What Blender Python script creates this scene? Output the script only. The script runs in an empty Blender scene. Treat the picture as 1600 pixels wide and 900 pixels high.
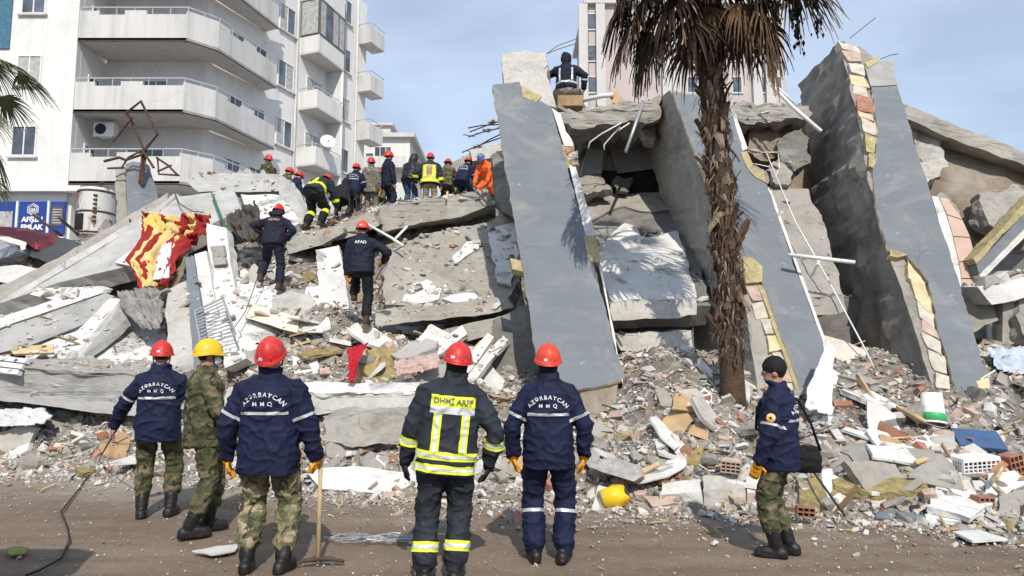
import bpy, bmesh, math, random
import numpy as np
from mathutils import Vector, Matrix, noise
from mathutils.geometry import tessellate_polygon
from mathutils.bvhtree import BVHTree
R = math.radians
random.seed(7)
SC = bpy.context.scene
COL = SC.collection

# ------------------------------------------------------------------ camera, sky, sun, exposure
CAM_H, PITCH, FPX = 1.65, R(5.67), 1067.0
cam_d = bpy.data.cameras.new('camera')
cam_d.lens = 24.0; cam_d.sensor_width = 36.0; cam_d.clip_start = 0.1; cam_d.clip_end = 3000
cam = bpy.data.objects.new('camera', cam_d); COL.objects.link(cam)
cam.location = (0, 0, CAM_H); cam.rotation_euler = (R(90) + PITCH, 0, 0)
SC.camera = cam

SUN_EL, SUN_AZ = R(43), R(-9.5)     # light travels towards +Y, turned a little to the left
w = bpy.data.worlds.new('World'); SC.world = w; w.use_nodes = True
nt = w.node_tree; nt.nodes.clear()
def wn(t, **k):
    n = nt.nodes.new(t)
    for a, b in k.items(): setattr(n, a, b)
    return n
sky = wn('ShaderNodeTexSky', sky_type='NISHITA')
sky.sun_disc = False; sky.sun_elevation = SUN_EL
sky.sun_rotation = R(180) + SUN_AZ * -1
sky.air_density = 1.0; sky.dust_density = 1.2; sky.ozone_density = 1.5; sky.altitude = 500
tc = wn('ShaderNodeTexCoord')
mp = wn('ShaderNodeMapping'); mp.inputs['Scale'].default_value = (1.0, 1.0, 3.2)
nz = wn('ShaderNodeTexNoise'); nz.inputs['Scale'].default_value = 2.3; nz.inputs['Detail'].default_value = 7; nz.inputs['Roughness'].default_value = 0.52; nz.inputs['Distortion'].default_value = 0.5
rp = wn('ShaderNodeValToRGB'); rp.color_ramp.elements[0].position = 0.36; rp.color_ramp.elements[1].position = 0.72
rp.color_ramp.elements[0].color = (0.56, 0.56, 0.56, 1); rp.color_ramp.elements[1].color = (0.95, 0.95, 0.95, 1)
mx = wn('ShaderNodeMix', data_type='RGBA')
mx.inputs['B'].default_value = (8.2, 10.0, 12.8, 1)
bg = wn('ShaderNodeBackground'); bg.inputs['Strength'].default_value = 0.093
out = wn('ShaderNodeOutputWorld')
L = nt.links.new
L(tc.outputs['Generated'], mp.inputs['Vector']); L(mp.outputs['Vector'], nz.inputs['Vector']); L(nz.outputs['Fac'], rp.inputs['Fac'])
L(rp.outputs['Color'], mx.inputs['Factor']); L(sky.outputs['Color'], mx.inputs['A']); L(mx.outputs['Result'], bg.inputs['Color']); L(bg.outputs['Background'], out.inputs['Surface'])

sd = bpy.data.lights.new('sun', 'SUN'); sd.energy = 4.5; sd.angle = R(0.53); sd.color = (1.0, 0.93, 0.83)
sun = bpy.data.objects.new('sun', sd); COL.objects.link(sun); sun.location = (5, -20, 30)
sun_dir = Vector((math.sin(SUN_AZ) * math.cos(SUN_EL), math.cos(SUN_AZ) * math.cos(SUN_EL), -math.sin(SUN_EL)))
sun.rotation_euler = sun_dir.to_track_quat('-Z', 'Y').to_euler()
SC.view_settings.view_transform = 'Standard'; SC.view_settings.look = 'None'
SC.view_settings.exposure = -0.06; SC.view_settings.gamma = 1.0; SC.view_settings.use_curve_mapping = False
SC.cycles.max_bounces = 6; SC.cycles.diffuse_bounces = 3; SC.cycles.transparent_max_bounces = 8
SC.cycles.use_denoising = True
SC.cycles.use_adaptive_sampling = True; SC.cycles.adaptive_threshold = 0.02

# ------------------------------------------------------------------ measuring: a photo pixel (1600x900) at a world depth
CP, SP = math.cos(PITCH), math.sin(PITCH)
def ray(px, py):
    xc, yc = (px - 800) / FPX, (450 - py) / FPX
    return Vector((xc, CP - yc * SP, SP + yc * CP))
def P(px, py, Y):
    d = ray(px, py); return Vector((0, 0, CAM_H)) + d * (Y / d.y)
def G(px, py, z=0.0):
    d = ray(px, py); return Vector((0, 0, CAM_H)) + d * ((z - CAM_H) / d.z)

# ------------------------------------------------------------------ objects
def base_shift(me):
    n = len(me.vertices)
    co = np.empty(n * 3, 'f'); me.vertices.foreach_get('co', co); co = co.reshape(-1, 3)
    lo, hi = co.min(0), co.max(0)
    b = Vector(((lo[0] + hi[0]) / 2, (lo[1] + hi[1]) / 2, lo[2]))
    me.transform(Matrix.Translation(-b)); return b
def mkobj(name, me, mats=None, parent=None, shift=None):
    if mats is not None:
        for m in (mats if isinstance(mats, (list, tuple)) else [mats]): me.materials.append(M[m] if isinstance(m, str) else m)
    o = bpy.data.objects.new(name, me); COL.objects.link(o)
    if parent is not None:
        o.parent = parent
        if shift is None and parent.get('_w'):           # vertices given in world space
            me.transform(Matrix.Translation(-wloc(parent)))
    elif shift is not False:
        o.location = base_shift(me); o['_w'] = 1
    return o
def wloc(o):
    v = Vector(o.location); p = o.parent
    while p is not None: v = v + Vector(p.location); p = p.parent
    return v
def tag(o, label, cat, group=None, kind=None):
    if label: o['label'] = label
    if cat: o['category'] = cat
    if group: o['group'] = group
    if kind: o['kind'] = kind
    return o
def thing(name, label, cat, loc=(0, 0, 0), rz=0, group=None, world=True):
    o = bpy.data.objects.new(name, None); COL.objects.link(o); o.empty_display_size = 0.2
    o.location = loc; o.rotation_euler = (0, 0, rz)
    if world: o['_w'] = 1
    return tag(o, label, cat, group)

class MB:
    """collects polygons; build() links them as one mesh"""
    def __init__(s): s.v = []; s.f = []; s.m = []
    def add(s, vs, fs, mi=0):
        o = len(s.v); s.v += [tuple(v) for v in vs]; s.f += [tuple(i + o for i in f) for f in fs]; s.m += [mi] * len(fs); return s
    def box(s, c, d, rot=None, mi=0, bev=0.0):
        x, y, z = d[0] / 2, d[1] / 2, d[2] / 2
        vs = [Vector((a * x, b * y, e * z)) for e in (-1, 1) for b in (-1, 1) for a in (-1, 1)]
        if rot is not None: vs = [rot @ v for v in vs]
        c = Vector(c)
        return s.add([v + c for v in vs], [(0, 2, 3, 1), (4, 5, 7, 6), (0, 1, 5, 4), (2, 6, 7, 3), (0, 4, 6, 2), (1, 3, 7, 5)], mi)
    def tube(s, pts, r, n=8, mi=0, cap=True):
        pts = [Vector(p) for p in pts]; k = len(pts)
        rs = r if isinstance(r, (list, tuple)) else [r] * k
        vs = []; ref = None
        for i, p in enumerate(pts):
            t = (pts[min(i + 1, k - 1)] - pts[max(i - 1, 0)]).normalized()
            if ref is None:
                ref = Vector((0, 0, 1)) if abs(t.z) < 0.9 else Vector((1, 0, 0))
            a = (ref - t * ref.dot(t)).normalized(); b = t.cross(a); ref = a
            for j in range(n):
                q = 2 * math.pi * j / n
                vs.append(p + (a * math.cos(q) + b * math.sin(q)) * rs[i])
        fs = [(i * n + j, i * n + (j + 1) % n, (i + 1) * n + (j + 1) % n, (i + 1) * n + j) for i in range(k - 1) for j in range(n)]
        if cap: fs += [tuple(range(n - 1, -1, -1)), tuple(range((k - 1) * n, k * n))]
        return s.add(vs, fs, mi)
    def lathe(s, prof, n=24, c=(0, 0, 0), mi=0, rot=None):
        vs = []; c = Vector(c)
        for (r, z) in prof:
            for j in range(n):
                q = 2 * math.pi * j / n; v = Vector((r * math.cos(q), r * math.sin(q), z))
                vs.append((rot @ v if rot is not None else v) + c)
        k = len(prof)
        fs = [(i * n + j, i * n + (j + 1) % n, (i + 1) * n + (j + 1) % n, (i + 1) * n + j) for i in range(k - 1) for j in range(n)]
        return s.add(vs, fs, mi)
    def mesh(s, name='m', smooth=False):
        me = bpy.data.meshes.new(name); me.from_pydata(s.v, [], s.f)
        me.polygons.foreach_set('material_index', s.m)
        if smooth: me.polygons.foreach_set('use_smooth', [True] * len(s.f))
        me.update(); return me
    def build(s, name, mats, parent=None, smooth=False, shift=None):
        return mkobj(name, s.mesh(name, smooth), mats, parent, shift)

def rnd(a, b): return random.uniform(a, b)
def jag_loop(pts, seg, jag, n, sd=0):
    """subdivide a closed polygon and make its outline uneven inside its own plane"""
    o = []; k = len(pts); u = (pts[1] - pts[0]).normalized(); v = n.cross(u)
    for i in range(k):
        a, b = pts[i], pts[(i + 1) % k]; m = max(1, int((b - a).length / seg))
        t = (b - a).normalized(); pr = n.cross(t)
        for j in range(m):
            p = a.lerp(b, j / m)
            if jag > 0:
                e = jag * (0.35 if j == 0 else 1.0)
                q = p * 2.3 + Vector((sd, sd * 1.7, 0))
                p = p + pr * (noise.noise(q) * 1.3 + noise.noise(q * 4.1) * .7) * e + t * rnd(-.3, .3) * e
            o.append(p)
    return o
def slab(name, pts, ext, mats, parent=None, seg=0.14, jag=0.02, rows=2, rough=0.02, face_mi=0, side_mi=0, back_mi=0, build=True, relief=None):
    """a thick plate: front outline pts (world), extruded along ext; broken, uneven rim.  mats: list; mi choose face/rim material"""
    pts = [Vector(p) for p in pts]; ext = Vector(ext)
    n = Vector((0, 0, 0))
    for i in range(len(pts)): n += pts[i].cross(pts[(i + 1) % len(pts)])
    n.normalize()
    if n.dot(ext) > 0: pts = pts[::-1]; n = -n
    sd = rnd(0, 50)
    lp = jag_loop(pts, seg, jag, n, sd); k = len(lp)
    vs = []
    for r in range(rows + 1):
        f = r / rows
        for i, p in enumerate(lp):
            q = p + ext * f
            if 0 < r:
                pv, nx = lp[i - 1], lp[(i + 1) % k]; t = (nx - pv)
                t = t.normalized() if t.length > 1e-6 else Vector((1, 0, 0)); o = t.cross(n)
                q = q + o * (noise.noise(q * 5 + Vector((sd, 0, 0))) * rough * 1.6) + ext.normalized() * (noise.noise(q * 6) * rough if r < rows else 0)
            vs.append(q)
    fs = []; mi = []
    tri = tessellate_polygon([lp])
    def orient(t, want):
        a, b, c = (vs[i] for i in t); return t if (b - a).cross(c - a).dot(want) > 0 else t[::-1]
    for t in tri: fs.append(orient(t, n)); mi.append(face_mi)
    for t in tri: fs.append(orient(tuple(i + rows * k for i in t), -n)); mi.append(back_mi)
    for r in range(rows):
        for i in range(k):
            j = (i + 1) % k; fs.append((r * k + i, (r + 1) * k + i, (r + 1) * k + j, r * k + j)); mi.append(side_mi)
    b = MB(); b.v = [tuple(v) for v in vs]; b.f = fs; b.m = mi
    me = b.mesh(name)
    if relief is None: relief = .028 if (mats[0] in ('concrete', 'dust', 'rim', 'concrete_brown', 'concrete_dark', 'concrete_pale')) else (.012 if mats[0] in ('plaster', 'plaster_clean', 'plaster_worn', 'plaster_bit', 'insulation', 'insulation_dirty', 'concrete_wall', 'grey_panel', 'grey_panel_lit') else (.005 if mats[0] in ('white_paint', 'grey_paint') and rows > 1 else 0))
    bm = bmesh.new(); bm.from_mesh(me)
    if relief:
        area = sum(f.calc_area() for f in bm.faces); lim = max(.09, math.sqrt(area / 900))
        for _ in range(5):
            es = [e for e in bm.edges if e.calc_length() > lim * 1.5]
            if not es: break
            bmesh.ops.subdivide_edges(bm, edges=es, cuts=1); bmesh.ops.triangulate(bm, faces=[f for f in bm.faces if len(f.verts) > 4])
        bm.normal_update()
        mv = []
        for v in bm.verts:
            q = v.co * 1.7 + Vector((sd, 0, 0)); a = noise.noise(q); b2 = noise.noise(q * 3.1); c2 = 1 - 2 * abs(noise.noise(q * 1.4 + Vector((9, 9, 9))))
            mv.append(v.normal * relief * (a * 1.1 + b2 * .7 + (c2 - .5) * .5 + noise.noise(q * 8) * .4))
        for v, d_ in zip(bm.verts, mv): v.co += d_
    bmesh.ops.recalc_face_normals(bm, faces=bm.faces); bm.to_mesh(me); bm.free()
    return mkobj(name, me, mats, parent) if build else me
def PP(seq, Y=None): return [P(*(q if len(q) == 3 else (q[0], q[1], Y))) for q in seq]

# ------------------------------------------------------------------ materials (all procedural)
M = {}
class NT:
    def __init__(s, name):
        m = bpy.data.materials.new(name); m.use_nodes = True; s.m = m; s.t = m.node_tree; s.t.nodes.clear()
        s.o = s.t.nodes.new('ShaderNodeOutputMaterial'); s.b = s.t.nodes.new('ShaderNodeBsdfPrincipled')
        s.L(s.b.outputs[0], s.o.inputs[0]); s.tc = s.t.nodes.new('ShaderNodeTexCoord'); M[name] = m
        g = s.t.nodes.new('ShaderNodeNewGeometry'); s.pos = g.outputs['Position']; s.rnd = g.outputs['Random Per Island']; s.obj = s.tc.outputs['Object']
        s.co = s.pos
    def L(s, a, b): s.t.links.new(a, b)
    def N(s, t, **k):
        n = s.t.nodes.new(t)
        for a, b in k.items(): setattr(n, a, b)
        return n
    def noise(s, sc, det=5, rough=.55, dist=0, vec=None, scale=None):
        n = s.N('ShaderNodeTexNoise'); n.inputs['Scale'].default_value = sc; n.inputs['Detail'].default_value = det; n.inputs['Roughness'].default_value = rough; n.inputs['Distortion'].default_value = dist
        v = vec or s.co
        if scale:
            mp = s.N('ShaderNodeMapping'); mp.inputs['Scale'].default_value = scale; s.L(v, mp.inputs['Vector']); v = mp.outputs['Vector']
        s.L(v, n.inputs['Vector']); return n.outputs['Fac']
    def ramp(s, fac, stops, interp='LINEAR'):
        n = s.N('ShaderNodeValToRGB'); cr = n.color_ramp; cr.interpolation = interp
        while len(cr.elements) < len(stops): cr.elements.new(0.5)
        for e, (p, c) in zip(cr.elements, stops):
            e.position = p; e.color = (*(c if isinstance(c, tuple) else (c, c, c)), 1)
        s.L(fac, n.inputs['Fac']); return n.outputs['Color']
    def mix(s, f, a, b, mode='MIX'):
        n = s.N('ShaderNodeMix', data_type='RGBA', blend_type=mode)
        for k, v in (('Factor', f), ('A', a), ('B', b)):
            if hasattr(v, 'is_linked') or hasattr(v, 'links'): s.L(v, n.inputs[k])
            else: n.inputs[k].default_value = v if k == 'Factor' else (*v, 1)
        return n.outputs['Result']
    def bump(s, h, st=.4, d=.02):
        n = s.N('ShaderNodeBump'); n.inputs['Strength'].default_value = st; n.inputs['Distance'].default_value = d
        s.L(h, n.inputs['Height']); s.L(n.outputs['Normal'], s.b.inputs['Normal'])
    def col(s, c):
        if isinstance(c, tuple): s.b.inputs['Base Color'].default_value = (*c, 1)
        else: s.L(c, s.b.inputs['Base Color'])
    def fin(s, rough=.85, metal=0, spec=.3):
        s.b.inputs['Roughness'].default_value = rough; s.b.inputs['Metallic'].default_value = metal; s.b.inputs['Specular IOR Level'].default_value = spec
        return s.m
def cracks(s, sc, w=.012, thr=.5):
    """thin dark crack lines, present only in some places"""
    v = s.N('ShaderNodeTexVoronoi', feature='DISTANCE_TO_EDGE'); v.inputs['Scale'].default_value = sc
    ad = s.N('ShaderNodeVectorMath', operation='ADD'); nn = s.N('ShaderNodeTexNoise'); nn.inputs['Scale'].default_value = sc * 2.2; nn.inputs['Detail'].default_value = 5
    s.L(s.co, nn.inputs['Vector']); s.L(s.co, ad.inputs[0]); sb = s.N('ShaderNodeVectorMath', operation='SCALE'); s.L(nn.outputs['Color'], sb.inputs[0]); sb.inputs['Scale'].default_value = .5 / sc; s.L(sb.outputs[0], ad.inputs[1]); s.L(ad.outputs[0], v.inputs['Vector'])
    a = s.ramp(v.outputs['Distance'], [(0, 1.), (w, 0.)]); b = s.ramp(s.noise(sc * .9, 3), [(thr, 0.), (thr + .06, 1.)]); return s.mix(1.0, a, b, 'MULTIPLY')
def concrete(name, c, dark=.55, light=1.25, sc=1.4, bump=.5, bd=.02, stain=None):
    s = NT(name); c = Vector(c)
    n1 = s.noise(sc, 8, .62, .4); n2 = s.noise(sc * 9, 5, .6)
    a = s.ramp(n1, [(.28, tuple(c * dark)), (.5, tuple(c)), (.75, tuple(c * light))])
    b = s.mix(.35, a, s.ramp(n2, [(.3, tuple(c * dark)), (.7, tuple(c * light))]))
    if stain:
        b = s.mix(s.ramp(s.noise(sc * .7, 6, .6, .8, scale=(1, 1, .5)), [(.45, 0.), (.62, .85)]), b, stain)
    b = s.mix(s.ramp(s.noise(sc * .45, 7, .65, .6), [(.5, 0.), (.68, .55)]), b, (.43, .41, .375))
    ck = cracks(s, 1.3, .007, .53); b = s.mix(ck, b, tuple(c * .4))
    s.col(b); s.bump(s.mix(.5, s.noise(sc * 7, 8, .68), s.noise(sc * 38, 4, .6)), bump, bd); return s.fin(.92, 0, .2)
def plain(name, c, rough=.7, var=.25, sc=3, metal=0, bump=.15, spec=.3, obj=False, bs=25, bd=.01):
    s = NT(name); c = Vector(c)
    if obj: s.co = s.obj
    s.col(s.ramp(s.noise(sc, 6, .6, .3), [(.3, tuple(c * (1 - var))), (.7, tuple(c * (1 + var)))]))
    s.bump(s.noise(bs, 5, .6), bump, bd); return s.fin(rough, metal, spec)
def peel(name, top, under, sc=.9, thr=.5, w=.02, bump=.6, dirt=.3):
    """plaster or paint (top) broken away in patches over another layer (under)"""
    s = NT(name); top, under = Vector(top), Vector(under)
    n = s.noise(sc, 9, .6, .5); f = s.ramp(n, [(thr - w, 0.), (thr + w, 1.)])
    d = s.noise(sc * 2.5, 7, .65); d2 = s.noise(sc * 14, 4)
    t = s.ramp(d, [(.25, tuple(top * (1 - dirt))), (.6, tuple(top))])
    u = s.ramp(d2, [(.3, tuple(under * .65)), (.7, tuple(under * 1.25))])
    k = s.mix(f, t, u); k = s.mix(s.ramp(s.noise(sc * 1.3, 8, .7, 1.0), [(.52, 0.), (.72, .6)]), k, (.30, .275, .24)); k = s.mix(cracks(s, 1.6, .008, .52), k, (.16, .15, .14))
    k = s.mix(s.ramp(s.noise(70, 3, .6), [(.62, 0.), (.68, .35)]), k, (.2, .19, .17))
    s.col(k); s.bump(s.mix(.35, s.ramp(f, [(0, 1.), (1, .0)]), s.noise(sc * 22, 6, .65)), bump, .025); return s.fin(.9, 0, .2)

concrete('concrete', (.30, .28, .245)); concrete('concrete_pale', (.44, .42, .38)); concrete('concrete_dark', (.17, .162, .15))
concrete('concrete_wall', (.26, .24, .212), .6, 1.45, .9, .5, .02, stain=(.125, .11, .093))
concrete('concrete_brown', (.26, .215, .165), .6, 1.3, 1.1, .7, .04, stain=(.16, .12, .085))
concrete('rim', (.31, .29, .26), .45, 1.3, 3.0, 1.0, .05)
concrete('dust', (.36, .335, .30), .6, 1.25, 2.5, .8, .04)
peel('plaster', (.66, .65, .625), (.33, .32, .30), .8, .56); peel('plaster_worn', (.64, .63, .60), (.33, .32, .30), .9, .50)
peel('plaster_clean', (.68, .67, .645), (.38, .37, .35), .8, .60, dirt=.25)
peel('beige_wall', (.50, .455, .37), (.33, .31, .28), .7, .62)
def paint_grey():
    s = NT('grey_paint'); c = Vector((.155, .172, .190))
    a = s.noise(1.3, 6, .6, .2); b = s.noise(2.2, 6, .6, 0, scale=(.35, .35, 3.5))
    k = s.mix(.5, s.ramp(a, [(.3, tuple(c * .86)), (.7, tuple(c * 1.12))]), s.ramp(b, [(.3, tuple(c * .86)), (.7, tuple(c * 1.13))]))
    sp = s.ramp(s.noise(5, 7, .75), [(.64, 0.), (.67, .75)])
    k = s.mix(sp, k, (.38, .375, .36))
    k = s.mix(s.ramp(s.noise(1.1, 8, .7, 1.2), [(.50, 0.), (.74, .65)]), k, (.30, .29, .27))
    k = s.mix(s.ramp(s.noise(1.6, 7, .7, .3, scale=(2.2, 2.2, .14)), [(.56, 0.), (.70, .45)]), k, (.13, .135, .14))
    k = s.mix(cracks(s, .8, .006, .52), k, (.09, .09, .09)); s.col(k); s.bump(s.mix(.5, s.noise(55, 3), s.noise(9, 5, scale=(.3, .3, 2.5))), .3, .012); return s.fin(.75, 0, .3)
paint_grey()
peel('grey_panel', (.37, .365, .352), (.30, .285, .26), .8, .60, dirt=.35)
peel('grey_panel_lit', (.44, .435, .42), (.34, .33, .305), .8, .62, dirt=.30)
peel('white_paint', (.67, .66, .635), (.40, .385, .36), 1.3, .64, dirt=.28)
plain('brick', (.33, .165, .11), .9, .3, 6, bump=.6); plain('brick_pale', (.44, .33, .27), .9, .25, 6, bump=.6)
plain('mortar', (.50, .46, .39), .95, .25, 8, bump=.7, bd=.02)
plain('insulation', (.41, .345, .19), .95, .3, 7, bump=.9, bd=.04)
plain('block', (.56, .46, .29), .95, .2, 6, bump=.5)
plain('wood', (.33, .22, .12), .75, .3, 5, bump=.3); plain('wood_pale', (.50, .38, .22), .75, .25, 5, bump=.3); plain('wood_red', (.22, .08, .045), .6, .3, 5)
plain('steel', (.42, .43, .44), .45, .2, 6, .6); plain('rebar', (.10, .07, .055), .8, .4, 12, .4); plain('rust', (.085, .048, .033), .85, .4, 9)
plain('white_metal', (.72, .72, .71), .45, .1, 5); plain('dark', (.03, .03, .032), .8, .3, 6); plain('char_and_shade', (.022, .02, .019), .95, .5, 6, bump=.7)  # the last near-black also stands for shade in a slot and in brick holes
plain('black_sheet', (.05, .052, .055), .5, .3, 5); plain('red_sheet', (.24, .035, .05), .6, .3, 7)
plain('plastic_white', (.78, .78, .77), .4, .06, 6, bump=.05); plain('plastic_yellow', (.78, .50, .02), .4, .08, 6, bump=.05)
plain('plastic_blue', (.05, .10, .20), .5, .15, 6, bump=.05); plain('plastic_green', (.06, .38, .14), .45, .1, 6, bump=.05)
plain('tile_beige', (.55, .50, .43), .5, .12, 4); plain('cardboard', (.42, .29, .16), .9, .15, 6, bump=.3)
# ------------------------------------------------------------------ ground and rubble terrain
def dust_f(s, v):
    r = s.N('ShaderNodeMapRange'); r.inputs['From Min'].default_value = 8.6; r.inputs['From Max'].default_value = 10.4; r.inputs['To Max'].default_value = .75; s.L(v, r.inputs['Value']); return r.outputs[0]
def ground_mat():
    s = NT('dirt')
    a = s.noise(.55, 8, .62, .6); b = s.noise(7, 7, .65); c = s.noise(1.0, 6, .6, .3, scale=(.25, 2.2, 1))
    k = s.ramp(a, [(.3, (.145, .103, .074)), (.52, (.195, .143, .104)), (.72, (.25, .192, .145))])
    k = s.mix(.45, k, s.ramp(b, [(.3, (.11, .077, .054)), (.5, (.18, .132, .096)), (.72, (.27, .215, .168))]))
    k = s.mix(.4, k, s.ramp(c, [(.35, (.095, .072, .054)), (.65, (.22, .18, .142))]))
    v = s.N('ShaderNodeTexVoronoi'); v.inputs['Scale'].default_value = 26; v.inputs['Randomness'].default_value = 1; s.L(s.co, v.inputs['Vector'])
    peb = s.ramp(v.outputs['Distance'], [(.10, 1.), (.16, 0.)])
    k2 = s.mix(peb, k, s.ramp(s.noise(9, 2), [(.35, (.18, .15, .12)), (.5, (.36, .31, .27)), (.6, (.62, .58, .54))]))
    sx = s.N('ShaderNodeSeparateXYZ'); s.L(s.co, sx.inputs[0]); ma = s.N('ShaderNodeMath', operation='MULTIPLY_ADD'); s.L(sx.outputs[0], ma.inputs[0]); ma.inputs[1].default_value = .19; s.L(sx.outputs[1], ma.inputs[2])
    mb = s.N('ShaderNodeMath', operation='MULTIPLY_ADD'); s.L(s.noise(1.4, 8, .7, .6), mb.inputs[0]); mb.inputs[1].default_value = 3.4; s.L(ma.outputs[0], mb.inputs[2])
    k2 = s.mix(s.ramp(s.N('ShaderNodeMath').outputs[0] if False else mb.outputs[0], [(0, 0.), (1, 1.)]) if False else dust_f(s, mb.outputs[0]), k2, (.37, .335, .295))
    s.col(k2)
    s.bump(s.mix(.5, s.noise(14, 9, .7), s.mix(.5, peb, c)), .45, .02); s.fin(.95, 0, .15)
ground_mat()
def axis(lo, hi, fl, fh, st):
    a = list(np.arange(fl, fh, st)); l, x, d = [], fl, st
    while x > lo: d *= 1.35; x -= d; l.append(x)
    u, x, d = [], a[-1], st
    while x < hi: d *= 1.35; x += d; u.append(x)
    return np.array(l[::-1] + a + u)
def grid_mesh(name, xs, ys, zf):
    X, Y = np.meshgrid(xs, ys); Z = zf(X, Y)
    v = np.stack([X.ravel(), Y.ravel(), Z.ravel()], 1); nx, ny = len(xs), len(ys)
    i = (np.arange(ny - 1)[:, None] * nx + np.arange(nx - 1)[None]).ravel()
    f = np.stack([i, i + 1, i + 1 + nx, i + nx], 1)
    me = bpy.data.meshes.new(name); me.from_pydata(v.tolist(), [], f.tolist()); me.polygons.foreach_set('use_smooth', [True] * len(f)); me.update(); return me
def nz2(X, Y, s, seed=0.0):
    f = np.vectorize(lambda a, b: noise.noise(Vector((a * s + seed, b * s, seed)))); return f(X, Y)
def gz(X, Y):
    near = (abs(X) < 14) & (Y > 1) & (Y < 12)
    z = np.full(X.shape, -.012)
    z[near] = -.012 + .011 * nz2(X[near], Y[near], .9) + .007 * nz2(X[near], Y[near] * 3, .6, 5) + .005 * nz2(X[near], Y[near], 5)
    for yc, dp, ph in ((4.75, .02, 0), (5.5, .016, 2), (6.35, .022, 4), (7.1, .018, 6)):
        yy = yc + .12 * np.sin(X * .35 + ph) + .05 * X * .3; z -= np.where(near, dp * np.exp(-((Y - yy) / .11) ** 2) * (.7 + .3 * np.sin(X * 22)) - dp * .45 * np.exp(-((np.abs(Y - yy) - .2) / .07) ** 2), 0)
    return z
g = mkobj('ground', grid_mesh('ground', axis(-900, 900, -9, 9, .12), axis(-60, 1500, 3, 11, .12), gz), 'dirt', shift=False); g['kind'] = 'structure'

CTRL = []
fr = [(-150, 742), (0, 742), (150, 742), (300, 746), (450, 765), (600, 775), (750, 785), (900, 795), (1050, 800), (1200, 803), (1350, 815), (1500, 825), (1600, 830), (1800, 840)]
for (x, y) in fr:
    p = G(x, y); CTRL.append((p.x, p.y, 0.0)); CTRL.append((p.x * .9, p.y - .9, -.30))
for q in [(-150, 690, 10.4), (0, 690, 10.3), (150, 682, 10.3), (300, 685, 10.0), (450, 705, 9.3), (600, 705, 9.2), (750, 690, 9.0), (900, 695, 8.6), (1050, 690, 8.3), (1200, 690, 8.2), (1350, 695, 8.2), (1500, 705, 8.0), (1600, 710, 8.0), (1800, 715, 8.0),
          (-150, 645, 11), (0, 645, 11), (150, 645, 11), (300, 640, 10.8), (450, 612, 10.8), (600, 605, 10.6), (750, 605, 10.2), (850, 672, 9.3), (935, 668, 9.2), (1012, 602, 9.2), (1100, 605, 9.1), (1200, 645, 8.9), (1330, 600, 9.1), (1410, 590, 9.4), (1560, 625, 8.9), (1640, 600, 9.3), (1800, 600, 9.5),
          (-150, 570, 12), (0, 570, 12), (150, 565, 12), (300, 560, 12), (450, 520, 11.9), (600, 545, 11.4), (700, 548, 11.5), (800, 615, 10.6), (1000, 552, 10.3), (1100, 565, 10.0), (1330, 545, 10.3), (1600, 545, 10.8), (1800, 540, 11.5),
          (-150, 520, 14), (0, 510, 14), (150, 500, 14), (300, 470, 13.5), (420, 455, 13.4), (520, 482, 12.5), (600, 530, 13), (700, 540, 13), (800, 545, 13), (1550, 500, 13), (1700, 490, 13),
          (0, 440, 17), (150, 415, 17), (250, 385, 17), (400, 400, 16), (470, 400, 16), (560, 470, 15.5), (650, 460, 16), (750, 460, 16), (1450, 400, 16), (1600, 380, 17), (1750, 380, 17),
          (-150, 420, 20), (0, 405, 20), (200, 360, 20), (300, 335, 20), (420, 340, 19.5), (480, 345, 18.5), (600, 332, 20.5), (700, 322, 20.5), (780, 300, 20.5), (1500, 300, 20), (1700, 320, 20)]:
    p = P(*q); CTRL.append(tuple(p))
for x, y, z in [(1.5, 12.5, 1.3), (3, 12.5, 1.3), (4.5, 12.5, 1.4), (1.5, 16, 1.5), (3, 16, 1.5), (5, 16, 1.8), (7.5, 13, 1.5), (2, 19, 3), (5, 19, 3), (8, 19, 3.5)] + [(x, 25, .2) for x in range(-24, 25, 4)] + [(x, 28, -.6) for x in range(-24, 25, 6)]: CTRL.append((x, y, z))
CT = np.array(CTRL)
def tps(r2): return 0.5 * r2 * np.log(r2 + 1e-9)
def fit(C, lam=.002):
    n = len(C); A = np.zeros((n + 3, n + 3)); d = ((C[:, None, :2] - C[None, :, :2]) ** 2).sum(2)
    A[:n, :n] = tps(d) + lam * np.eye(n); A[:n, n] = 1; A[:n, n + 1:] = C[:, :2]; A[n, :n] = 1; A[n + 1:, :n] = C[:, :2].T
    return np.linalg.solve(A, np.r_[C[:, 2], 0, 0, 0])
WT = fit(CT)
def hz(X, Y):
    X = np.asarray(X, float); Y = np.asarray(Y, float); s = X.shape; q = np.stack([X.ravel(), Y.ravel()], 1)
    d = ((q[:, None] - CT[None, :, :2]) ** 2).sum(2)
    return (tps(d) @ WT[:len(CT)] + WT[len(CT)] + q @ WT[len(CT) + 1:]).reshape(s)
def hz1(x, y): return float(hz(np.array([x]), np.array([y]))[0])
def mound_z(X, Y):
    Z = hz(X, Y)
    am = np.clip(Z * 2.2, 0, 1)
    Z = Z + am * (.14 * nz2(X, Y, 1.6, 3) + .12 * nz2(X, Y, 4.2, 9) + .05 * nz2(X, Y, 9, 1))
    edge = np.maximum(np.maximum(-19 - X, X - 17), 0); Z = Z - edge * 1.2
    return Z
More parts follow.
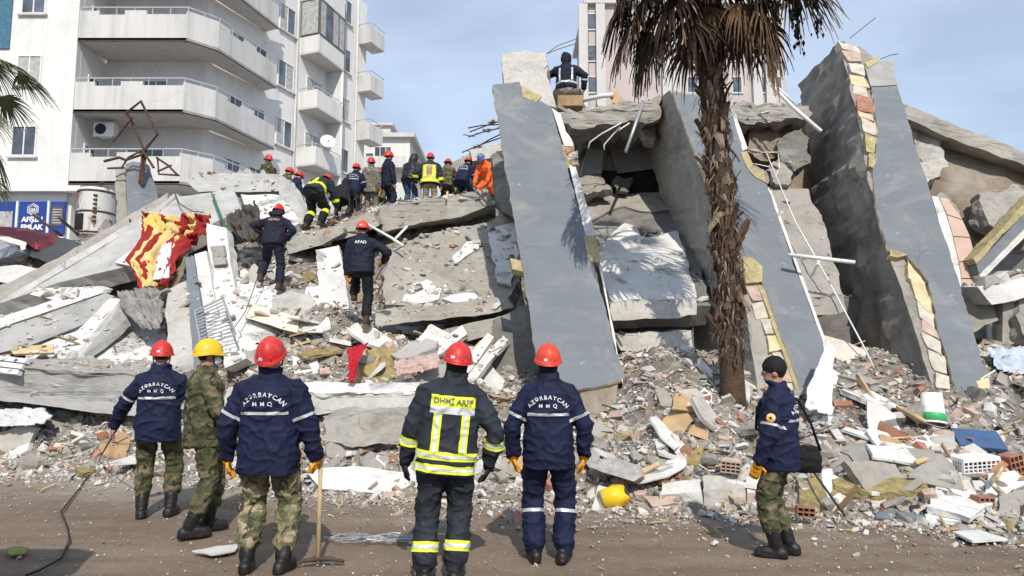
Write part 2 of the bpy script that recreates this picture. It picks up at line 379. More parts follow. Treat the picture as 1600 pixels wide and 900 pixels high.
def rubble_mat():
    s = NT('rubble')
    v = s.N('ShaderNodeTexVoronoi'); v.inputs['Scale'].default_value = 11; s.L(s.co, v.inputs['Vector'])
    sep = s.N('ShaderNodeSeparateColor'); s.L(v.outputs['Color'], sep.inputs[0])
    cells = s.ramp(sep.outputs[0], [(0, (.22, .205, .18)), (.25, (.34, .31, .27)), (.45, (.26, .215, .175)), (.6, (.44, .415, .375)), (.76, (.30, .19, .14)), (.82, (.36, .28, .22)), (.9, (.58, .56, .53))], 'CONSTANT')
    k = s.mix(s.ramp(s.noise(1.3, 7, .6), [(.4, .25), (.65, .8)]), cells, s.ramp(s.noise(9, 8, .7), [(.3, (.085, .074, .062)), (.55, (.19, .168, .142)), (.75, (.36, .335, .30))]))  # dirt tones darkened to paint shade into the gaps between fragments
    s.col(k); s.bump(s.mix(.5, v.outputs['Distance'], s.noise(18, 9, .75)), 1.0, .07); s.fin(.95, 0, .15)
rubble_mat()
xs = np.arange(-24, 22, .16); ys = np.concatenate([np.arange(5.6, 14, .11), np.arange(14, 28, .3)])
mo = mkobj('rubble_mound', grid_mesh('rubble_mound', xs, ys, mound_z), 'rubble', shift=False); mo['kind'] = 'structure'
me = mo.data; mo['label'] = 'sloping heap of crushed rubble below the collapsed building'
MBVH = BVHTree.FromPolygons([v.co.copy() for v in me.vertices], [tuple(p.vertices) for p in me.polygons])
def drop(x, y):
    h = MBVH.ray_cast(Vector((x, y, 30)), Vector((0, 0, -1)))
    z = h[0].z if h[0] is not None else 0.0
    return max(z, 0.0)
def surf(px, py):
    """the point of the rubble (or of the ground) that this pixel looks at"""
    d = ray(px, py).normalized(); h = MBVH.ray_cast(Vector((0, 0, CAM_H)), d)
    if h[0] is None or h[0].z < 0: return G(px, py)
    return h[0]

# ------------------------------------------------------------------ fragment shapes
def hull(pts):
    bm = bmesh.new()
    for p in pts: bm.verts.new(p)
    r = bmesh.ops.convex_hull(bm, input=bm.verts)
    bmesh.ops.delete(bm, geom=[v for v in bm.verts if not v.link_faces], context='VERTS')
    bm.verts.ensure_lookup_table(); bm.verts.index_update()
    v = np.array([x.co[:] for x in bm.verts]); f = [[x.index for x in q.verts] for q in bm.faces]; bm.free(); return v, f
RS = random.Random(11)
def tmpl(kind):
    u = RS.uniform
    if kind == 'chunk': pts = [Vector((u(-1, 1), u(-1, 1), u(-1, 1))).normalized() * u(.75, 1) for _ in range(13)]; sc = (1, u(.6, .95), u(.4, .7))
    elif kind == 'plate': 
        n = RS.randint(4, 6); a0 = u(0, 6); pts = []
        for i in range(n):
            a = a0 + 6.283 * (i + u(-.3, .3)) / n; r = u(.7, 1.1)
            pts += [Vector((r * math.cos(a), r * math.sin(a), u(.09, .13))), Vector((r * math.cos(a) * u(.9, 1.02), r * math.sin(a) * u(.9, 1.02), -u(.09, .13)))]
        sc = (1, u(.55, .9), 1)
    elif kind == 'brick': pts = [Vector((a * u(.82, 1), b * u(.44, .5), c * u(.33, .4))) for a in (-1, 1) for b in (-1, 1) for c in (-1, 1)] + [Vector((1.0, u(-.3, .3), u(-.2, .2)))]; sc = (1, 1, 1)
    else: pts = [Vector((a * u(.92, 1.02), b * u(.06, .09), c * u(.025, .045))) for a in (-1, 1) for b in (-1, 1) for c in (-1, 1)]; sc = (1, 1, 1)
    return hull([Vector((p.x * sc[0], p.y * sc[1], p.z * sc[2])) for p in pts])
TM = {k: [tmpl(k) for _ in range(14)] for k in ('chunk', 'plate', 'brick', 'stick')}
DM = ['plaster_bit', 'concrete', 'concrete_pale', 'brick', 'brick_pale', 'tile_beige', 'insulation', 'wood', 'dark', 'plastic_blue', 'wood_pale', 'dust']
concrete('plaster_bit', (.58, .565, .535), .72, 1.15, 4, .5, .02)
def scatter(name, n, dom, size, weights, label, seed, zoff=.15):
    r = np.random.default_rng(seed); V = []; F = []; MI = []; off = 0
    kinds = ['chunk', 'plate', 'brick', 'stick']
    for i in range(n):
        x, y = dom(r); z = drop(x, y)
        if z <= -0.1: continue
        mi = int(r.choice(len(DM), p=weights)); 
        kd = 'stick' if mi in (7, 10) else ('brick' if mi in (3, 4) and r.random() < .5 else ('plate' if r.random() < .45 else 'chunk'))
        v, f = TM[kd][r.integers(14)]
        s = float(np.clip(size * math.exp(r.normal(0, .55)), .012, size * 4.2)) * (2.6 if kd == 'stick' else 1)
        e = Matrix.Rotation(r.uniform(0, 6.28), 3, 'Z') @ Matrix.Rotation(r.normal(0, .55), 3, 'X') @ Matrix.Rotation(r.normal(0, .55), 3, 'Y')
        w_ = v @ np.array(e).T * s + np.array([x, y, z + s * r.uniform(-.05, zoff)])
        V.append(w_); F += [[a + off for a in q] for q in f]; MI += [mi] * len(f); off += len(v)
    me = bpy.data.meshes.new(name); me.from_pydata(np.concatenate(V).tolist(), [], F); me.polygons.foreach_set('material_index', MI); me.update()
    o = mkobj(name, me, DM, shift=False); o['kind'] = 'stuff'; o['label'] = label; o['category'] = 'rubble'; return o
FX = [G(*q) for q in fr]; FXx = np.array([p.x for p in FX]); FXy = np.array([p.y for p in FX])
def front_y(x): return float(np.interp(x, FXx, FXy))
W1 = np.array([.27, .17, .17, .032, .085, .08, .02, .025, .015, .004, .02, .14]); W1 /= W1.sum()
def dom_a(r):
    x = r.uniform(-9.5, 9.5); y = front_y(x) + abs(r.normal(0, 1.5)) - .12 + (r.random() < .35) * r.uniform(0, 3); return x, y
def dom_b(r):
    x = r.uniform(-14, 14); return x, front_y(x) + r.uniform(0, 9.5)
def dom_c(r):
    x = r.uniform(-7.5, 8); return x, front_y(x) - abs(r.normal(0, .45)) - .02
def dom_d(r):
    x = r.uniform(-6, 7); return x, r.uniform(4, 8.5)
scatter('rubble_fragments', 25000, dom_a, .033, W1, 'loose broken plaster, concrete and brick bits covering the near rubble slope', 1)
scatter('upper_rubble_fragments', 9000, dom_b, .05, W1, 'loose broken concrete and plaster bits over the upper rubble slope', 2)
scatter('roadside_fragments', 2600, dom_c, .018, W1, 'small crumbs of plaster and brick spilt along the dirt road edge', 3)
scatter('road_gravel', 1500, dom_d, .008, W1, 'tiny stones and crumbs strewn on the brown dirt road', 4)
# ------------------------------------------------------------------ the three leaning walls and the bays between them
def plane(py1, Y1, py2, Y2, yaw=0.0, px=800):
    A, B = P(px, py1, Y1), P(px, py2, Y2); u = Vector((math.cos(yaw), math.sin(yaw), 0)); n = u.cross(B - A).normalized()
    if n.y < 0: n = -n                       # points away from the camera
    return A, n
def on(pl, px, py, off=0.0):
    d = ray(px, py); o = Vector((0, 0, CAM_H)); A = pl[0] + pl[1] * off
    return o + d * ((A - o).dot(pl[1]) / d.dot(pl[1]))
def ON(pl, seq, off=0.0): return [on(pl, x, y, off) for x, y in seq]
def strip_bricks(root, pl, quad, n, mats, off, th, name='brick', seed=0):
    """a column of single bricks and blocks filling a four-sided strip: quad = (top-left, top-right, bottom-right, bottom-left)"""
    r = random.Random(seed); a, b, c, d = [Vector(q).to_3d() for q in quad]
    cuts = [0] + sorted((i + r.uniform(-.28, .28)) / n for i in range(1, n)) + [1]
    for i in range(n):
        f0, f1 = cuts[i] + .006, cuts[i + 1] - .006
        q = [a.lerp(d, f0), b.lerp(c, f0), b.lerp(c, f1), a.lerp(d, f1)]
        pts = [on(pl, p.x + r.uniform(-4, 3), p.y + r.uniform(-2, 2), off + r.uniform(-.03, .03)) for p in q]
        slab(name, pts, pl[1] * th, [mats[r.randrange(len(mats))]], root, seg=.05, jag=.018, rows=1, rough=.015)

# --- first wall
w1 = plane(605, 9.5, 130, 13.3)
A1 = thing('leaning_wall', 'grey painted wall leaning left beside the wide white bay, bare concrete stub on top', 'wall', on(w1, 905, 640))
n1 = w1[1]
slab('painted_face', ON(w1, [(770, 132), (812, 128), (818, 148), (838, 155), (862, 168), (893, 285), (975, 590), (935, 603), (848, 618)]), n1 * .07, ['grey_paint', 'block'], A1, jag=.02, seg=.07, side_mi=1)
slab('concrete_core', ON(w1, [(774, 136), (858, 150), (968, 588), (962, 646), (905, 656), (853, 612)], .075), n1 * .42, ['concrete_brown', 'rim'], A1, jag=.012, side_mi=1)
slab('bare_stub', ON(w1, [(785, 83), (820, 80), (853, 82), (857, 120), (870, 168), (838, 160), (815, 150), (788, 134)], .03), n1 * .45 + Vector((.05, 0, 0)), ['concrete_pale', 'rim'], A1, jag=.02, rough=.03)
for q in ([(862, 168), (876, 178), (884, 205), (893, 217), (896, 228), (882, 228)], [(889, 257), (900, 262), (931, 368), (915, 368)], [(936, 415), (940, 415), (974, 600), (972, 596)]):
    slab('white_edge', ON(w1, q, .012), n1 * .40 + Vector((.05, .1, 0)), ['white_paint'], A1, jag=.005)
slab('insulation_patch', ON(w1, [(866, 232), (896, 220), (900, 262), (886, 262), (874, 246)], .03), n1 * .3, ['insulation'], A1, jag=.03, rough=.04)
slab('insulation_patch', ON(w1, [(911, 368), (931, 368), (937, 410), (921, 408)], -.012), n1 * .3, ['insulation'], A1, jag=.02, rough=.03)
slab('insulation_patch', ON(w1, [(796, 402), (820, 408), (822, 425), (800, 420)], .02), n1 * .12, ['insulation'], A1, jag=.03, rough=.03)
slab('insulation_patch', ON(w1, [(815, 134), (830, 142), (846, 150), (838, 160), (818, 152)], -.008), n1 * .12, ['insulation'], A1, jag=.03, rough=.03)
strip_bricks(A1, w1, ((884, 232), (899, 226), (904, 258), (893, 260)), 3, ['brick_pale', 'mortar', 'brick'], .0, .25, seed=3)
# --- second wall
w2 = plane(600, 9.2, 150, 12.7)
A2 = thing('leaning_wall', 'grey painted wall leaning left right behind the palm trunk, yellow insulation torn open', 'wall', on(w2, 1230, 620))
n2 = w2[1]
slab('painted_face', ON(w2, [(1050, 143), (1135, 158), (1146, 180), (1160, 236), (1172, 262), (1198, 288), (1233, 392), (1286, 535), (1293, 606), (1253, 614), (1191, 440), (1186, 414), (1160, 402), (1120, 315), (1090, 250)]), n2 * .06, ['grey_paint', 'block'], A2, jag=.02, seg=.07, side_mi=1)
slab('concrete_core', ON(w2, [(1046, 140), (1132, 155), (1160, 245), (1282, 545), (1286, 640), (1188, 655), (1162, 460), (1120, 330), (1088, 252)], .065), Vector((-.1, 3.0, .55)), ['concrete', 'concrete_wall'], A2, jag=.02, side_mi=0, rows=5, rough=.03)
slab('insulation_patch', ON(w2, [(1158, 238), (1166, 236), (1176, 262), (1192, 268), (1198, 286), (1180, 276), (1166, 258)], -.015), n2 * .2, ['insulation'], A2, jag=.03, rough=.04)
slab('insulation_patch', ON(w2, [(1161, 400), (1176, 404), (1190, 416), (1191, 440), (1166, 442)], .0), n2 * .2, ['insulation'], A2, jag=.02, rough=.03)
slab('insulation_patch', ON(w2, [(1185, 446), (1193, 446), (1252, 612), (1246, 614)], .01), n2 * .05, ['insulation'], A2, jag=.01, rough=.02)
strip_bricks(A2, w2, ((1168, 446), (1189, 446), (1249, 614), (1228, 618)), 7, ['mortar', 'mortar', 'brick_pale', 'block'], .03, .2, seed=5)
slab('white_edge', ON(w2, [(1142, 172), (1150, 178), (1168, 232), (1160, 236)], .02), Vector((.03, .35, 0)), ['white_paint'], A2, jag=.005)
slab('white_edge', ON(w2, [(1199, 292), (1206, 300), (1290, 530), (1286, 534)], .02), Vector((.02, .3, 0)), ['white_paint'], A2, jag=.005)
# --- third wall
w3 = plane(640, 8.9, 95, 13.0)
A3 = thing('leaning_wall', 'tall grey wall leaning left on the right, bricks showing along its torn edge', 'wall', on(w3, 1480, 640))
n3 = w3[1]
slab('painted_face', ON(w3, [(1362, 136), (1402, 134), (1462, 330), (1506, 466), (1542, 590), (1536, 634), (1499, 640), (1494, 608), (1463, 498), (1451, 440), (1417, 399), (1389, 390), (1369, 330), (1364, 266), (1373, 216)]), n3 * .06, ['grey_paint', 'block'], A3, jag=.018, seg=.07, side_mi=1)
slab('upper_band', ON(w3, [(1352, 104), (1395, 92), (1402, 132.5), (1361, 134.5)], -.004), n3 * .06, ['grey_panel', 'insulation'], A3, jag=.006)
slab('concrete_core', ON(w3, [(1310, 66), (1345, 74), (1380, 95), (1402, 140), (1460, 332), (1504, 468), (1545, 596), (1540, 640), (1474, 655), (1426, 505), (1388, 392), (1360, 292), (1338, 170)], .07), Vector((.03, 2.1, -.05)), ['concrete', 'concrete_wall'], A3, jag=.03, side_mi=1, rows=9, rough=.03, seg=.15, relief=.05)
strip_bricks(A3, w3, ((1326, 96), (1350, 100), (1372, 212), (1348, 205)), 6, ['mortar', 'brick', 'block', 'mortar', 'brick_pale'], .02, .2, seed=9)
strip_bricks(A3, w3, ((1350, 207), (1372, 214), (1366, 262), (1361, 262)), 2, ['block', 'insulation'], .02, .2, seed=19)
strip_bricks(A3, w3, ((1312, 64), (1342, 72), (1350, 97), (1324, 94)), 2, ['mortar', 'brick_pale'], .02, .2, seed=4)
strip_bricks(A3, w3, ((1416, 404), (1446, 440), (1494, 636), (1474, 642)), 8, ['mortar', 'brick_pale', 'block', 'mortar'], .03, .2, seed=12)
slab('insulation_patch', ON(w3, [(1352, 98), (1374, 86), (1370, 98), (1356, 106)], -.02), n3 * .15, ['insulation'], A3, jag=.03, rough=.04)
slab('insulation_patch', ON(w3, [(1389, 388), (1402, 390), (1418, 398), (1404, 402), (1392, 400)], -.012), n3 * .1, ['insulation'], A3, jag=.02, rough=.03)
slab('bare_patch', ON(w3, [(1525, 596), (1545, 589), (1552, 630), (1540, 634)], -.008), n3 * .08, ['block'], A3, jag=.015, rough=.02)

def plate(name, label, seq, ext, mats, cat='concrete slab', pl=None, off=0, group=None, **k):
    pts = ON(pl, seq, off) if pl else PP(seq)
    return tag(slab(name, pts, ext, mats, **k), label, cat, group)
# --- bay between the first and second wall
plate('roof_slab', 'broken roof slab bridging the first and second grey walls', [(876, 186), (886, 172), (930, 170), (962, 164), (1000, 160), (1030, 150), (1034, 186), (1000, 190), (950, 194), (905, 200)], (0, 2.6, .1), ['concrete', 'rim'], pl=plane(180, 13.4, 160, 13.5), jag=.10, seg=.09, side_mi=1, rough=.09, rows=5, relief=.07)
plate('bay_back_wall', 'dim beige room wall at the back of the open top floor', [(850, 170, 16.1), (1110, 160, 16.1), (1110, 500, 15.4), (850, 500, 15.4)], (0, .25, 0), ['beige_wall', 'rim'], cat='wall', jag=.02)
plate('tilted_cabinet', 'pale grey tipped cupboard panel hanging inside the open top floor', [(953, 224), (1013, 216), (1022, 264), (965, 271)], (0.05, .45, .12), ['grey_panel'], pl=plane(270, 14.9, 220, 15.3), cat='cupboard', jag=.003, rough=.003)
plate('grey_bin', 'dark grey metal duct box dangling in the open top floor', [(919, 231), (943, 235), (940, 271), (907, 273)], (0, .3, .05), ['steel'], pl=plane(270, 14.6, 220, 14.8), cat='metal box', jag=.004, rough=.004)
wb = plane(478, 10.9, 300, 15.0)
plate('tilted_floor', 'grey cracked floor slab sloping up between the first two grey walls', [(893, 300), (1060, 296), (1085, 380), (1110, 478), (955, 482), (920, 390)], wb[1] * .25 + Vector((0, .1, -.1)), ['concrete_dark', 'rim'], pl=wb, jag=.03, side_mi=1)
plate('fallen_plaster', 'bright white broken plaster sheet on the sloping floor', [(926, 400), (940, 388), (958, 362), (976, 348), (994, 354), (1002, 372), (1030, 368), (1058, 360), (1070, 390), (1088, 464), (1060, 467), (958, 471), (940, 440)], wb[1] * .05, ['plaster_clean', 'plaster_bit'], cat='plaster', pl=wb, off=-.06, jag=.03, rough=.01, relief=.003)
plate('upper_floor_patch', 'pale dusty layer on the upper end of the sloping floor', [(900, 305), (1036, 300), (1046, 328), (1000, 330), (975, 322), (950, 330), (915, 350)], wb[1] * .04, ['dust', 'rim'], cat='plaster', pl=wb, off=-.05, jag=.05, rough=.02, relief=.004)
plate('slab_edge', 'crumbled thick edge of the sloping floor between the grey walls', [(954, 474), (1088, 468), (1090, 492), (1060, 497), (1010, 496), (958, 502)], (0, .5, .12), ['concrete_pale', 'rim'], pl=plane(490, 10.7, 470, 10.8), jag=.03, rough=.04)
plate('lower_slab', 'lower pancaked floor slab with a pale top under the crumbled edge', [(958, 524), (1080, 516), (1084, 544), (1040, 550), (970, 548)], (0, 1.2, .05), ['concrete_pale', 'rim'], pl=plane(540, 10.5, 520, 10.6), jag=.025, rough=.03)
plate('void_shade', 'dark sheet standing for the shade between the pancaked floors', [(900, 470), (1110, 470), (1110, 620), (900, 620)], (0, .2, 0), ['concrete_dark'], cat='wall', pl=plane(540, 11.9, 470, 12.0))  # dark backing, the shade of the gap put into its colour
for q, r_ in (([(1005, 160, 13.3), (978, 237, 12.9)], .035), ([(919, 232, 13.3), (922, 222, 13.3), (940, 209, 13.2), (971, 192, 13.1)], .014), ([(944, 234, 13.3), (944, 226, 13.3), (960, 208, 13.2), (984, 192, 13.1)], .014)):
    b = MB(); b.tube(PP(q), r_, 8); o = b.build('hanging_pipe', 'steel' if r_ > .02 else 'white_metal', smooth=True)
    tag(o, ['thick grey pipe hanging steeply from the broken roof slab', 'thin bent white tube rising left from the metal duct box', 'thin bent white tube rising right from the metal duct box'][(0 if r_ > .02 else (1 if q[0][0] < 930 else 2))], 'pipe')
# --- bay between the second and third wall
plate('bay_roof', 'broken dusty roof edge between the second and third grey walls', [(1138, 168), (1160, 162), (1210, 160), (1262, 166), (1266, 186), (1215, 190), (1165, 194)], (0, 2.5, .1), ['dust', 'rim'], pl=plane(180, 13.2, 160, 13.3), jag=.11, seg=.09, rough=.1, rows=5, relief=.08)
plate('bay_back_wall', 'dark dusty room wall at the back of the right bay', [(1110, 170), (1300, 160), (1330, 420), (1150, 420)], (0, .25, 0), ['concrete_brown'], cat='wall', pl=plane(420, 13.6, 160, 15.0), jag=.03)
wc = plane(470, 10.3, 290, 12.6)
plate('tilted_floor', 'cracked cream floor slab sloping up between the second and third grey walls', [(1192, 292), (1262, 296), (1292, 360), (1318, 470), (1268, 478), (1228, 380)], wc[1] * .2 + Vector((0, .15, -.05)), ['dust', 'rim'], pl=wc, jag=.04, side_mi=1)
plate('slab_edge', 'crumbled slab end above the dark hole in the right bay', [(1262, 466), (1318, 462), (1322, 486), (1290, 492), (1268, 492)], (0, .6, .1), ['concrete', 'rim'], pl=plane(480, 10.2, 465, 10.25), jag=.03, rough=.04)
plate('beige_board', 'beige flat board tipped against the third grey wall', [(1281, 522), (1318, 532), (1356, 549), (1342, 582), (1318, 574), (1290, 556)], (0.02, .05, -.02), ['tile_beige'], cat='board', pl=plane(580, 9.7, 525, 10.2), jag=.006)
plate('void_shade', 'dark sheet standing for the shade behind the hole in the right bay', [(1240, 465), (1420, 465), (1420, 600), (1240, 600)], (0, .2, 0), ['concrete_dark'], cat='wall', pl=plane(540, 11.3, 470, 11.4))  # dark sheet painted for the shade inside the hole
b = MB(); b.tube(PP([(1232, 398, 10.1), (1336, 410, 9.9)]), .03, 8); tag(b.build('bent_pipe', 'white_metal', smooth=True), 'white pipe sticking out level beside the second grey wall', 'pipe')
b = MB(); b.tube(PP([(1268, 432, 10.2), (1282, 404, 10.1)]), .02, 8); tag(b.build('bent_pipe', 'white_metal', smooth=True), 'short white strut slanting under the level pipe', 'pipe')
b = MB(); b.tube(PP([(1198, 240, 12.4), (1242, 345, 11.2), (1290, 430, 10.3), (1350, 542, 9.8), (1366, 575, 9.6)]), .011, 6); tag(b.build('hanging_cable', 'white_metal', smooth=True), 'long pale cable slanting across the right bay', 'cable')
b = MB(); b.tube(PP([(1205, 132, 12.6), (1240, 168, 12.4), (1283, 205, 12.0)]), .035, 8); b.tube(PP([(1205, 126, 12.7), (1240, 160, 12.5)]), .02, 6)
tag(b.build('fallen_pipe', 'white_metal', smooth=True), 'white pipe lying down across the top left of the third grey wall', 'pipe')
b = MB(); b.tube(PP([(1176, 238, 12.3), (1216, 238, 12.3), (1218, 262, 12.2), (1208, 284, 12.0)]), .012, 6); b.tube(PP([(1180, 256, 12.2), (1217, 264, 12.2)]), .01, 6)
tag(b.build('bent_tubing', 'white_metal', smooth=True), 'bent thin white frame in the dark upper right bay', 'frame')
plain('tile_pink', (.50, .36, .29), .6, .1, 4)
# --- right edge of the photograph
plate('roof_slab', 'long thin roof slab sloping down to the right behind the third wall', [(1405, 158), (1440, 172), (1500, 197), (1538, 212), (1600, 238), (1760, 300), (1760, 326), (1600, 258), (1532, 232), (1500, 222), (1405, 180)], (0, 3.2, .25), ['concrete', 'rim'], pl=plane(240, 14.6, 160, 15.0), jag=.03, rough=.05)
wr = plane(430, 13.6, 200, 15.6)
plate('brown_slab', 'big brown stained ceiling slab hanging behind the third wall', [(1400, 175), (1500, 222), (1600, 258), (1760, 330), (1760, 420), (1600, 400), (1530, 440), (1440, 330)], wr[1] * .3, ['concrete_brown', 'rim'], pl=wr, jag=.03)
plate('brown_slab_flap', 'loose grey concrete flap on the brown hanging slab', [(1428, 208), (1450, 212), (1470, 220), (1462, 244), (1448, 262), (1440, 250), (1430, 240)], wr[1] * .1, ['dust', 'rim'], pl=wr, off=-.25, jag=.04)
wcv = plane(460, 11.6, 310, 12.6)
A5 = thing('curved_balcony', 'pink tiled curved balcony piece with a white side by the third wall', 'balcony', on(wcv, 1515, 462))
cl = [(1468, 308), (1480, 336), (1490, 370), (1499, 410), (1503, 436), (1506, 462)]; cr = [(1484, 316), (1504, 344), (1516, 372), (1525, 408), (1529, 436), (1529, 462)]
for i in range(5):
    slab('tile', ON(wcv, [cl[i], cr[i], (cr[i + 1][0], cr[i + 1][1] - 1.5), (cl[i + 1][0], cl[i + 1][1] - 1.5)]), (.05, .5, 0), ['tile_pink'], A5, jag=.003, rows=1, rough=.004)
slab('white_side', ON(wcv, [(1456, 306), (1467, 308), (1479, 336), (1489, 370), (1498, 410), (1502, 436), (1505, 464), (1494, 452), (1480, 400), (1468, 350)], .02), (.05, .5, 0), ['white_paint'], A5, jag=.006)
plate('dark_beam', 'dark grey beam with a white lower edge slanting up at the right side', [(1526, 414), (1600, 336), (1700, 240), (1700, 262), (1600, 358), (1530, 428)], (0, .5, 0), ['grey_paint'], cat='beam', pl=plane(420, 11.6, 330, 11.8), jag=.005)
plate('beam_edge', 'white strip along the slanting dark beam at the right side', [(1531, 430), (1600, 359), (1700, 264), (1700, 276), (1600, 372), (1536, 436)], (0, .4, 0), ['white_paint'], cat='beam', pl=plane(420, 11.58, 330, 11.78), jag=.005)
plate('insulation_strip', 'yellow insulation strip along the slanting dark beam', [(1521, 404), (1600, 318), (1700, 216), (1700, 238), (1600, 334), (1526, 412)], (0, .3, 0), ['insulation'], cat='insulation', pl=plane(420, 11.62, 330, 11.82), jag=.02)
plate('void_shade', 'dark sheet standing for the shade under the slanting beam at the right side', [(1480, 400), (1760, 380), (1760, 620), (1480, 620)], (0, .2, 0), ['concrete_dark'], cat='wall', pl=plane(540, 12.9, 400, 13.2))  # shade of the void put into the dark colour of this sheet
plate('floor_slab', 'white topped slab end sticking out under the slanting beam', [(1528, 448), (1570, 446), (1640, 420), (1660, 440), (1600, 466), (1550, 476)], (0, 1.4, .1), ['plaster', 'rim'], pl=plane(460, 10.8, 440, 10.85), jag=.03, rough=.04)
plate('grey_post', 'short grey concrete post standing in the dark gap at the right side', [(1567, 470), (1586, 470), (1586, 545), (1567, 545)], (0, .25, 0), ['concrete'], cat='post', pl=plane(540, 10.8, 470, 11.0), jag=.008)

# bent rods left in the torn wall ends
for (root, pl, pts) in ((A2, w2, [[(1282, 600), (1296, 616), (1304, 636)]]),):
    for q in pts:
        b = MB(); b.tube(ON(pl, q, .2), .009, 5); b.build('bent_rod', 'rebar', root)

# broken lumps inside the two bays
for q, lab, mt in (([(1172, 200, 13.6), (1210, 196, 13.7), (1226, 232, 13.4), (1196, 250, 13.2), (1170, 238, 13.3)], 'brown broken masonry lump high in the right bay', 'concrete_brown'), ([(1214, 214, 13.3), (1252, 206, 13.4), (1262, 250, 13.0), (1236, 272, 12.8), (1216, 250, 13.0)], 'dark broken masonry lump right in the upper right bay', 'concrete_dark'),
                   ([(1206, 262, 12.7), (1222, 254, 12.8), (1238, 272, 12.6), (1234, 290, 12.4), (1212, 288, 12.4)], 'grey pointed stone lying below the thin bent tubing', 'concrete'), ([(1176, 262, 12.8), (1200, 270, 12.7), (1196, 292, 12.5), (1174, 286, 12.6)], 'dusty rubble lump left below the thin bent tubing', 'dust'),
                   ([(900, 276, 14.2), (940, 272, 14.3), (952, 296, 14.0), (918, 304, 13.9), (898, 296, 14.0)], 'grey rubble lump under the hanging metal duct box', 'concrete'), ([(962, 278, 14.6), (990, 276, 14.7), (984, 300, 14.4), (964, 300, 14.4)], 'dark round lump in the slot under the tipped cupboard', 'concrete_dark'), ([(1000, 196, 13.9), (1024, 192, 14), (1022, 216, 13.8), (1006, 210, 13.8)], 'broken concrete lump hanging at the roof corner by the second wall', 'concrete')):
    plate('rubble_lump', lab, q, (.05, .4, -.05), [mt, 'rim'], cat='rubble lump', jag=.07, seg=.07, rough=.09, rows=3, relief=.06)
plate('slot_shade', 'black sheet standing for the shade in the slot under the tipped cupboard', [(935, 266), (1034, 264), (1034, 302), (935, 302)], (0, .1, 0), ['char_and_shade'], cat='wall', pl=plane(300, 14.95, 265, 15.0), relief=0)  # near-black sheet put where only shade lies
plain('pipe_green', (.03, .16, .08), .5, .2, 8)
plain('plaster_cream', (.66, .62, .48), .85, .1, 3)
# ------------------------------------------------------------------ collapsed storeys on the left and in the middle
plate('front_beam', 'long grey floor beam lying level across the lower left', [(-120, 566, 10.5), (0, 572, 10.5), (120, 578, 10.5), (285, 584, 10.5), (288, 640, 10.5), (180, 636, 10.5), (60, 622, 10.5), (-120, 606, 10.5)], (0, .9, .12), ['grey_panel', 'rim'], cat='beam', jag=.045, seg=.09, rough=.05, rows=4, relief=.03)
plate('beam_top_crust', 'crumbly brown screed layer on top of the long grey beam', [(20, 560, 10.9), (120, 560, 10.9), (280, 572, 10.9), (284, 588, 10.5), (150, 582, 10.45), (20, 574, 10.45)], (0, .05, -.06), ['dust', 'rim'], cat='screed', jag=.03, rough=.03)
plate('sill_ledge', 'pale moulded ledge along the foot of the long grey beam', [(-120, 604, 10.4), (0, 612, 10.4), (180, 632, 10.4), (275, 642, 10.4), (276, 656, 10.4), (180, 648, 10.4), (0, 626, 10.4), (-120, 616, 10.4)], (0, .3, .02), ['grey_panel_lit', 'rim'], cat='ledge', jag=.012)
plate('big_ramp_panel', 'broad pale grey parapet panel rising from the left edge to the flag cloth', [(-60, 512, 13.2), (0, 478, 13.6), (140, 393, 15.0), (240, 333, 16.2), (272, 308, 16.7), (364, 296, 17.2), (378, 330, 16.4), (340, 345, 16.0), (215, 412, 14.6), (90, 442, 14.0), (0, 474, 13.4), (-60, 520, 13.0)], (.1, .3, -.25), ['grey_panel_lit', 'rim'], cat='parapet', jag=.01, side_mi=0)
plate('ramp_rail', 'white coping strip along the upper edge of the broad pale panel', [(-60, 500, 13.1), (0, 470, 13.5), (140, 386, 14.9), (240, 327, 16.1), (272, 301, 16.6), (273, 308, 16.6), (240, 338, 16.1), (142, 396, 14.9), (0, 480, 13.5), (-60, 512, 13.1)], (.05, .25, 0), ['white_paint', 'rim'], cat='coping', jag=.012)
plate('dusty_slab', 'dusty grey outer edge slab behind the white coping strip', [(-60, 480, 13.9), (100, 398, 15.0), (200, 338, 16.2), (262, 300, 17.0), (262, 312, 16.8), (160, 392, 15.2), (0, 484, 13.8)], (0, .4, -.1), ['dust', 'rim'], jag=.03)
plate('white_floor_strip', 'white floor strip lying under the flag cloth', [(178, 410, 14.5), (216, 384, 14.8), (232, 396, 14.6), (215, 418, 14.3)], (.05, .2, -.1), ['white_paint'], cat='floor piece', jag=.01)
# tipped balcony: two parapets and their floor
plate('balcony_parapet', 'grey balcony parapet slanting up from the left edge under the ramp panel', [(-60, 536, 11.9), (0, 510, 12.2), (158, 456, 13.2), (178, 462, 13.1), (160, 484, 12.8), (128, 508, 12.4), (46, 540, 11.9), (-60, 566, 11.5)], (.03, .18, -.05), ['grey_panel'], cat='parapet', jag=.008)
plate('parapet_coping', 'white coping on the slanting grey balcony parapet', [(-60, 520, 12.0), (0, 496, 12.3), (80, 470, 12.8), (150, 447, 13.3), (163, 452, 13.2), (158, 458, 13.1), (0, 512, 12.1), (-60, 540, 11.8)], (.03, .22, .02), ['white_paint'], cat='coping', jag=.006)
plate('upper_coping', 'short white slab lying level above the grey balcony parapet', [(46, 460, 13.4), (60, 450, 13.6), (146, 448, 13.5), (150, 456, 13.2), (90, 470, 12.9)], (.02, .15, -.04), ['white_paint'], cat='coping', jag=.008)
plate('balcony_parapet', 'short grey balcony parapet slanting down towards the first man', [(189, 470, 12.6), (202, 494, 12.4), (150, 540, 11.6), (112, 566, 11.2), (104, 566, 11.2)], (.1, .12, -.04), ['grey_panel'], cat='parapet', jag=.006)
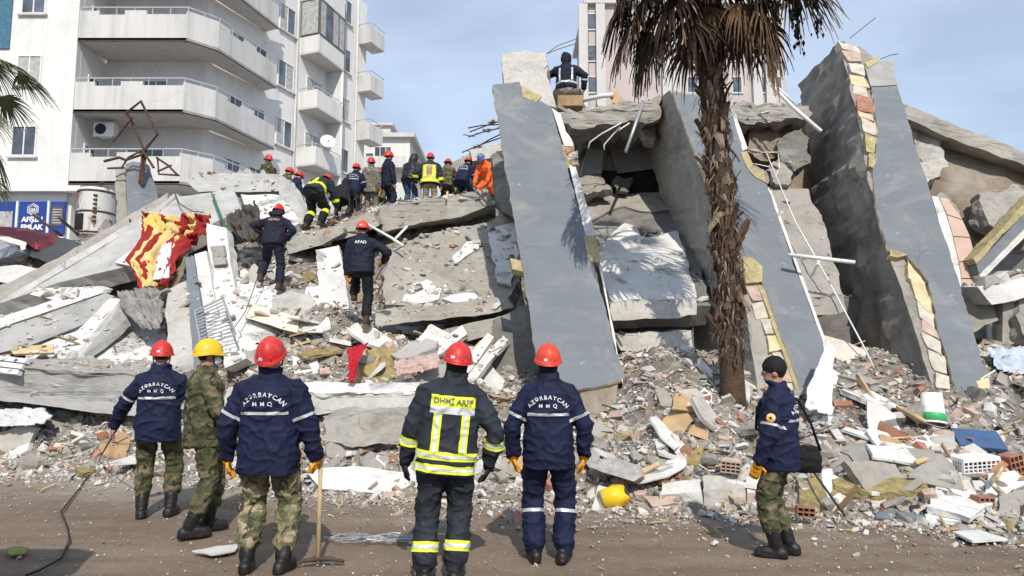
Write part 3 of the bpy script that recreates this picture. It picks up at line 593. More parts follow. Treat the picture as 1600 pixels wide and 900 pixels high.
plate('parapet_coping', 'wide white coping on the short balcony parapet', [(170, 466, 12.7), (190, 466, 12.6), (108, 564, 11.1), (78, 562, 11.1)], (.06, .15, -.05), ['white_paint'], cat='coping', jag=.008)
plate('balcony_floor', 'white plastered balcony floor tipped up behind the first man', [(204, 494, 12.9), (258, 512, 12.7), (270, 575, 11.5), (150, 566, 11.5), (150, 545, 11.8)], (0, .3, -.2), ['plaster_clean', 'rim'], jag=.02)
plate('balcony_floor', 'pale white tipped floor left of the wide white coping', [(40, 548, 11.8), (130, 512, 12.4), (150, 520, 12.2), (92, 560, 11.5), (40, 566, 11.4)], (0, .3, -.2), ['plaster_clean', 'rim'], jag=.02)
plate('door_leaf', 'yellowish wooden board lying flat on the long grey beam', [(14, 543, 11.0), (82, 537, 11.1), (84, 551, 10.9), (20, 553, 10.8)], (0, .04, -.03), ['wood_pale'], cat='board', jag=.004)
for i in range(3):
    plate('white_lath', 'white moulded lath lying on the left end of the long beam' if i == 1 else ('topmost short white lath at the left end of the long beam' if i == 0 else 'lowest white lath overhanging the left end of the long beam'), [(-40, 552 + i * 9, 10.7 - i * .1), (42 - i * 6, 560 + i * 9, 10.6 - i * .1), (38 - i * 6, 567 + i * 9, 10.5 - i * .1), (-40, 558 + i * 9, 10.6 - i * .1)], (0, .1, -.03), ['white_paint'], cat='lath', jag=.004)
plate('grey_pillar', 'pale rough concrete pillar piece standing between the balcony and the white wall', [(258, 452, 12.3), (291, 438, 12.6), (300, 520, 11.6), (304, 600, 10.6), (268, 600, 10.6), (262, 540, 11.4)], (0, .4, -.1), ['concrete_pale', 'rim'], cat='pillar', jag=.02)
plate('blue_strip', 'blue grey painted strip along the white stepped wall', [(289, 402, 13.0), (303, 400, 13.1), (322, 530, 11.4), (330, 600, 10.5), (306, 604, 10.4), (298, 520, 11.5)], (0, .3, -.05), ['grey_paint'], cat='wall', jag=.008)
plate('stepped_wall', 'white wall piece under the flag cloth next to the blue grey strip', [(304, 398, 13.2), (322, 392, 13.3), (338, 480, 12.3), (348, 540, 11.5), (326, 548, 11.3)], (0, .3, -.05), ['plaster_clean', 'rim'], cat='wall', jag=.012)
plate('stepped_wall', 'tall white wall piece with a square hatch right of the flag cloth', [(322, 348, 14.0), (352, 356, 14.0), (362, 420, 13.2), (374, 500, 12.1), (384, 560, 11.2), (352, 575, 11.0), (340, 480, 12.3), (328, 420, 13.2)], (.02, .3, -.08), ['plaster_clean', 'rim'], cat='wall', jag=.014)
plate('wall_hatch', 'small grey square hatch set in the white wall piece', [(330, 386, 13.52), (348, 384, 13.52), (352, 412, 13.15), (334, 414, 13.15)], (0, .1, 0), ['concrete'], cat='hatch', jag=.003)
plate('white_slab', 'white rubble strewn slab that the left climber stands on', [(356, 430, 13.3), (390, 440, 13.2), (440, 452, 13.2), (450, 500, 12.3), (420, 540, 11.6), (380, 548, 11.3), (366, 480, 12.3)], (0, .1, -.25), ['plaster_clean', 'rim'], jag=.05)
plate('cream_parapet', 'cream parapet slab lying below the left climber', [(380, 478, 12.2), (400, 476, 12.3), (468, 496, 12.0), (464, 520, 11.7), (440, 514, 11.7), (384, 496, 11.9)], (0, .18, -.02), ['plaster_cream', 'rim'], cat='parapet', jag=.012)
# the slab the rescuers stand on and what lies under it
plate('top_slab', 'thick cracked concrete slab carrying the row of rescuers', [(584, 338, 17.3), (598, 322, 17.5), (690, 308, 17.5), (762, 296, 17.5), (775, 320, 17.3), (720, 338, 17.2), (640, 352, 17.1), (590, 366, 17.0)], (-.2, 3.6, .12), ['concrete', 'rim'], jag=.035, rough=.06)
plate('broken_slab', 'broken slab fragment under the stooping firefighter', [(446, 384, 15.6), (470, 366, 15.9), (530, 352, 16.2), (584, 330, 16.6), (592, 352, 16.3), (560, 366, 15.9), (500, 384, 15.6), (452, 396, 15.4)], (-.1, 2.2, .55), ['concrete', 'rim'], jag=.04, rough=.06)
plate('slab_lip', 'thin slab lip peeling off the broken fragment beside the right climber', [(500, 372, 15.3), (536, 356, 15.6), (536, 364, 15.5), (502, 384, 15.2)], (0, .3, .05), ['concrete', 'rim'], jag=.02)
plate('rear_slab', 'slab leaning up behind the rescuers towards the first grey wall', [(690, 262, 20.5), (742, 236, 20.6), (790, 226, 20.6), (800, 300, 20), (700, 300, 20)], (0, 1.5, -.2), ['concrete', 'rim'], jag=.05, rough=.08)
plate('rear_slab', 'uppermost broken slab resting near the first grey wall top left', [(735, 238, 19.6), (768, 226, 19.7), (796, 224, 19.7), (796, 238, 19.5), (762, 248, 19.4), (738, 252, 19.4)], (0, 1.6, .1), ['concrete_pale', 'rim'], jag=.05, rough=.08)
plate('dark_heap_wall', 'dark rough concrete lump leaning on the first grey wall', [(770, 240, 16.0), (800, 232, 16), (812, 300, 15.6), (812, 340, 15.4), (786, 330, 15.6), (772, 300, 16)], (0, 1.6, 0), ['concrete_dark', 'rim'], jag=.06, rough=.09)
plate('inner_wall', 'white plastered wall leaning under the broken slab behind the right climber', [(492, 390, 14.8), (530, 384, 14.9), (538, 430, 14.2), (545, 482, 13.3), (506, 484, 13.3), (498, 440, 14.0)], (0, .3, -.1), ['plaster', 'rim'], cat='wall', jag=.03)
plate('big_grey_slab', 'large tilted grey concrete slab in the middle of the collapse', [(600, 405, 14.4), (632, 378, 15.2), (700, 360, 15.7), (762, 346, 16.2), (806, 326, 16.6), (812, 380, 15.4), (812, 440, 14.2), (792, 470, 13.4), (700, 474, 13.2), (640, 478, 13.0), (604, 476, 13.0), (596, 440, 13.7)], (.05, .35, -.3), ['concrete', 'rim'], jag=.06, rough=.07, side_mi=1, relief=.055)
plate('plaster_sheet', 'white and pale grey plaster sheet peeling off beside the first grey wall', [(762, 356, 15.7), (806, 348, 15.9), (808, 400, 14.8), (800, 446, 13.8), (776, 440, 13.9), (770, 404, 14.6)], (0, .06, -.04), ['plaster_clean', 'plaster_bit'], cat='plaster', jag=.05)
plate('plaster_sheet', 'small white plaster flake on the big tilted slab', [(706, 402, 14.6), (730, 378, 15.2), (752, 376, 15.3), (748, 388, 15.0), (722, 404, 14.6), (714, 412, 14.4)], (0, .05, -.03), ['plaster_clean'], cat='plaster', jag=.03)
plate('lower_slab_edge', 'thick broken slab edge under the big tilted slab', [(578, 492, 12.6), (600, 482, 12.8), (700, 474, 12.9), (792, 464, 12.9), (802, 480, 12.7), (740, 494, 12.5), (660, 500, 12.5), (590, 510, 12.4)], (0, 1.0, .1), ['concrete', 'rim'], jag=.04, rough=.06)
plate('second_lower_slab', 'cracked slab layer lower down beside the foot of the first grey wall', [(690, 516, 12.1), (760, 500, 12.2), (800, 494, 12.2), (806, 510, 12.0), (770, 522, 11.9), (720, 532, 11.8)], (0, 1.0, .05), ['concrete', 'rim'], jag=.04, rough=.06)
plate('hole_shade_wall', 'dark broken plate standing for the shade in the hole by the first grey wall', [(770, 500, 11.8), (836, 470, 11.8), (850, 600, 11.2), (760, 610, 11.2)], (0, .4, 0), ['concrete_dark', 'rim'], cat='wall', jag=.05)  # dark plate behind the hole, its shade put into the colour
plate('front_block', 'low white topped beam block in front of the firefighter', [(470, 614, 9.9), (560, 618, 9.8), (650, 612, 9.8), (652, 644, 9.6), (560, 650, 9.6), (474, 646, 9.7)], (0, .7, .06), ['concrete_pale', 'plaster_bit'], cat='beam', jag=.05, seg=.08, rough=.06, rows=4, side_mi=1, relief=.035)
plate('broken_coping', 'white broken coping on the low beam block', [(466, 596, 10.2), (560, 600, 10.1), (652, 594, 10.1), (654, 611, 9.75), (560, 616, 9.75), (468, 612, 9.85)], (0, .12, -.1), ['plaster_clean', 'plaster_bit'], cat='coping', jag=.06, seg=.08, rough=.05, rows=3, relief=.025)
plate('grey_block', 'pale grey wall block lying below the low beam', [(500, 654, 9.4), (566, 650, 9.4), (640, 650, 9.3), (642, 690, 9.1), (560, 696, 9.1), (506, 694, 9.2)], (0, .5, .08), ['concrete', 'rim'], cat='concrete block', jag=.07, seg=.08, rough=.07, rows=4, relief=.05)
plate('white_sheet_board', 'long white board lying on the rubble behind the pickaxe', [(476, 732, 8.7), (560, 728, 8.7), (668, 746, 8.5), (664, 772, 8.3), (580, 770, 8.35), (500, 764, 8.45)], (0, .03, -.02), ['white_paint'], cat='board', jag=.015)
plate('thin_plank', 'thin pale plank along the road edge behind the pickaxe', [(330, 775, 8.55), (420, 774, 8.5), (600, 776, 8.3), (600, 784, 8.25), (420, 782, 8.4), (330, 783, 8.45)], (0, .05, -.02), ['wood_pale'], cat='plank', jag=.004)
for k, (q, lab) in enumerate([([(694, 600), (740, 546), (762, 520), (772, 526), (748, 562), (712, 606)], 'left white board propped in the rubble by the dark hole'),
                       ([(716, 606), (762, 548), (786, 524), (794, 532), (764, 566), (730, 612)], 'right white board propped in the rubble by the dark hole'),
                       ([(640, 560), (690, 530), (722, 508), (730, 522), (690, 552), (652, 574)], 'broad white panel lying behind the firefighter helmet')]):
    plate('propped_board', lab, [(x, y, 10.2 + (600 - y) * .018) for x, y in q], (.02, .08, -.05), ['white_paint'], cat='board', jag=.006)
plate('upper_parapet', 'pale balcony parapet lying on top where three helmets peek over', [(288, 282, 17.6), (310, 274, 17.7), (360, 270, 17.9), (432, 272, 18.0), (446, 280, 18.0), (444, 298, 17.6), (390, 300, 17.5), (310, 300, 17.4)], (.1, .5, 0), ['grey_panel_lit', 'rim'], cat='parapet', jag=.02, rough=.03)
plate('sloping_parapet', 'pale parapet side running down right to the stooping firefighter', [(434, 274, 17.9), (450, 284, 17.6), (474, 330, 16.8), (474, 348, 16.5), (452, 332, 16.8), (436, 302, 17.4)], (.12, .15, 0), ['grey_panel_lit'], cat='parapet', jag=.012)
plate('upper_floor', 'bright white tipped floor under the upper parapet', [(376, 304, 17.3), (436, 304, 17.3), (470, 346, 16.4), (440, 370, 15.7), (390, 340, 16.4)], (0, .2, -.25), ['plaster_clean', 'rim'], jag=.03)
# burnt and twisted debris at the far left
plate('roof_sheet', 'dark red crumpled roof sheet at the left edge below the blue sign', [(-40, 352, 17.8), (6, 354, 18), (44, 362, 18), (66, 378, 17.6), (56, 390, 17.2), (40, 378, 17.4), (0, 366, 17.6), (-40, 362, 17.5)], (.1, .8, .1), ['red_sheet'], cat='roof sheet', jag=.03, rough=.05)
plate('grey_sheet', 'crumpled grey metal sheet at the left edge under the red roof sheet', [(-40, 366, 16.8), (0, 374, 17.0), (26, 392, 16.6), (10, 402, 16.4), (-40, 410, 16.2)], (0, .5, -.05), ['steel'], cat='metal sheet', jag=.04, rough=.06)
plate('dark_sheet', 'charred dark sheet draped over debris behind the ramp panel', [(50, 366, 18.4), (100, 372, 18.6), (128, 380, 18.4), (138, 392, 17.4), (92, 414, 16.6), (50, 402, 17.0), (40, 388, 17.4)], (0, .6, -.1), ['black_sheet'], cat='sheet', jag=.06, rough=.08)
plate('pale_drum', 'pale bent panel lying among the burnt debris at the left edge', [(-20, 420, 15.6), (24, 414, 15.8), (54, 420, 15.6), (52, 434, 15.2), (36, 446, 15.0), (0, 440, 15.0), (-20, 436, 15.2)], (0, .5, 0), ['plaster_bit'], cat='panel', jag=.03, rough=.05)
plate('dark_column', 'blue grey leaning column piece behind the ramp panel', [(196, 256, 19.4), (207, 252, 19.4), (226, 330, 18.6), (222, 345, 18.4), (200, 345, 18.4)], (.3, .35, 0), ['grey_paint', 'white_paint'], cat='column', jag=.01)
plate('dark_column', 'tan grey column stump left of the blue grey column', [(180, 264, 19.6), (195, 262, 19.6), (198, 345, 18.6), (182, 352, 18.6)], (.05, .3, 0), ['concrete', 'rim'], cat='column', jag=.02)
for q, lab in (([(52, 336, 19.5), (96, 368, 18.8)], 'long rusty bar leaning in front of the blue sign'), ([(92, 340, 19.5), (122, 366, 18.8)], 'short rusty bar leaning beside the blue sign')):
    b = MB(); b.tube(PP(q), .045, 6); tag(b.build('rusty_bar', 'rust'), lab, 'bar')
FR = thing('twisted_frame', 'twisted rusty steel frame sticking up before the white block balconies', 'frame', P(215, 290, 19.2))
for q in ([(195, 178, 19.2), (220, 158, 19.2), (246, 210, 19.2), (228, 232, 19.2), (222, 290, 19.0)], [(200, 178, 19.0), (212, 205, 19.1), (224, 232, 19.1), (218, 285, 19.0)], [(195, 178, 19.2), (206, 184, 18.9), (176, 222, 19)],
          [(162, 252, 19), (186, 246, 19.1), (196, 250, 19), (226, 240, 19), (240, 262, 19)], [(228, 232, 19.1), (200, 246, 19.1), (190, 262, 19)], [(244, 246, 19.2), (262, 258, 19.2), (278, 274, 19.2)], [(246, 268, 19.2), (268, 258, 19.2)], [(246, 246, 19.2), (248, 272, 19.2), (280, 274, 19.2)], [(168, 263, 19.1), (194, 262, 19)]):
    b = MB(); b.tube(PP(q), .042 if len(q) > 3 else .03, 6); b.build('bar', 'rust', FR)
# rusty water tank
p = P(147, 372, 20.6); TK = thing('water_tank', 'white rusted water tank standing before the blue sign shop', 'tank', p)
k = 20.6 / FPX; hh = 78 * k
def tank_mat():
    s = NT('tank'); n = s.noise(1.6, 8, .65, .8); f = s.ramp(n, [(.50, 0.), (.60, 1.)])
    s.col(s.mix(f, (.62, .61, .58), (.20, .075, .03))); s.bump(s.noise(9, 6), .4, .02); s.fin(.6, .1)
tank_mat()
b = MB(); b.lathe([(0, 0), (.44, .0), (.50, .06), (.50, hh - .06), (.44, hh), (0, hh)], 28); b.build('shell', 'tank', TK, smooth=False, shift=False)
for zz in (.12, hh * .5, hh - .12):
    b = MB(); b.lathe([(.50, zz - .03), (.525, zz - .015), (.525, zz + .015), (.50, zz + .03)], 28); b.build('hoop', 'rust', TK, shift=False)
b = MB(); b.box((-.18, -.47, .42), (.26, .06, .5)); b.build('burnt_hole', 'char_and_shade', TK, shift=False)
for i in range(7):
    b = MB(); b.box((.24, -.455, .45 + i * .13), (.10, .05, .05)); b.build('rung', 'rust', TK, shift=False)
b = MB(); b.tube([(.1, 0, hh), (.1, 0, hh + .2), (.2, 0, hh + .22)], .05, 8); b.build('outlet_pipe', 'rust', TK, shift=False)
# window grille lying on the white wall
GRL = thing('window_grille', 'grey steel window grille lying on the rubble below the flag cloth', 'grille', P(335, 530, 11.2))
c = [P(304, 486, 11.75), P(348, 466, 12.0), P(368, 522, 11.1), P(314, 540, 10.9)]
for a, b_ in ((0, 1), (1, 2), (2, 3), (3, 0)):
    b = MB(); b.tube([c[a], c[b_]], .018, 6); b.build('frame_bar', 'steel', GRL)
for i in range(1, 11):
    f = i / 11; b = MB(); b.tube([c[0].lerp(c[3], f), c[1].lerp(c[2], f)], .012, 6); b.build('bar', 'steel', GRL)
# rebar bristles
def rebar(label, pts, r=.012):
    b = MB(); b.tube(PP(pts), r, 5); tag(b.build('rebar', 'rebar'), label, 'rebar', 'bent rebar rods')
for i, q in enumerate([[(732, 214, 16.5), (755, 206, 16.2), (790, 198, 15.5)], [(734, 206, 16.5), (760, 196, 16.2), (790, 186, 15.5)], [(731, 200, 16.4), (752, 196, 16.2), (788, 194, 15.5)], [(740, 232, 16.4), (765, 218, 16.2), (790, 206, 15.5)], [(722, 238, 16.6), (756, 224, 16.2), (792, 212, 15.5)]]):
    rebar('thin dark rebar rod fanning out left of the first grey wall', q, .016)
for q in ([(854, 84, 13.4), (870, 72, 13.6), (902, 60, 13.8)], [(854, 84, 13.4), (874, 76, 13.6), (900, 68, 13.8)]): rebar('thin rebar wire curling from the concrete stub by the seated man', q, .008)
for q in ([(1328, 60, 13.4), (1345, 46, 13.6), (1368, 28, 13.8)], [(1376, 92, 13.2), (1392, 86, 13.3), (1404, 84, 13.3)]): rebar('thin wire sticking out of the third wall top', q, .008)
for i, x in enumerate((545, 556, 563, 570)): rebar('upright rebar stub at the left end of the rescuers slab', [(x, 330, 17.2), (x + 1, 318, 17.2), (x, 304 + 3 * (i % 2), 17.2)], .014)
for q in ([(566, 346, 15.2), (612, 372, 14.6), (630, 384, 14.3)], [(615, 376, 14.5), (636, 354, 14.8)]): 
    b = MB(); b.tube(PP(q), .03, 6); tag(b.build('white_pole', 'white_metal', smooth=True), 'long white pole poking down from under the rescuers slab' if len(q) == 3 else 'short white pole crossing the long pole under the slab', 'pole')
for i in range(9):
    y = 395 + i * 10; rebar('tangled rebar strand hanging left of the big tilted slab', [(608 - i, y, 14.4 - i * .08), (596 + rnd(-8, 8), y + 18, 14.0 - i * .08), (588 + rnd(-6, 8), y + 40, 13.6 - i * .08)], .009)
b = MB(); b.tube(PP([(331, 302, 16.6), (346, 340, 15.6), (362, 372, 14.8)]), .028, 6); tag(b.build('green_pipe', 'pipe_green', smooth=True), 'thin green pipe slanting down right of the flag cloth', 'pipe')
b = MB(); b.tube(PP([(272, 300, 16.6), (280, 318, 16.2), (300, 330, 15.8), (318, 332, 15.6)]), .012, 5); tag(b.build('black_cable', 'dark'), 'black cable dangling over the ramp panel above the flag cloth', 'cable')
b = MB(); b.tube(PP([(410, 410, 12.9), (396, 452, 12.3), (384, 486, 11.9), (366, 512, 11.3)]), .008, 5); tag(b.build('black_cable', 'dark'), 'black cable hanging down from the left climber', 'cable')

for q, lab in (([(626, 470), (640, 452), (672, 444), (690, 452), (684, 468), (650, 474)], 'white plaster lump heap at the foot of the big tilted slab'), ([(690, 466), (720, 458), (744, 460), (742, 470), (712, 474)], 'long white plaster strip at the foot of the big tilted slab'), ([(640, 446), (660, 436), (676, 440), (668, 452), (648, 456)], 'small white plaster block on the lower part of the big tilted slab')):
    plate('plaster_lump', lab, [(x, y, 12.9 + (474 - y) * .028) for x, y in q], (0, .1, -.12), ['plaster_clean', 'plaster_bit'], cat='plaster', jag=.04, rough=.04, relief=.03)

# ------------------------------------------------------------------ dust and crumbs lying on top of the slabs and ledges
bpy.context.view_layer.update(); DG = bpy.context.evaluated_depsgraph_get()
def top_debris(name, n, x0, x1, y0, y1, size, seed, label):
    r = np.random.default_rng(seed); V = []; F = []; MI = []; off = 0
    for i in range(n):
        x, y = r.uniform(x0, x1), r.uniform(y0, y1)
        ok, lo, no, idx, ob, mt = SC.ray_cast(DG, Vector((x, y, 25)), Vector((0, 0, -1)))
        if not ok or no.z < .66 or ob.name.startswith(('bar', 'rung', 'painted', 'concrete_core', 'white_edge', 'insulation', 'fallen_plaster', 'upper_band', 'big_ramp', 'ramp_rail', 'curved', 'dark_beam', 'beam_edge', 'roof_sheet')): continue
        if no.z < .8 and r.random() < .6: continue
        mi = int(r.choice(len(DM), p=W1)); kd = 'stick' if mi in (7, 10) else ('plate' if r.random() < .45 else 'chunk'); v, f = TM[kd][r.integers(14)]
        s = float(np.clip(size * math.exp(r.normal(0, .65)), .015, size * 5)) * (2.2 if kd == 'stick' else 1)
        e = Matrix.Rotation(r.uniform(0, 6.28), 3, 'Z') @ Matrix.Rotation(r.normal(0, .5), 3, 'X') @ Matrix.Rotation(r.normal(0, .5), 3, 'Y')
        V.append(v @ np.array(e).T * s + np.array([lo.x, lo.y, lo.z + s * .1])); F += [[a + off for a in q] for q in f]; MI += [mi] * len(f); off += len(v)
    me = bpy.data.meshes.new(name); me.from_pydata(np.concatenate(V).tolist(), [], F); me.polygons.foreach_set('material_index', MI); me.update()
    o = mkobj(name, me, DM, shift=False); o['kind'] = 'stuff'; o['label'] = label; o['category'] = 'rubble'
top_debris('slab_top_rubble', 5200, -9, .5, 15.0, 21.5, .05, 5, 'crumbs and lumps of concrete lying on the upper slabs')
top_debris('ledge_rubble', 4200, -11, 1, 10.2, 15.2, .035, 6, 'crumbs of plaster and concrete on the lower slabs and ledges')
top_debris('bay_rubble', 2600, 1, 9, 10.2, 17, .05, 7, 'crumbs and lumps lying on floors and roof of the open bays')
# ------------------------------------------------------------------ standing buildings
def glass_mat():
    s = NT('window_glass'); s.col(s.ramp(s.noise(.8, 3), [(.4, (.05, .06, .075)), (.6, (.12, .15, .19))])); s.fin(.08, 0, .6)
glass_mat()
def facade_mat(name, c, streak=.75):
    s = NT(name); c = Vector(c)
    a = s.noise(.35, 7, .6); b = s.noise(1.4, 7, .65, .2, scale=(1.3, 1.3, .12))
    k = s.mix(.45, s.ramp(a, [(.3, tuple(c * .86)), (.65, tuple(c))]), s.ramp(b, [(.25, tuple(c * streak)), (.55, tuple(c))]))
    k = s.mix(s.ramp(s.noise(.9, 7, .7, .4, scale=(2.6, 2.6, .10)), [(.57, 0.), (.70, .6 if streak < .5 else .22)]), k, tuple(c * .33)); k = s.mix(s.ramp(s.noise(.5, 4, .6, 1.5), [(.60, 0.), (.63, .16)]), k, tuple(c * .6)); k = s.mix(cracks(s, .35, .003, .52), k, tuple(c * .45))
    s.col(k); s.bump(s.noise(30, 4), .15, .01); s.fin(.9, 0, .2)
facade_mat('facade_white', (.73, .72, .70)); facade_mat('facade_stained', (.61, .60, .58), .42); facade_mat('facade_soffit', (.60, .585, .57)); facade_mat('facade_cream', (.70, .685, .64)); facade_mat('facade_pink', (.50, .435, .41), .85); facade_mat('facade_pale', (.56, .54, .52), .9)
plain('soffit_edge', (.10, .095, .09), .9, .2); plain('rail', (.55, .55, .56), .4, .1, 5, .5); plain('curtain', (.40, .40, .39), .9, .3, 5); plain('dark_frame', (.12, .125, .12), .5, .1); plain('blue_tile', (.06, .15, .22), .5, .4, 14)
plain('sign_blue', (.02, .055, .26), .5, .12, 3); plain('sign_white', (.8, .8, .8), .5, .02)
V2 = lambda a: Vector((a[0], a[1], 0))
def wall_box(root, a, b, z0, z1, th, mat, name='wall'):
    """upright wall between plan points a and b, its outer face on the line, thickness to the left of a->b"""
    a, b = V2(a), V2(b); t = (b - a).normalized(); n = Vector((-t.y, t.x, 0))
    m = MB(); q = [a, b, b + n * th, a + n * th]
    vs = [p + Vector((0, 0, z)) for z in (z0, z1) for p in q]
    m.add(vs, [(0, 3, 2, 1), (4, 5, 6, 7), (0, 1, 5, 4), (1, 2, 6, 5), (2, 3, 7, 6), (3, 0, 4, 7)]); return m.build(name, mat, root)
def window(root, a, b, u, w, z, h, mull=1, mat='white_metal', curt=.4, sill=True, name='window', dep=.05):
    """window centred u metres along a->b; frame, panes, mullions and a sill stand slightly proud of the wall"""
    a, b = V2(a), V2(b); t = (b - a).normalized(); n = Vector((t.y, -t.x, 0)); rot = Matrix((t, n, Vector((0, 0, 1)))).transposed()
    c = a + t * u + Vector((0, 0, z + h / 2)); f = .06
    m = MB()
    for dx, dz, sx, sz in ((-w / 2 + f / 2, 0, f, h), (w / 2 - f / 2, 0, f, h), (0, h / 2 - f / 2, w - 2 * f, f), (0, -h / 2 + f / 2, w - 2 * f, f)):
        m.box(c + t * dx + Vector((0, 0, dz)) + n * (dep * .5), (sx, dep, sz), rot)
    o = m.build(name, mat, root)
    for i in range(mull):
        m = MB(); m.box(c + t * (-w / 2 + w * (i + 1) / (mull + 1)) + n * (dep * .5 - .005), (.05, dep - .01, h - 2 * f), rot); sub(m, 'mullion', mat, o)
    for i in range(mull + 1):
        pw = (w - 2 * f - .05 * mull) / (mull + 1); x0 = -w / 2 + f + (pw + .05) * i + pw / 2
        m = MB(); m.box(c + t * x0 + n * .012, (pw, .012, h - 2 * f), rot); sub(m, 'pane', 'curtain' if random.random() < curt else 'window_glass', o)
    if sill:
        m = MB(); m.box(c + Vector((0, 0, -h / 2 - .05)) + n * .06, (w + .2, .14, .08), rot); sub(m, 'sill', 'facade_stained', o)
    return o
def sub(m, name, mat, o, smooth=False):
    """child of a child (mesh vertices in world space; all parents unrotated)"""
    me = m.mesh(name, smooth); me.transform(Matrix.Translation(-wloc(o))); x = mkobj(name, me, mat, o, shift=False); return x
LB = thing('apartment_block', 'white apartment block with wraparound balconies at the upper left', 'building', (-18.3, 28.6, 0))
LB['_w'] = 1
zf = [P(110, y, 28.6).z for y in (287, 175, 63)]; dz = (zf[2] - zf[0]) / 2; zf = [zf[0] - dz] + zf + [zf[2] + dz, zf[2] + 2 * dz]      # underside of each balcony
TOP = zf[-1] + 3
bx_ = P(117, 120, 28.6).x; Aw, Bw, Cw, Dw, Ew = (-34, 28.6), (bx_, 28.6), (bx_, 30.7), (-14.3, 30.7), (-9.6, 43.2)
wall_box(LB, Aw, Bw, zf[1] - .35, TOP, .3, 'facade_white'); wall_box(LB, (-34, 28.75), (bx_ - .15, 28.75), 0, zf[1] - .36, .3, 'facade_white')
wall_box(LB, (bx_ + .01, 28.903), Cw, 0, TOP, .3, 'facade_white'); wall_box(LB, Cw, Dw, 0, TOP, .3, 'facade_white')
wall_box(LB, Dw, Ew, 0, TOP, .3, 'facade_white'); wall_box(LB, Ew, (-22, 48), 0, TOP, .3, 'facade_white')
tdir = (V2(Ew) - V2(Dw)).normalized(); nrm = Vector((tdir.y, -tdir.x, 0))
for i, z in enumerate(zf[1:], 1):
    # front windows
    window(LB, Aw, Bw, P(45, 120, 28.6).x + 34, 1.08, z + 1.2, 1.35, 1, curt=.5)
    window(LB, Aw, Bw, P(45, 120, 28.6).x + 30, 1.08, z + 1.2, 1.35, 1, curt=.6)
    # balcony: floor slab, parapet and rail follow the same plan line
    pl = [Vector((bx_ + .02, 28.6, 0)), Vector((P(288, 120, 28.6).x, 28.6, 0)), Vector((P(338, 130, 29.6).x, 29.6, 0)), Vector((P(431, 150, 33.9).x, 33.9, 0))]
    inn = [Vector((bx_ + .05, 30.69, 0)), Vector((-14.35, 30.69, 0)), Vector((-14.1, 31.0, 0)), Vector((-12.9, 34.3, 0))]
    m = MB()
    for z0, z1, mi in ((z, z + .12, 0),):
        vs = [p + Vector((0, 0, zz)) for zz in (z0, z1) for p in pl + inn[::-1]]; k = len(pl) * 2
        m.add(vs, [tuple(range(k - 1, -1, -1)), tuple(range(k, 2 * k))] + [(j, (j + 1) % k, k + (j + 1) % k, k + j) for j in range(k)], 0)
    bal = m.build('balcony', 'facade_soffit', LB)
    m = MB()
    for a, b in zip(pl, pl[1:]):
        t = (b - a).normalized(); n = Vector((-t.y, t.x, 0)); L_ = (b - a).length
        segs = [(0, L_)] if L_ < 2 else [(0, L_ * .18), (L_ * .18, L_ * .42), (L_ * .42, L_ * .62), (L_ * .62, L_)]
        hs = [1.36] if L_ < 2 else [1.36, 1.18, 1.38, 1.2]
        for (s0, s1), h in zip(segs, hs):
            q = [a + t * s0, a + t * s1, a + t * s1 + n * .14, a + t * s0 + n * .14]
            vs = [p + Vector((0, 0, zz)) for zz in (z - .04, z + h) for p in q]
            m.add(vs, [(0, 3, 2, 1), (4, 5, 6, 7), (0, 1, 5, 4), (1, 2, 6, 5), (2, 3, 7, 6), (3, 0, 4, 7)])
    sub(m, 'parapet', 'facade_stained', bal)
    m = MB(); m.tube([p + Vector((0, .08, z + 1.55)) for p in pl], .035, 6)
    for a, b in zip(pl, pl[1:]):
        for j in range(max(2, int((b - a).length / .75))):
            p = a.lerp(b, j / max(2, int((b - a).length / .75))) + Vector((0, .08, 0)); m.tube([p + Vector((0, 0, z + 1.15)), p + Vector((0, 0, z + 1.55))], .022, 5)
    sub(m, 'railing', 'rail', bal)
    m = MB(); m.tube([p + Vector((0, -.004, z - .02)) for p in pl], .035, 4); sub(m, 'drip_edge', 'soffit_edge', bal)
    m = MB(); c0 = Vector((-15.5, 29.6, z - .05)); m.lathe([(0, 0), (.12, 0), (.14, .05)], 12, c0); sub(m, 'ceiling_lamp', 'facade_soffit', bal)
    # doors and windows in the recess
    window(LB, Cw, Dw, 2.1, 1.9, z + .14, 2.15, 2, curt=.2, sill=False, name='balcony_door')
    window(LB, (bx_ + .015, 28.6), (bx_ + .015, 30.7), 1.25, .8, z + .55, 1.5, 1, 'white_metal', .1, False)
    for u, w_ in ((1.9, 1.0), (3.5, 1.0)): window(LB, Dw, Ew, u, w_, z + .5, 1.7, 1, curt=.2, sill=False)
    # right face: window columns, bays, drain pipes
    window(LB, Dw, Ew, 5.55, 1.3, z + .75, 1.5, 1, curt=.5); window(LB, Dw, Ew, 11.0, 1.2, z + .75, 1.5, 1, curt=.4)
    p0 = V2(Dw) + tdir * 6.7; 
    q = [p0, p0 + nrm * 1.25 + tdir * .0, p0 + nrm * 1.05 + tdir * 2.7, p0 + tdir * 2.7]
    def bay(z0, z1, nm, mat, qq, parent=LB):
        m = MB(); vs = [p + Vector((0, 0, zz)) for zz in (z0, z1) for p in qq]; m.add(vs, [(0, 3, 2, 1), (4, 5, 6, 7), (0, 1, 5, 4), (1, 2, 6, 5), (2, 3, 7, 6), (3, 0, 4, 7)])
        return m.build(nm, mat, parent) if parent is LB else sub(m, nm, mat, parent)
    # (q is listed so that the first edge is the near cheek of the bay)
    by = bay(z - .06, z + .06, 'bay_floor', 'facade_soffit', q)
    inner = [p0 + tdir * .1, p0 + nrm * 1.13 + tdir * .1, p0 + nrm * .95 + tdir * 2.6, p0 + tdir * 2.6]
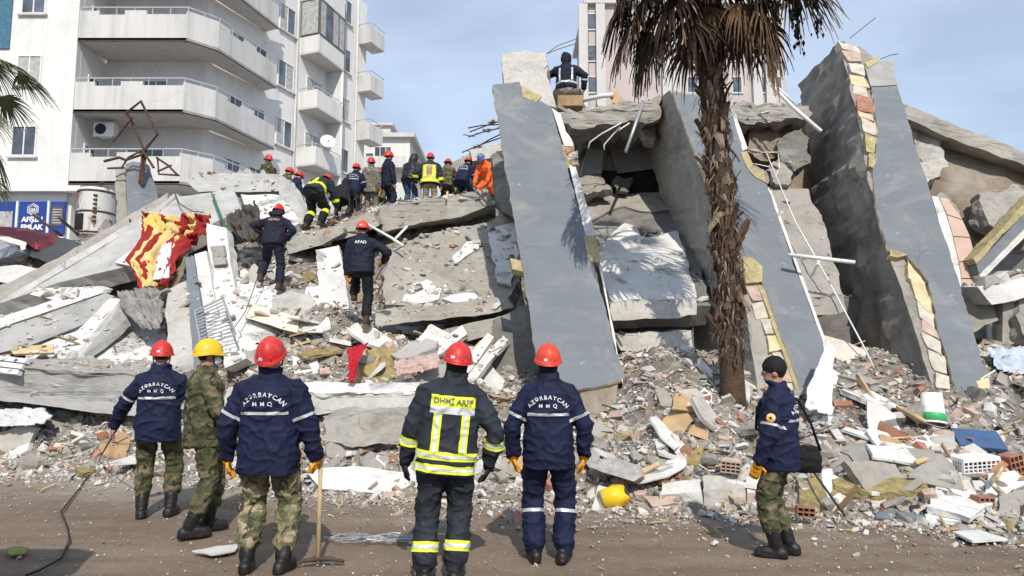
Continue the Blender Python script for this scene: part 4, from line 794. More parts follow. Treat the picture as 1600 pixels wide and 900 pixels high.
    for a, b in ((0, 1), (1, 2), (2, 3)):
        bay(z + .06, z + 1.0, 'bay_parapet', 'facade_white', [q[a], q[b], inner[b], inner[a]], by)
    bay(z + 1.0, zf[1] + (i) * dz - .06, 'bay_post', 'facade_white', [q[2], q[3], inner[3], inner[2]], by)
    if i == 4:                                     # glazed bay
        for a, b in ((0, 1), (1, 2)):
            window(LB, (q[a].x, q[a].y), (q[b].x, q[b].y), (q[b] - q[a]).length / 2, (q[b] - q[a]).length, z + 1.02, dz - 1.1, 0 if a == 0 else 3, 'dark_frame', .75, False, 'bay_window')
    else:
        m = MB(); m.tube([p + Vector((0, 0, z + 1.18)) for p in (q[0].lerp(inner[0], .5), q[1].lerp(inner[1], .5), q[2].lerp(inner[2], .5))], .03, 6)
        for p in (q[1].lerp(inner[1], .5), q[1].lerp(q[2], .5), q[0].lerp(q[1], .5)): m.tube([p + Vector((0, 0, z + 1)), p + Vector((0, 0, z + 1.18))], .02, 5)
        sub(m, 'bay_railing', 'rail', by)
        window(LB, Dw, Ew, 8.0, 1.4, z + .1, 2.1, 1, curt=.3, sill=False, name='balcony_door')
    # far small balconies at the end of the right face
    p1 = V2(Ew) - tdir * .9; qq = [p1, p1 + nrm * .95, p1 + nrm * .95 + tdir * 1.6, p1 + tdir * 1.6]
    bay(z - .05, z + 1.0, 'end_balcony', 'facade_stained', qq)
    m = MB(); m.tube([p + Vector((0, 0, z + 1.25)) for p in qq], .03, 5); m.tube([qq[1] + Vector((0, 0, z + 1)), qq[1] + Vector((0, 0, z + 1.25))], .02, 5); m.build('end_railing', 'rail', LB)
for u in (6.35, 10.0, 12.2):
    p = V2(Dw) + tdir * u + nrm * .08; m = MB(); m.tube([p, p + Vector((0, 0, TOP))], .06, 8); m.build('drain_pipe', 'facade_stained', LB, smooth=True)
m = MB(); m.box((-25, 28.52, zf[1] - .25), (13.4, .3, .24)); m.build('cornice', 'facade_white', LB)
m = MB(); m.box((P(18, 40, 28.6).x - .75, 28.56, P(10, 75, 28.5).z + 3.5), (1.5, .06, 7)); m.build('tiled_strip', 'blue_tile', LB)
# shop front with the blue sign under the cornice
zs1, zs0 = P(50, 314, 28.6).z, P(50, 366, 28.6).z; xa, xb = P(-60, 330, 28.7).x, P(102, 330, 28.7).x
m = MB(); m.box(((xa + xb) / 2, 28.72, (zs0 + zs1) / 2), (xb - xa, .1, zs1 - zs0)); m.build('shop_window_panel', 'sign_blue', LB)
for x in (26, 75): 
    X = P(x, 330, 28.6).x; m = MB(); m.box((X, 28.64, (zs0 + zs1) / 2), (.09, .1, zs1 - zs0)); m.build('shop_mullion', 'white_metal', LB)
X = P(4, 340, 28.6).x; m = MB(); m.box((X, 28.655, zs0 + .55), (.75, .02, .9)); m.build('shop_pane', 'curtain', LB)
X = P(88, 335, 28.6).x; m = MB(); m.box((X, 28.655, zs0 + .8), (.48, .02, .85)); sp = m.build('notice_panel', 'soffit_edge', LB)
for i in range(6):
    m = MB(); m.box((X, 28.636, zs0 + .5 + i * .115), (.40, .012, .05)); sub(m, 'notice_line', 'curtain', sp)
def text_mesh(s, size, ext=.0, name='text', bold=0.0):
    cu = bpy.data.curves.new(name, 'FONT'); cu.body = s; cu.size = size; cu.align_x = 'CENTER'; cu.align_y = 'CENTER'; cu.extrude = ext; cu.offset = bold; cu.resolution_u = 3
    o = bpy.data.objects.new(name, cu); COL.objects.link(o); bpy.context.view_layer.update()
    me = bpy.data.meshes.new_from_object(o.evaluated_get(bpy.context.evaluated_depsgraph_get())); bpy.data.objects.remove(o); bpy.data.curves.remove(cu); return me
UPR = Matrix.Rotation(R(90), 4, 'X')
def wall_text(s, size, c, mat, parent, name='lettering', bold=.0):
    me = text_mesh(s, size, .01, bold=bold); me.transform(UPR); me.transform(Matrix.Translation(Vector(c)))
    return mkobj(name, me, mat, parent)
SX = P(50, 330, 28.6).x
wall_text('AFŞİN', .30, (SX, 28.64, P(50, 343, 28.6).z), 'sign_white', LB, bold=.012); wall_text('EMLAK', .30, (SX, 28.64, P(50, 355, 28.6).z), 'sign_white', LB, bold=.012)
m = MB(); ez = P(50, 327, 28.6).z
for r_, th in ((.25, .035), (.17, .03)):
    pts = [Vector((SX + r_ * math.cos(R(60 * i + 30)), 28.645, ez + r_ * math.sin(R(60 * i + 30)))) for i in range(7)]
    m.tube(pts, th * .6, 5)
for dx in (-.07, 0, .07): m.box((SX + dx, 28.645, ez - .02), (.035, .03, .13 + .04 * (dx == 0)))
m.build('sign_emblem', 'sign_white', LB)
# outdoor unit and dishes (lifted away: things of their own)
ap = P(165, 215, 29.6); AC = thing('air_conditioner', 'white outdoor air conditioner unit under the lowest visible balcony', 'air conditioner', ap)
m = MB(); m.box((0, 0, .32), (.9, .36, .62)); m.build('casing', 'white_metal', AC, shift=False)
m = MB(); m.lathe([(.24, 0), (.24, .03), (.0, .03)], 20, (-.14, -.18, .34), rot=Matrix.Rotation(R(90), 3, 'X')); m.build('fan_grille', 'dark', AC, shift=False)
m = MB(); m.box((-.35, 0, -.02), (.05, .5, .05)); m.box((.35, 0, -.02), (.05, .5, .05)); m.build('bracket', 'steel', AC, shift=False)
dp = P(512, 222, 37.2); DS = thing('satellite_dish', 'grey satellite dish on the side bay of the white block', 'dish', dp)
rotd = Matrix.Rotation(R(70), 3, 'X') @ Matrix.Rotation(R(20), 3, 'Y')
m = MB(); m.lathe([(.0, .0), (.2, .025), (.38, .09), (.42, .11)], 20, (0, 0, 0), rot=rotd); m.build('reflector', 'white_metal', DS, smooth=True, shift=False)
m = MB(); m.tube([(0, 0, 0), (.2, -.55, -.1)], .02, 6); m.box((.2, -.55, -.1), (.1, .1, .1)); m.build('feed_arm', 'steel', DS, shift=False)
m = MB(); m.tube([(0, .05, 0), (-.3, .2, -.5)], .03, 6); m.build('mount', 'steel', DS, shift=False)

# cream flat-roofed house far behind
def far_block(name, label, c, w_, d, h, mat, floors, cols, rz=0.0, win=(1.0, 1.4), group=None, bands=None):
    root = thing(name, label, 'building', c)
    a, b = Vector((c[0] - w_ / 2, c[1], 0)), Vector((c[0] + w_ / 2, c[1], 0))
    m = MB(); m.box((c[0], c[1] + d / 2, h / 2), (w_, d, h)); m.build('wall', mat, root)
    m = MB(); m.box((c[0], c[1] + d / 2, h + .2), (w_ + 1, d + 1, .4)); m.build('roof_slab', 'facade_pale', root)
    return root, a, b
yb = 62.0
x0, x1 = P(557, 250, yb).x, P(640, 250, yb).x; ztop = P(600, 216, yb).z
MBD, a, b = far_block('far_house', 'cream flat roofed building far behind the row of rescuers', ((x0 + x1) / 2, yb, 0), x1 - x0, 9, ztop, 'facade_cream', 3, 3)
m = MB(); zz = P(600, 203, yb).z; m.box((x0 + 1.3, yb + 2, (ztop + zz) / 2 + .3), (3.6, 4, zz - ztop + .1)); m.build('roof_box', 'facade_stained', MBD)
m = MB(); m.box((x0 + 1.3, yb + 2, zz + .5), (4.2, 4.6, .25)); m.build('roof_box_slab', 'facade_pale', MBD)
for k in range(4):
    z = ztop - 3.0 - k * 3.0
    m = MB(); m.box((x1 - 2.4, yb - .6, z), (4.4, 1.2, .2)); bl = m.build('balcony', 'facade_pale', MBD)
    m = MB(); m.box((x1 - 2.4, yb - 1.15, z + .5), (4.4, .1, .9)); sub(m, 'parapet', 'facade_stained', bl)
    window(MBD, (x0, yb), (x1, yb), (x1 - x0) - 2.5, 1.6, z + .9, 1.3, 2, curt=.1, sill=False); window(MBD, (x0, yb), (x1, yb), 1.2, .8, z + .6, 1.0, 0, curt=.1, sill=False)
    sd_ = window(MBD, (x1, yb), (x1, yb + 9), 3, 1.0, z + .8, 1.3, 0, curt=.1, sill=False)
# pink tower
yt = 66.0; x0, x1 = P(920, 80, yt).x, P(1226, 80, yt).x; zt = P(1000, 8, yt).z
PT, a, b = far_block('pink_tower', 'pale pink apartment tower rising behind the palm', ((x0 + x1) / 2, yt, 0), x1 - x0, 12, zt, 'facade_pink', 8, 5)
for x in (911, 938, 1040, 1055, 1180, 1200):
    X = P(x, 80, yt).x; m = MB(); m.box((X, yt - .2, zt / 2), (.9, .5, zt)); m.build('pilaster', 'facade_pale', PT)
for k in range(8):
    z = zt - 3.2 - k * 3.3
    for u in (925, 1080, 1120, 1150, 1188, 1212): window(PT, (x0, yt), (x1, yt), P(u, 80, yt).x - x0, 1.0, z + .6, 1.7, 0, curt=.05, sill=True)
m = MB(); m.box(((x0 + x1) / 2, yt + 3, zt + 1.1), ((x1 - x0) * .8, 6, 2.0)); m.build('roof_box', 'facade_pink', PT)
# ------------------------------------------------------------------ people
def camo(name, cols, sc=7.0, stretch=(1, 1, 1.5)):
    s = NT(name); s.co = s.obj
    n = s.noise(sc, 3, .5, .6, scale=stretch); n2 = s.noise(sc * 1.35, 3, .5, .8, scale=(1.4, 1, 1))
    a = s.ramp(n, [(0, cols[0]), (.46, cols[1]), (.56, cols[2])], 'CONSTANT'); b = s.ramp(n2, [(0, 0.), (.60, 1.)], 'CONSTANT')
    k = s.mix(b, a, cols[3]); k = s.mix(.25, k, s.ramp(s.noise(60, 3), [(.3, tuple(Vector(cols[0]) * .5)), (.7, tuple(Vector(cols[2]) * 1.2))]))
    s.col(k); s.bump(s.mix(.5, s.noise(16, 4, .6), s.noise(120, 2)), .5, .012); s.fin(.9, 0, .15)
camo('camo_woodland', [(.035, .048, .022), (.085, .095, .045), (.19, .145, .095), (.008, .009, .008)], 6.5)
camo('camo_light', [(.05, .072, .03), (.15, .155, .075), (.40, .325, .225), (.008, .008, .007)], 6.5)
camo('camo_dusty', [(.12, .12, .09), (.19, .18, .14), (.24, .22, .18), (.07, .07, .055)], 9)
camo('camo_pale', [(.22, .21, .18), (.32, .31, .27), (.42, .40, .35), (.15, .145, .125)], 12)
def cloth(name, c, var=.3, rough=.75, fine=.35, spec=.25):
    s = NT(name); s.co = s.obj; c = Vector(c)
    s.col(s.ramp(s.noise(5, 5, .6), [(.3, tuple(c * (1 - var))), (.7, tuple(c * (1 + var)))])); s.bump(s.mix(.4, s.noise(13, 5, .6, .4), s.noise(160, 2)), fine, .012); s.fin(rough, 0, spec)
cloth('navy', (.0085, .0125, .040)); cloth('navy_dark', (.010, .012, .026)); cloth('turnout', (.022, .027, .036)); cloth('black_cloth', (.010, .010, .011)); cloth('leather_black', (.012, .012, .014), .3, .4, .5, .4)
cloth('jeans', (.04, .075, .15)); cloth('orange_cloth', (.75, .13, .02)); cloth('yellow_turnout', (.52, .47, .12)); cloth('tan_cloth', (.30, .24, .14)); cloth('khaki', (.32, .28, .20)); cloth('maroon', (.10, .012, .02))
cloth('glove_orange', (.72, .30, .02), .15); cloth('glove_dark', (.02, .02, .02)); cloth('boot', (.012, .011, .011), .3, .45, .4, .4); cloth('boot_brown', (.06, .04, .03))
def skin_mat():
    s = NT('skin'); s.co = s.obj; s.col(s.ramp(s.noise(9, 4), [(.3, (.36, .19, .13)), (.7, (.46, .26, .19))])); s.fin(.55, 0, .35)
skin_mat(); plain('hair', (.02, .014, .01), .6, .4, 30, obj=True); plain('eye', (.6, .6, .58), .2, .05, obj=True)
def hel(name, c):
    s = NT(name); s.co = s.obj; c = Vector(c); k = s.ramp(s.noise(8, 5, .65), [(.3, tuple(c * .82)), (.65, tuple(c))]); k = s.mix(s.ramp(s.noise(14, 7, .75, .5), [(.52, 0.), (.75, .5)]), k, (.36, .27, .23)); k = s.mix(s.ramp(s.noise(30, 4, .6, 0, scale=(1, 1, 5)), [(.66, 0.), (.70, .35)]), k, (.5, .42, .38)); s.col(k); s.bump(s.noise(40, 3), .06, .005); s.fin(.46, 0, .4)
hel('helmet_red', (.58, .025, .022)); hel('helmet_orange', (.70, .055, .02)); hel('helmet_yellow', (.80, .50, .01)); hel('helmet_blue', (.10, .16, .38)); hel('helmet_black', (.015, .015, .016))
plain('reflective', (.50, .51, .53), .35, .08, 20, .2, obj=True); plain('fluor', (.72, .80, .05), .6, .06, 12, obj=True); plain('silver', (.60, .61, .66), .4, .08, 14, obj=True); plain('letter_white', (.72, .73, .75), .6, .04, obj=True); plain('letter_grey', (.13, .14, .12), .6, .04, obj=True); plain('letter_red', (.62, .30, .27), .6, .06, obj=True)

def ball(m, c, r, n=12, k=8, ax=None):
    """ellipsoid; ax = 3x3 matrix, r scalar or triple"""
    r = r if isinstance(r, (tuple, list)) else (r, r, r); ax = ax or Matrix.Identity(3); c = Vector(c); vs = []; fs = []
    for i in range(1, k):
        a = math.pi * i / k
        for j in range(n):
            b = 2 * math.pi * j / n; vs.append(c + ax @ Vector((r[0] * math.sin(a) * math.cos(b), r[1] * math.sin(a) * math.sin(b), r[2] * math.cos(a))))
    t, bt = len(vs), len(vs) + 1; vs += [c + ax @ Vector((0, 0, r[2])), c - ax @ Vector((0, 0, r[2]))]
    for j in range(n): fs += [(t, j, (j + 1) % n), (bt, (k - 2) * n + (j + 1) % n, (k - 2) * n + j)]
    for i in range(k - 2):
        for j in range(n): fs.append((i * n + j, (i + 1) * n + j, (i + 1) * n + (j + 1) % n, i * n + (j + 1) % n))
    m.add(vs, fs)
def limb(m, pts, rs, n=12):
    m.tube(pts, list(rs), n)
    for p, r in zip(pts, rs): ball(m, p, r * 1.0, 10, 6)
def loft(m, rings, n=20):
    vs = []
    for c, u, v, ru, rv in rings:
        for j in range(n):
            a = 2 * math.pi * j / n; ca, sa = math.cos(a), math.sin(a)
            e = .8; x = math.copysign(abs(ca) ** e, ca); y = math.copysign(abs(sa) ** e, sa)
            vs.append(Vector(c) + u * x * ru + v * y * rv)
    k = len(rings); fs = [(i * n + j, i * n + (j + 1) % n, (i + 1) * n + (j + 1) % n, (i + 1) * n + j) for i in range(k - 1) for j in range(n)]
    fs += [tuple(range(n - 1, -1, -1)), tuple(range((k - 1) * n, k * n))]; m.add(vs, fs)
def voxel(m, vs, smooth=2, folds=0.0, zmin=None, seed=0.0, fs=(6, 6, 9)):
    me = m.mesh('tmp'); bm = bmesh.new(); bm.from_mesh(me); bmesh.ops.recalc_face_normals(bm, faces=bm.faces); bm.to_mesh(me); bm.free()
    o = bpy.data.objects.new('tmp', me); COL.objects.link(o); md = o.modifiers.new('r', 'REMESH'); md.mode = 'VOXEL'; md.voxel_size = vs
    dg = bpy.context.evaluated_depsgraph_get(); r = bpy.data.meshes.new_from_object(o.evaluated_get(dg)); bpy.data.objects.remove(o); bpy.data.meshes.remove(me)
    bm = bmesh.new(); bm.from_mesh(r)
    for _ in range(smooth): bmesh.ops.smooth_vert(bm, verts=bm.verts, factor=.5, use_axis_x=True, use_axis_y=True, use_axis_z=True)
    bm.normal_update()
    if folds:
        mv = []
        for v in bm.verts:
            q = Vector((v.co.x * fs[0] + seed, v.co.y * fs[1], v.co.z * fs[2] + seed))
            a = max(0, 1 - abs(noise.noise(q)) * 3.0) ** 2; q2 = Vector((v.co.x * 5 + v.co.z * 6 + seed, v.co.y * 6, v.co.z * 7 - v.co.x * 4)); b = max(0, 1 - abs(noise.noise(q2)) * 3.2) ** 2
            mv.append(v.normal * (a * .75 + b * .8 + noise.noise(q * .7) * .6 - .4) * folds)
        for v, d in zip(bm.verts, mv): v.co += d
    if zmin is not None:
        for v in bm.verts: v.co.z = max(v.co.z, zmin)
    bm.normal_update(); bm.to_mesh(r); bm.free(); r.polygons.foreach_set('use_smooth', [True] * len(r.polygons)); return r
def ik(a, b, l1, l2, hint):
    d = b - a; L_ = d.length; mx_ = (l1 + l2) * .995
    if L_ > mx_: b = a + d * (mx_ / L_); d = b - a; L_ = d.length
    x = (l1 * l1 - l2 * l2 + L_ * L_) / (2 * L_); h = math.sqrt(max(l1 * l1 - x * x, 0)); t = d.normalized()
    hv = hint - t * hint.dot(t); hv = hv.normalized() if hv.length > 1e-5 else Vector((0, 1, 0))
    return a + t * x + hv * h, b
def hand(m, wr, d, nrm, side, curl=.5, s=1.0):
    """five-fingered hand: wrist, direction of the hand, palm normal, side (+1 thumb along +lateral)"""
    d = d.normalized(); nrm = (nrm - d * nrm.dot(d)).normalized(); la = d.cross(nrm) * side
    ball(m, wr + d * .045 * s, (.04 * s, .052 * s, .018 * s), ax=Matrix((la, d, nrm)).transposed())
    limb(m, [wr - d * .02 * s, wr + d * .03 * s], [.031 * s, .033 * s], 10)
    for o, l in ((-.030, .062), (-.010, .078), (.011, .084), (.031, .076)):
        b = wr + d * .085 * s + la * o * s; a1 = curl * .8; a2 = curl * 1.9
        p1 = b + (d * math.cos(a1) + nrm * math.sin(a1)) * l * .48 * s; p2 = p1 + (d * math.cos(a2) + nrm * math.sin(a2)) * l * .52 * s
        limb(m, [b - d * .015 * s, p1, p2], [.0105 * s, .0100 * s, .0085 * s], 8)
    b = wr + d * .03 * s + la * .036 * s; p1 = b + (la * .75 + d * .6 + nrm * .3).normalized() * .042 * s; p2 = p1 + (d * .85 + nrm * .5 + la * .1).normalized() * .034 * s
    limb(m, [b - la * .015 * s, p1, p2], [.0125 * s, .0115 * s, .0095 * s], 8)

def segd(p, a, b):
    t = max(0, min(1, (p - a).dot(b - a) / max((b - a).length_squared, 1e-9))); return (p - a.lerp(b, t)).length
def person(label, loc, yaw=0, H=1.78, pel=(0, 0, .95), pitch=0, roll=0, twist=0, fL=((-.12, 0, 0), 8), fR=((.12, 0, 0), -8), hL=None, hR=None, eL=None, eR=None, head=(0, 0, 0),
           jacket='navy', trousers='camo_woodland', boots='boot', gloves=None, helmet='helmet_red', hood=None, bulk=1.0, hem=.20, leg=1.0, vox=.013, bands=(), text=None, collar=True, curl=(.5, .5), shaft=.24, hand_dir=(None, None), hat=None, gaiter=None, group='rescue workers', brim=0, seed=None, thumb=(1, -1), knee=None):
    root = thing('person', label, 'person', loc, R(yaw), group, world=False); s_ = H / 1.78; root.scale = (s_, s_, s_)
    far = vox > .016; seed = seed if seed is not None else rnd(0, 90)
    pel = Vector(pel)
    T = Matrix.Rotation(R(twist), 3, 'Z') @ Matrix.Rotation(R(roll), 3, 'Y') @ Matrix.Rotation(-R(pitch), 3, 'X')
    la, fw, up = T @ Vector((1, 0, 0)), T @ Vector((0, 1, 0)), T @ Vector((0, 0, 1))
    if pitch > 35:                                   # a rounded back when bending
        pass
    waist = pel + up * .17; chest = pel + up * .36; neck = pel + up * .53
    shL, shR = neck - up * .105 - la * .185 * bulk, neck - up * .105 + la * .185 * bulk
    HT = T @ Matrix.Rotation(R(head[1]), 3, 'Z') @ Matrix.Rotation(R(head[2]), 3, 'Y') @ Matrix.Rotation(-R(head[0]), 3, 'X')
    hx, hy, hzv = HT @ Vector((1, 0, 0)), HT @ Vector((0, 1, 0)), HT @ Vector((0, 0, 1))
    hc = neck + (up * .55 + hzv * .45).normalized() * .155 + hy * .018
    J = {}
    for sd, key, sh, hh, hint in ((-1, 'L', shL, hL, eL), (1, 'R', shR, hR, eR)):
        tgt = Vector(hh) if hh else sh + la * sd * .10 - Vector((0, 0, .545)) + fw * .06
        hn = Vector(hint) if hint else (la * sd * .8 - fw * .8)
        J['sh' + key] = sh; J['el' + key], J['wr' + key] = ik(sh, tgt, .295, .265, hn)
    for sd, key, (ft, fy) in ((-1, 'L', fL), (1, 'R', fR)):
        hp = pel + Matrix.Rotation(R(twist * .5), 3, 'Z') @ Vector((sd * .095, 0, -.03)); an = Vector(ft) + Vector((0, 0, .09))
        fd = Matrix.Rotation(R(fy), 3, 'Z') @ Vector((0, 1, 0))
        kn = fd if not knee else Vector(knee)
        J['hp' + key] = hp; J['kn' + key], J['an' + key] = ik(hp, an, .445, .425, kn); J['fd' + key] = fd
    # body
    m = MB(); ball(m, hc + hzv * .02, (.076, .097, .112), 16, 12, HT); ball(m, hc - hzv * .05 + hy * .03, (.058, .066, .07), 14, 10, HT)
    ball(m, hc + hy * .103 - hzv * .012, (.014, .02, .022), 8, 6, HT); ball(m, hc + hy * .098 + hzv * .006, (.009, .014, .02), 8, 6, HT)
    ball(m, hc + hy * .088 - hzv * .062, (.026, .012, .008), 8, 6, HT); ball(m, hc + hy * .085 - hzv * .075, (.022, .012, .008), 8, 6, HT); ball(m, hc + hy * .083 + hzv * .032, (.05, .016, .012), 10, 6, HT)
    for q in (-1, 1): ball(m, hc + hx * q * .078 - hy * .005 - hzv * .012, (.012, .022, .034), 8, 6, HT)
    limb(m, [neck - up * .05, hc - hzv * .05 - hy * .01], [.062, .058], 12)
    loft(m, [(pel - up * .06, la, fw, .12, .09), (pel, la, fw, .16, .11), (waist, la, fw, .14, .10), (chest, la, fw, .165, .115), (neck - up * .08, la, fw, .17, .09), (neck - up * .02, la, fw, .08, .07)])
    for k in 'LR':
        limb(m, [J['sh' + k], J['el' + k], J['wr' + k]], [.05, .042, .032], 8); limb(m, [J['hp' + k], J['kn' + k], J['an' + k]], [.075, .055, .04], 8)
    body = mkobj('body', voxel(m, .011 if not far else .016, 1), 'skin', root, shift=False)
    for q in (-1, 1):
        e = MB(); ball(e, hc + hx * q * .032 + hy * .083 + hzv * .008, .009, 8, 6); mkobj('eye', e.mesh('eye', True), 'eye', root, shift=False)
    if not hood:
        h = MB(); ball(h, hc + hzv * .028 - hy * .012, (.080, .096, .108), 16, 12, HT); hm = h.mesh('hair', True)
        bm = bmesh.new(); bm.from_mesh(hm); bmesh.ops.bisect_plane(bm, geom=bm.verts[:] + bm.edges[:] + bm.faces[:], plane_co=hc + hy * .035, plane_no=(hy - hzv * .55).normalized(), clear_outer=True)
        bmesh.ops.bisect_plane(bm, geom=bm.verts[:] + bm.edges[:] + bm.faces[:], plane_co=hc - hzv * .05, plane_no=-hzv, clear_outer=True); bm.to_mesh(hm); bm.free()
        mkobj('hair', hm, 'hair', root, shift=False)
    # jacket
    B = bulk
    def jacket_mesh():
        m = MB(); hd = (pel - up * hem) if pitch < 25 else pel - up * hem * .8
        loft(m, [(hd, la, fw, .215 * B, .165 * B), (pel, la, fw, .222 * B, .168 * B), (waist, la, fw, .212 * B, .16 * B), (chest, la, fw, .218 * B, .165 * B), (chest + up * .07, la, fw, .205 * B, .155 * B), (neck - up * .05, la, fw, .145 * B, .115 * B), (neck + up * .015, la, fw, .09 * B, .088 * B)])
        for k in 'LR': limb(m, [neck - up * .035, neck.lerp(J['sh' + k], .55) - up * .008, J['sh' + k]], [.075 * B, .072 * B, .078 * B], 12)
        if collar: loft(m, [(neck - up * .03, la, fw, .096, .092), (neck + up * .035, la, fw, .088, .084), (neck + up * .07 + fw * .01, la, fw, .092, .088)])
        for k in 'LR':
            a, e, w_ = J['sh' + k], J['el' + k], J['wr' + k]
            limb(m, [a.lerp(chest, .12), a, a.lerp(e, .5), e, e.lerp(w_, .5), w_ + (e - w_) * .04], [.080 * B, .081 * B, .080 * B, .076 * B, .070 * B, .060 * B], 12)
        if hood == 'up':
            ball(m, hc + hzv * .03 - hy * .015, (.115, .13, .14), 16, 12, HT); limb(m, [neck, hc - hzv * .04 - hy * .03], [.105, .105], 12)
        elif hood == 'down': ball(m, neck + up * .03 - fw * .09, (.14, .07, .07), 14, 8, T)
        return voxel(m, vox, 3, .017 if not far else .018, seed=seed)
    jm = jacket_mesh(); jk = mkobj('jacket', jm, jacket, root, shift=False)
    # trousers
    m = MB(); q = Matrix.Rotation(R(twist * .5), 3, 'Z'); ball(m, pel - Vector((0, 0, .02)), (.185, .145, .15), 16, 10, q)
    for k in 'LR':
        a, e, w_ = J['hp' + k], J['kn' + k], J['an' + k]; end = w_.lerp(e, max(0, (shaft - .09)) / .42)
        limb(m, [a, a.lerp(e, .5), e, e.lerp(end, .45), end.lerp(e, .12), end], [.105 * leg, .100 * leg, .086 * leg, .088 * leg, .086 * leg, .066 * leg], 12)
    mkobj('trousers', voxel(m, vox, 3, .015, seed=seed + 7, fs=(8, 8, 13)), trousers, root, shift=False)
    tm = root.children[-1].data
    # boots
    for k in 'LR':
        m = MB(); a, e, fd = J['an' + k], J['kn' + k], J['fd' + k]; z0 = a.z - .09; top = a.lerp(e, max(.02, (shaft - .07)) / .42); g_ = Vector((a.x, a.y, z0))
        limb(m, [top, a + Vector((0, 0, .02))], [.068, .062], 12); limb(m, [g_ - fd * .055 + Vector((0, 0, .045)), g_ + fd * .06 + Vector((0, 0, .05)), g_ + fd * .135 + Vector((0, 0, .042))], [.052, .056, .046], 12)
        limb(m, [g_ - fd * .06 + Vector((0, 0, .02)), g_ + fd * .09 + Vector((0, 0, .02)), g_ + fd * .145 + Vector((0, 0, .02))], [.05, .056, .047], 12)
        mkobj('boot', voxel(m, min(vox, .011), 2, .004, zmin=z0, seed=seed), boots, root, shift=False)
    # hands
    for i, k in enumerate('LR'):
        e, w_ = J['el' + k], J['wr' + k]; d = Vector(hand_dir[i]) if hand_dir[i] else (w_ - e); sd = -1 if k == 'L' else 1
        m = MB(); hand(m, w_ - d.normalized() * .0, d, (la * -sd + fw * .15), thumb[i], curl[i], 1.0 if not gloves else 1.14)
        nm = 'glove' if gloves else 'hand'; mkobj(nm, voxel(m, .0065 if not far else .012, 1), gloves if gloves else 'skin', root, shift=False)
        if gloves:
            m = MB(); limb(m, [w_ - d.normalized() * .03, w_ + d.normalized() * .03], [.05, .046], 12); mkobj('cuff', m.mesh('cuff', True), gloves, root, shift=False)
    # headgear
    if helmet:
        m = MB(); n = 28; a, b, h = .109, .133, .140; o = hc + hzv * .018 - hy * .008; vs = []; rows = [(-.012, 1.10), (-.004, 1.11), (.004, 1.02)] + [(math.sin(t), math.cos(t)) for t in (0.05, .25, .45, .65, .85, 1.05, 1.25, 1.42)]
        for ri, (z, r) in enumerate(rows):
            for j in range(n):
                an = 2 * math.pi * j / n; x, y = math.cos(an) * a * r, math.sin(an) * b * r
                zz = z if ri < 3 else z * h
                if ri < 3 and y > 0: y *= 1.0 + brim * max(0, math.sin(an)) ** 3; zz -= .012 * brim * max(0, math.sin(an)) ** 3
                if ri < 3: zz -= .03 * max(0, -math.sin(an))  # longer at the nape
                ridge = .007 * math.exp(-(x / .02) ** 2) if ri > 3 else 0
                vs.append(o + hx * x + hy * y + hzv * (zz + ridge))
        k = len(rows); fs = [(i * n + j, i * n + (j + 1) % n, (i + 1) * n + (j + 1) % n, (i + 1) * n + j) for i in range(k - 1) for j in range(n)] + [tuple(range((k - 1) * n, k * n))]
        m.add(vs, fs); hob = mkobj('helmet', m.mesh('helmet', True), helmet, root, shift=False)
        m = MB(); m.tube([hc + hx * .082 * math.cos(t) + hy * .02 - hzv * (.0 + .13 * math.sin(t)) + hy * .03 * math.sin(t) for t in [R(180 * i / 8) for i in range(9)]], .007, 6); mkobj('chin_strap', m.mesh('s'), 'black_cloth', root, shift=False)
        if not far:
            for q in (-1, 1):
                m = MB(); cc = o - hy * (b * .93) + hx * q * .035 + hzv * .012; m.box(cc, (.03, .012, .022), HT); mkobj('sticker', m.mesh('s'), 'silver' if q < 0 else helmet, hob, shift=False)
            m = MB(); m.tube([o + hx * math.cos(t) * a * 1.02 + hy * math.sin(t) * b * 1.02 - hzv * (.03 * max(0, -math.sin(t)) - .006) for t in [R(360 * i / 32) for i in range(33)]], .006, 6); mkobj('rim', m.mesh('rim', True), helmet, hob, shift=False)
    if hat:
        m = MB(); ball(m, hc + hzv * .045 - hy * .008, (.093, .112, .112), 20, 14, HT); hm = voxel(m, .012, 2, .003); bm = bmesh.new(); bm.from_mesh(hm)
        bmesh.ops.bisect_plane(bm, geom=bm.verts[:] + bm.edges[:] + bm.faces[:], plane_co=hc + hzv * .012 + hy * .08, plane_no=(-hzv + hy * .35).normalized(), clear_outer=True); bm.to_mesh(hm); bm.free(); mkobj('knitted_cap', hm, hat, root, shift=False)
    if gaiter:
        m = MB(); loft(m, [(neck + up * .02, la, fw, .085, .085), (hc - hzv * .075, hx, hy, .082, .088), (hc - hzv * .02 - hy * .025, hx, hy, .084, .085)]); mkobj('neck_gaiter', voxel(m, .012, 2, .006), gaiter, root, shift=False)
    # bands cut out of the clothing surface
    arms = [(J['sh' + k], J['el' + k], J['wr' + k]) for k in 'LR']
    def region(p):
        dt = segd(p, pel, neck - up * .1) - .17 * B; da = min(min(segd(p, a, e) - .085, segd(p, e, w_) - .075) for a, e, w_ in arms); return 'torso' if dt < da else 'arm'
    def cut(src, c, ax, w_, want, nm, mat, off=.004, extra=None, flt=None):
        bm = bmesh.new(); bm.from_mesh(src); ax = Vector(ax).normalized(); c = Vector(c)
        planes = [(c + ax * w_ / 2, ax), (c - ax * w_ / 2, -ax)] + list(extra or [])
        for co, no in planes: bmesh.ops.bisect_plane(bm, geom=bm.verts[:] + bm.edges[:] + bm.faces[:], plane_co=co, plane_no=no, clear_outer=True)
        bad = [f for f in bm.faces if (want and region(f.calc_center_median()) != want) or (flt and not flt(f))]
        bmesh.ops.delete(bm, geom=bad, context='FACES'); bm.normal_update()
        for v in bm.verts: v.co += v.normal * off
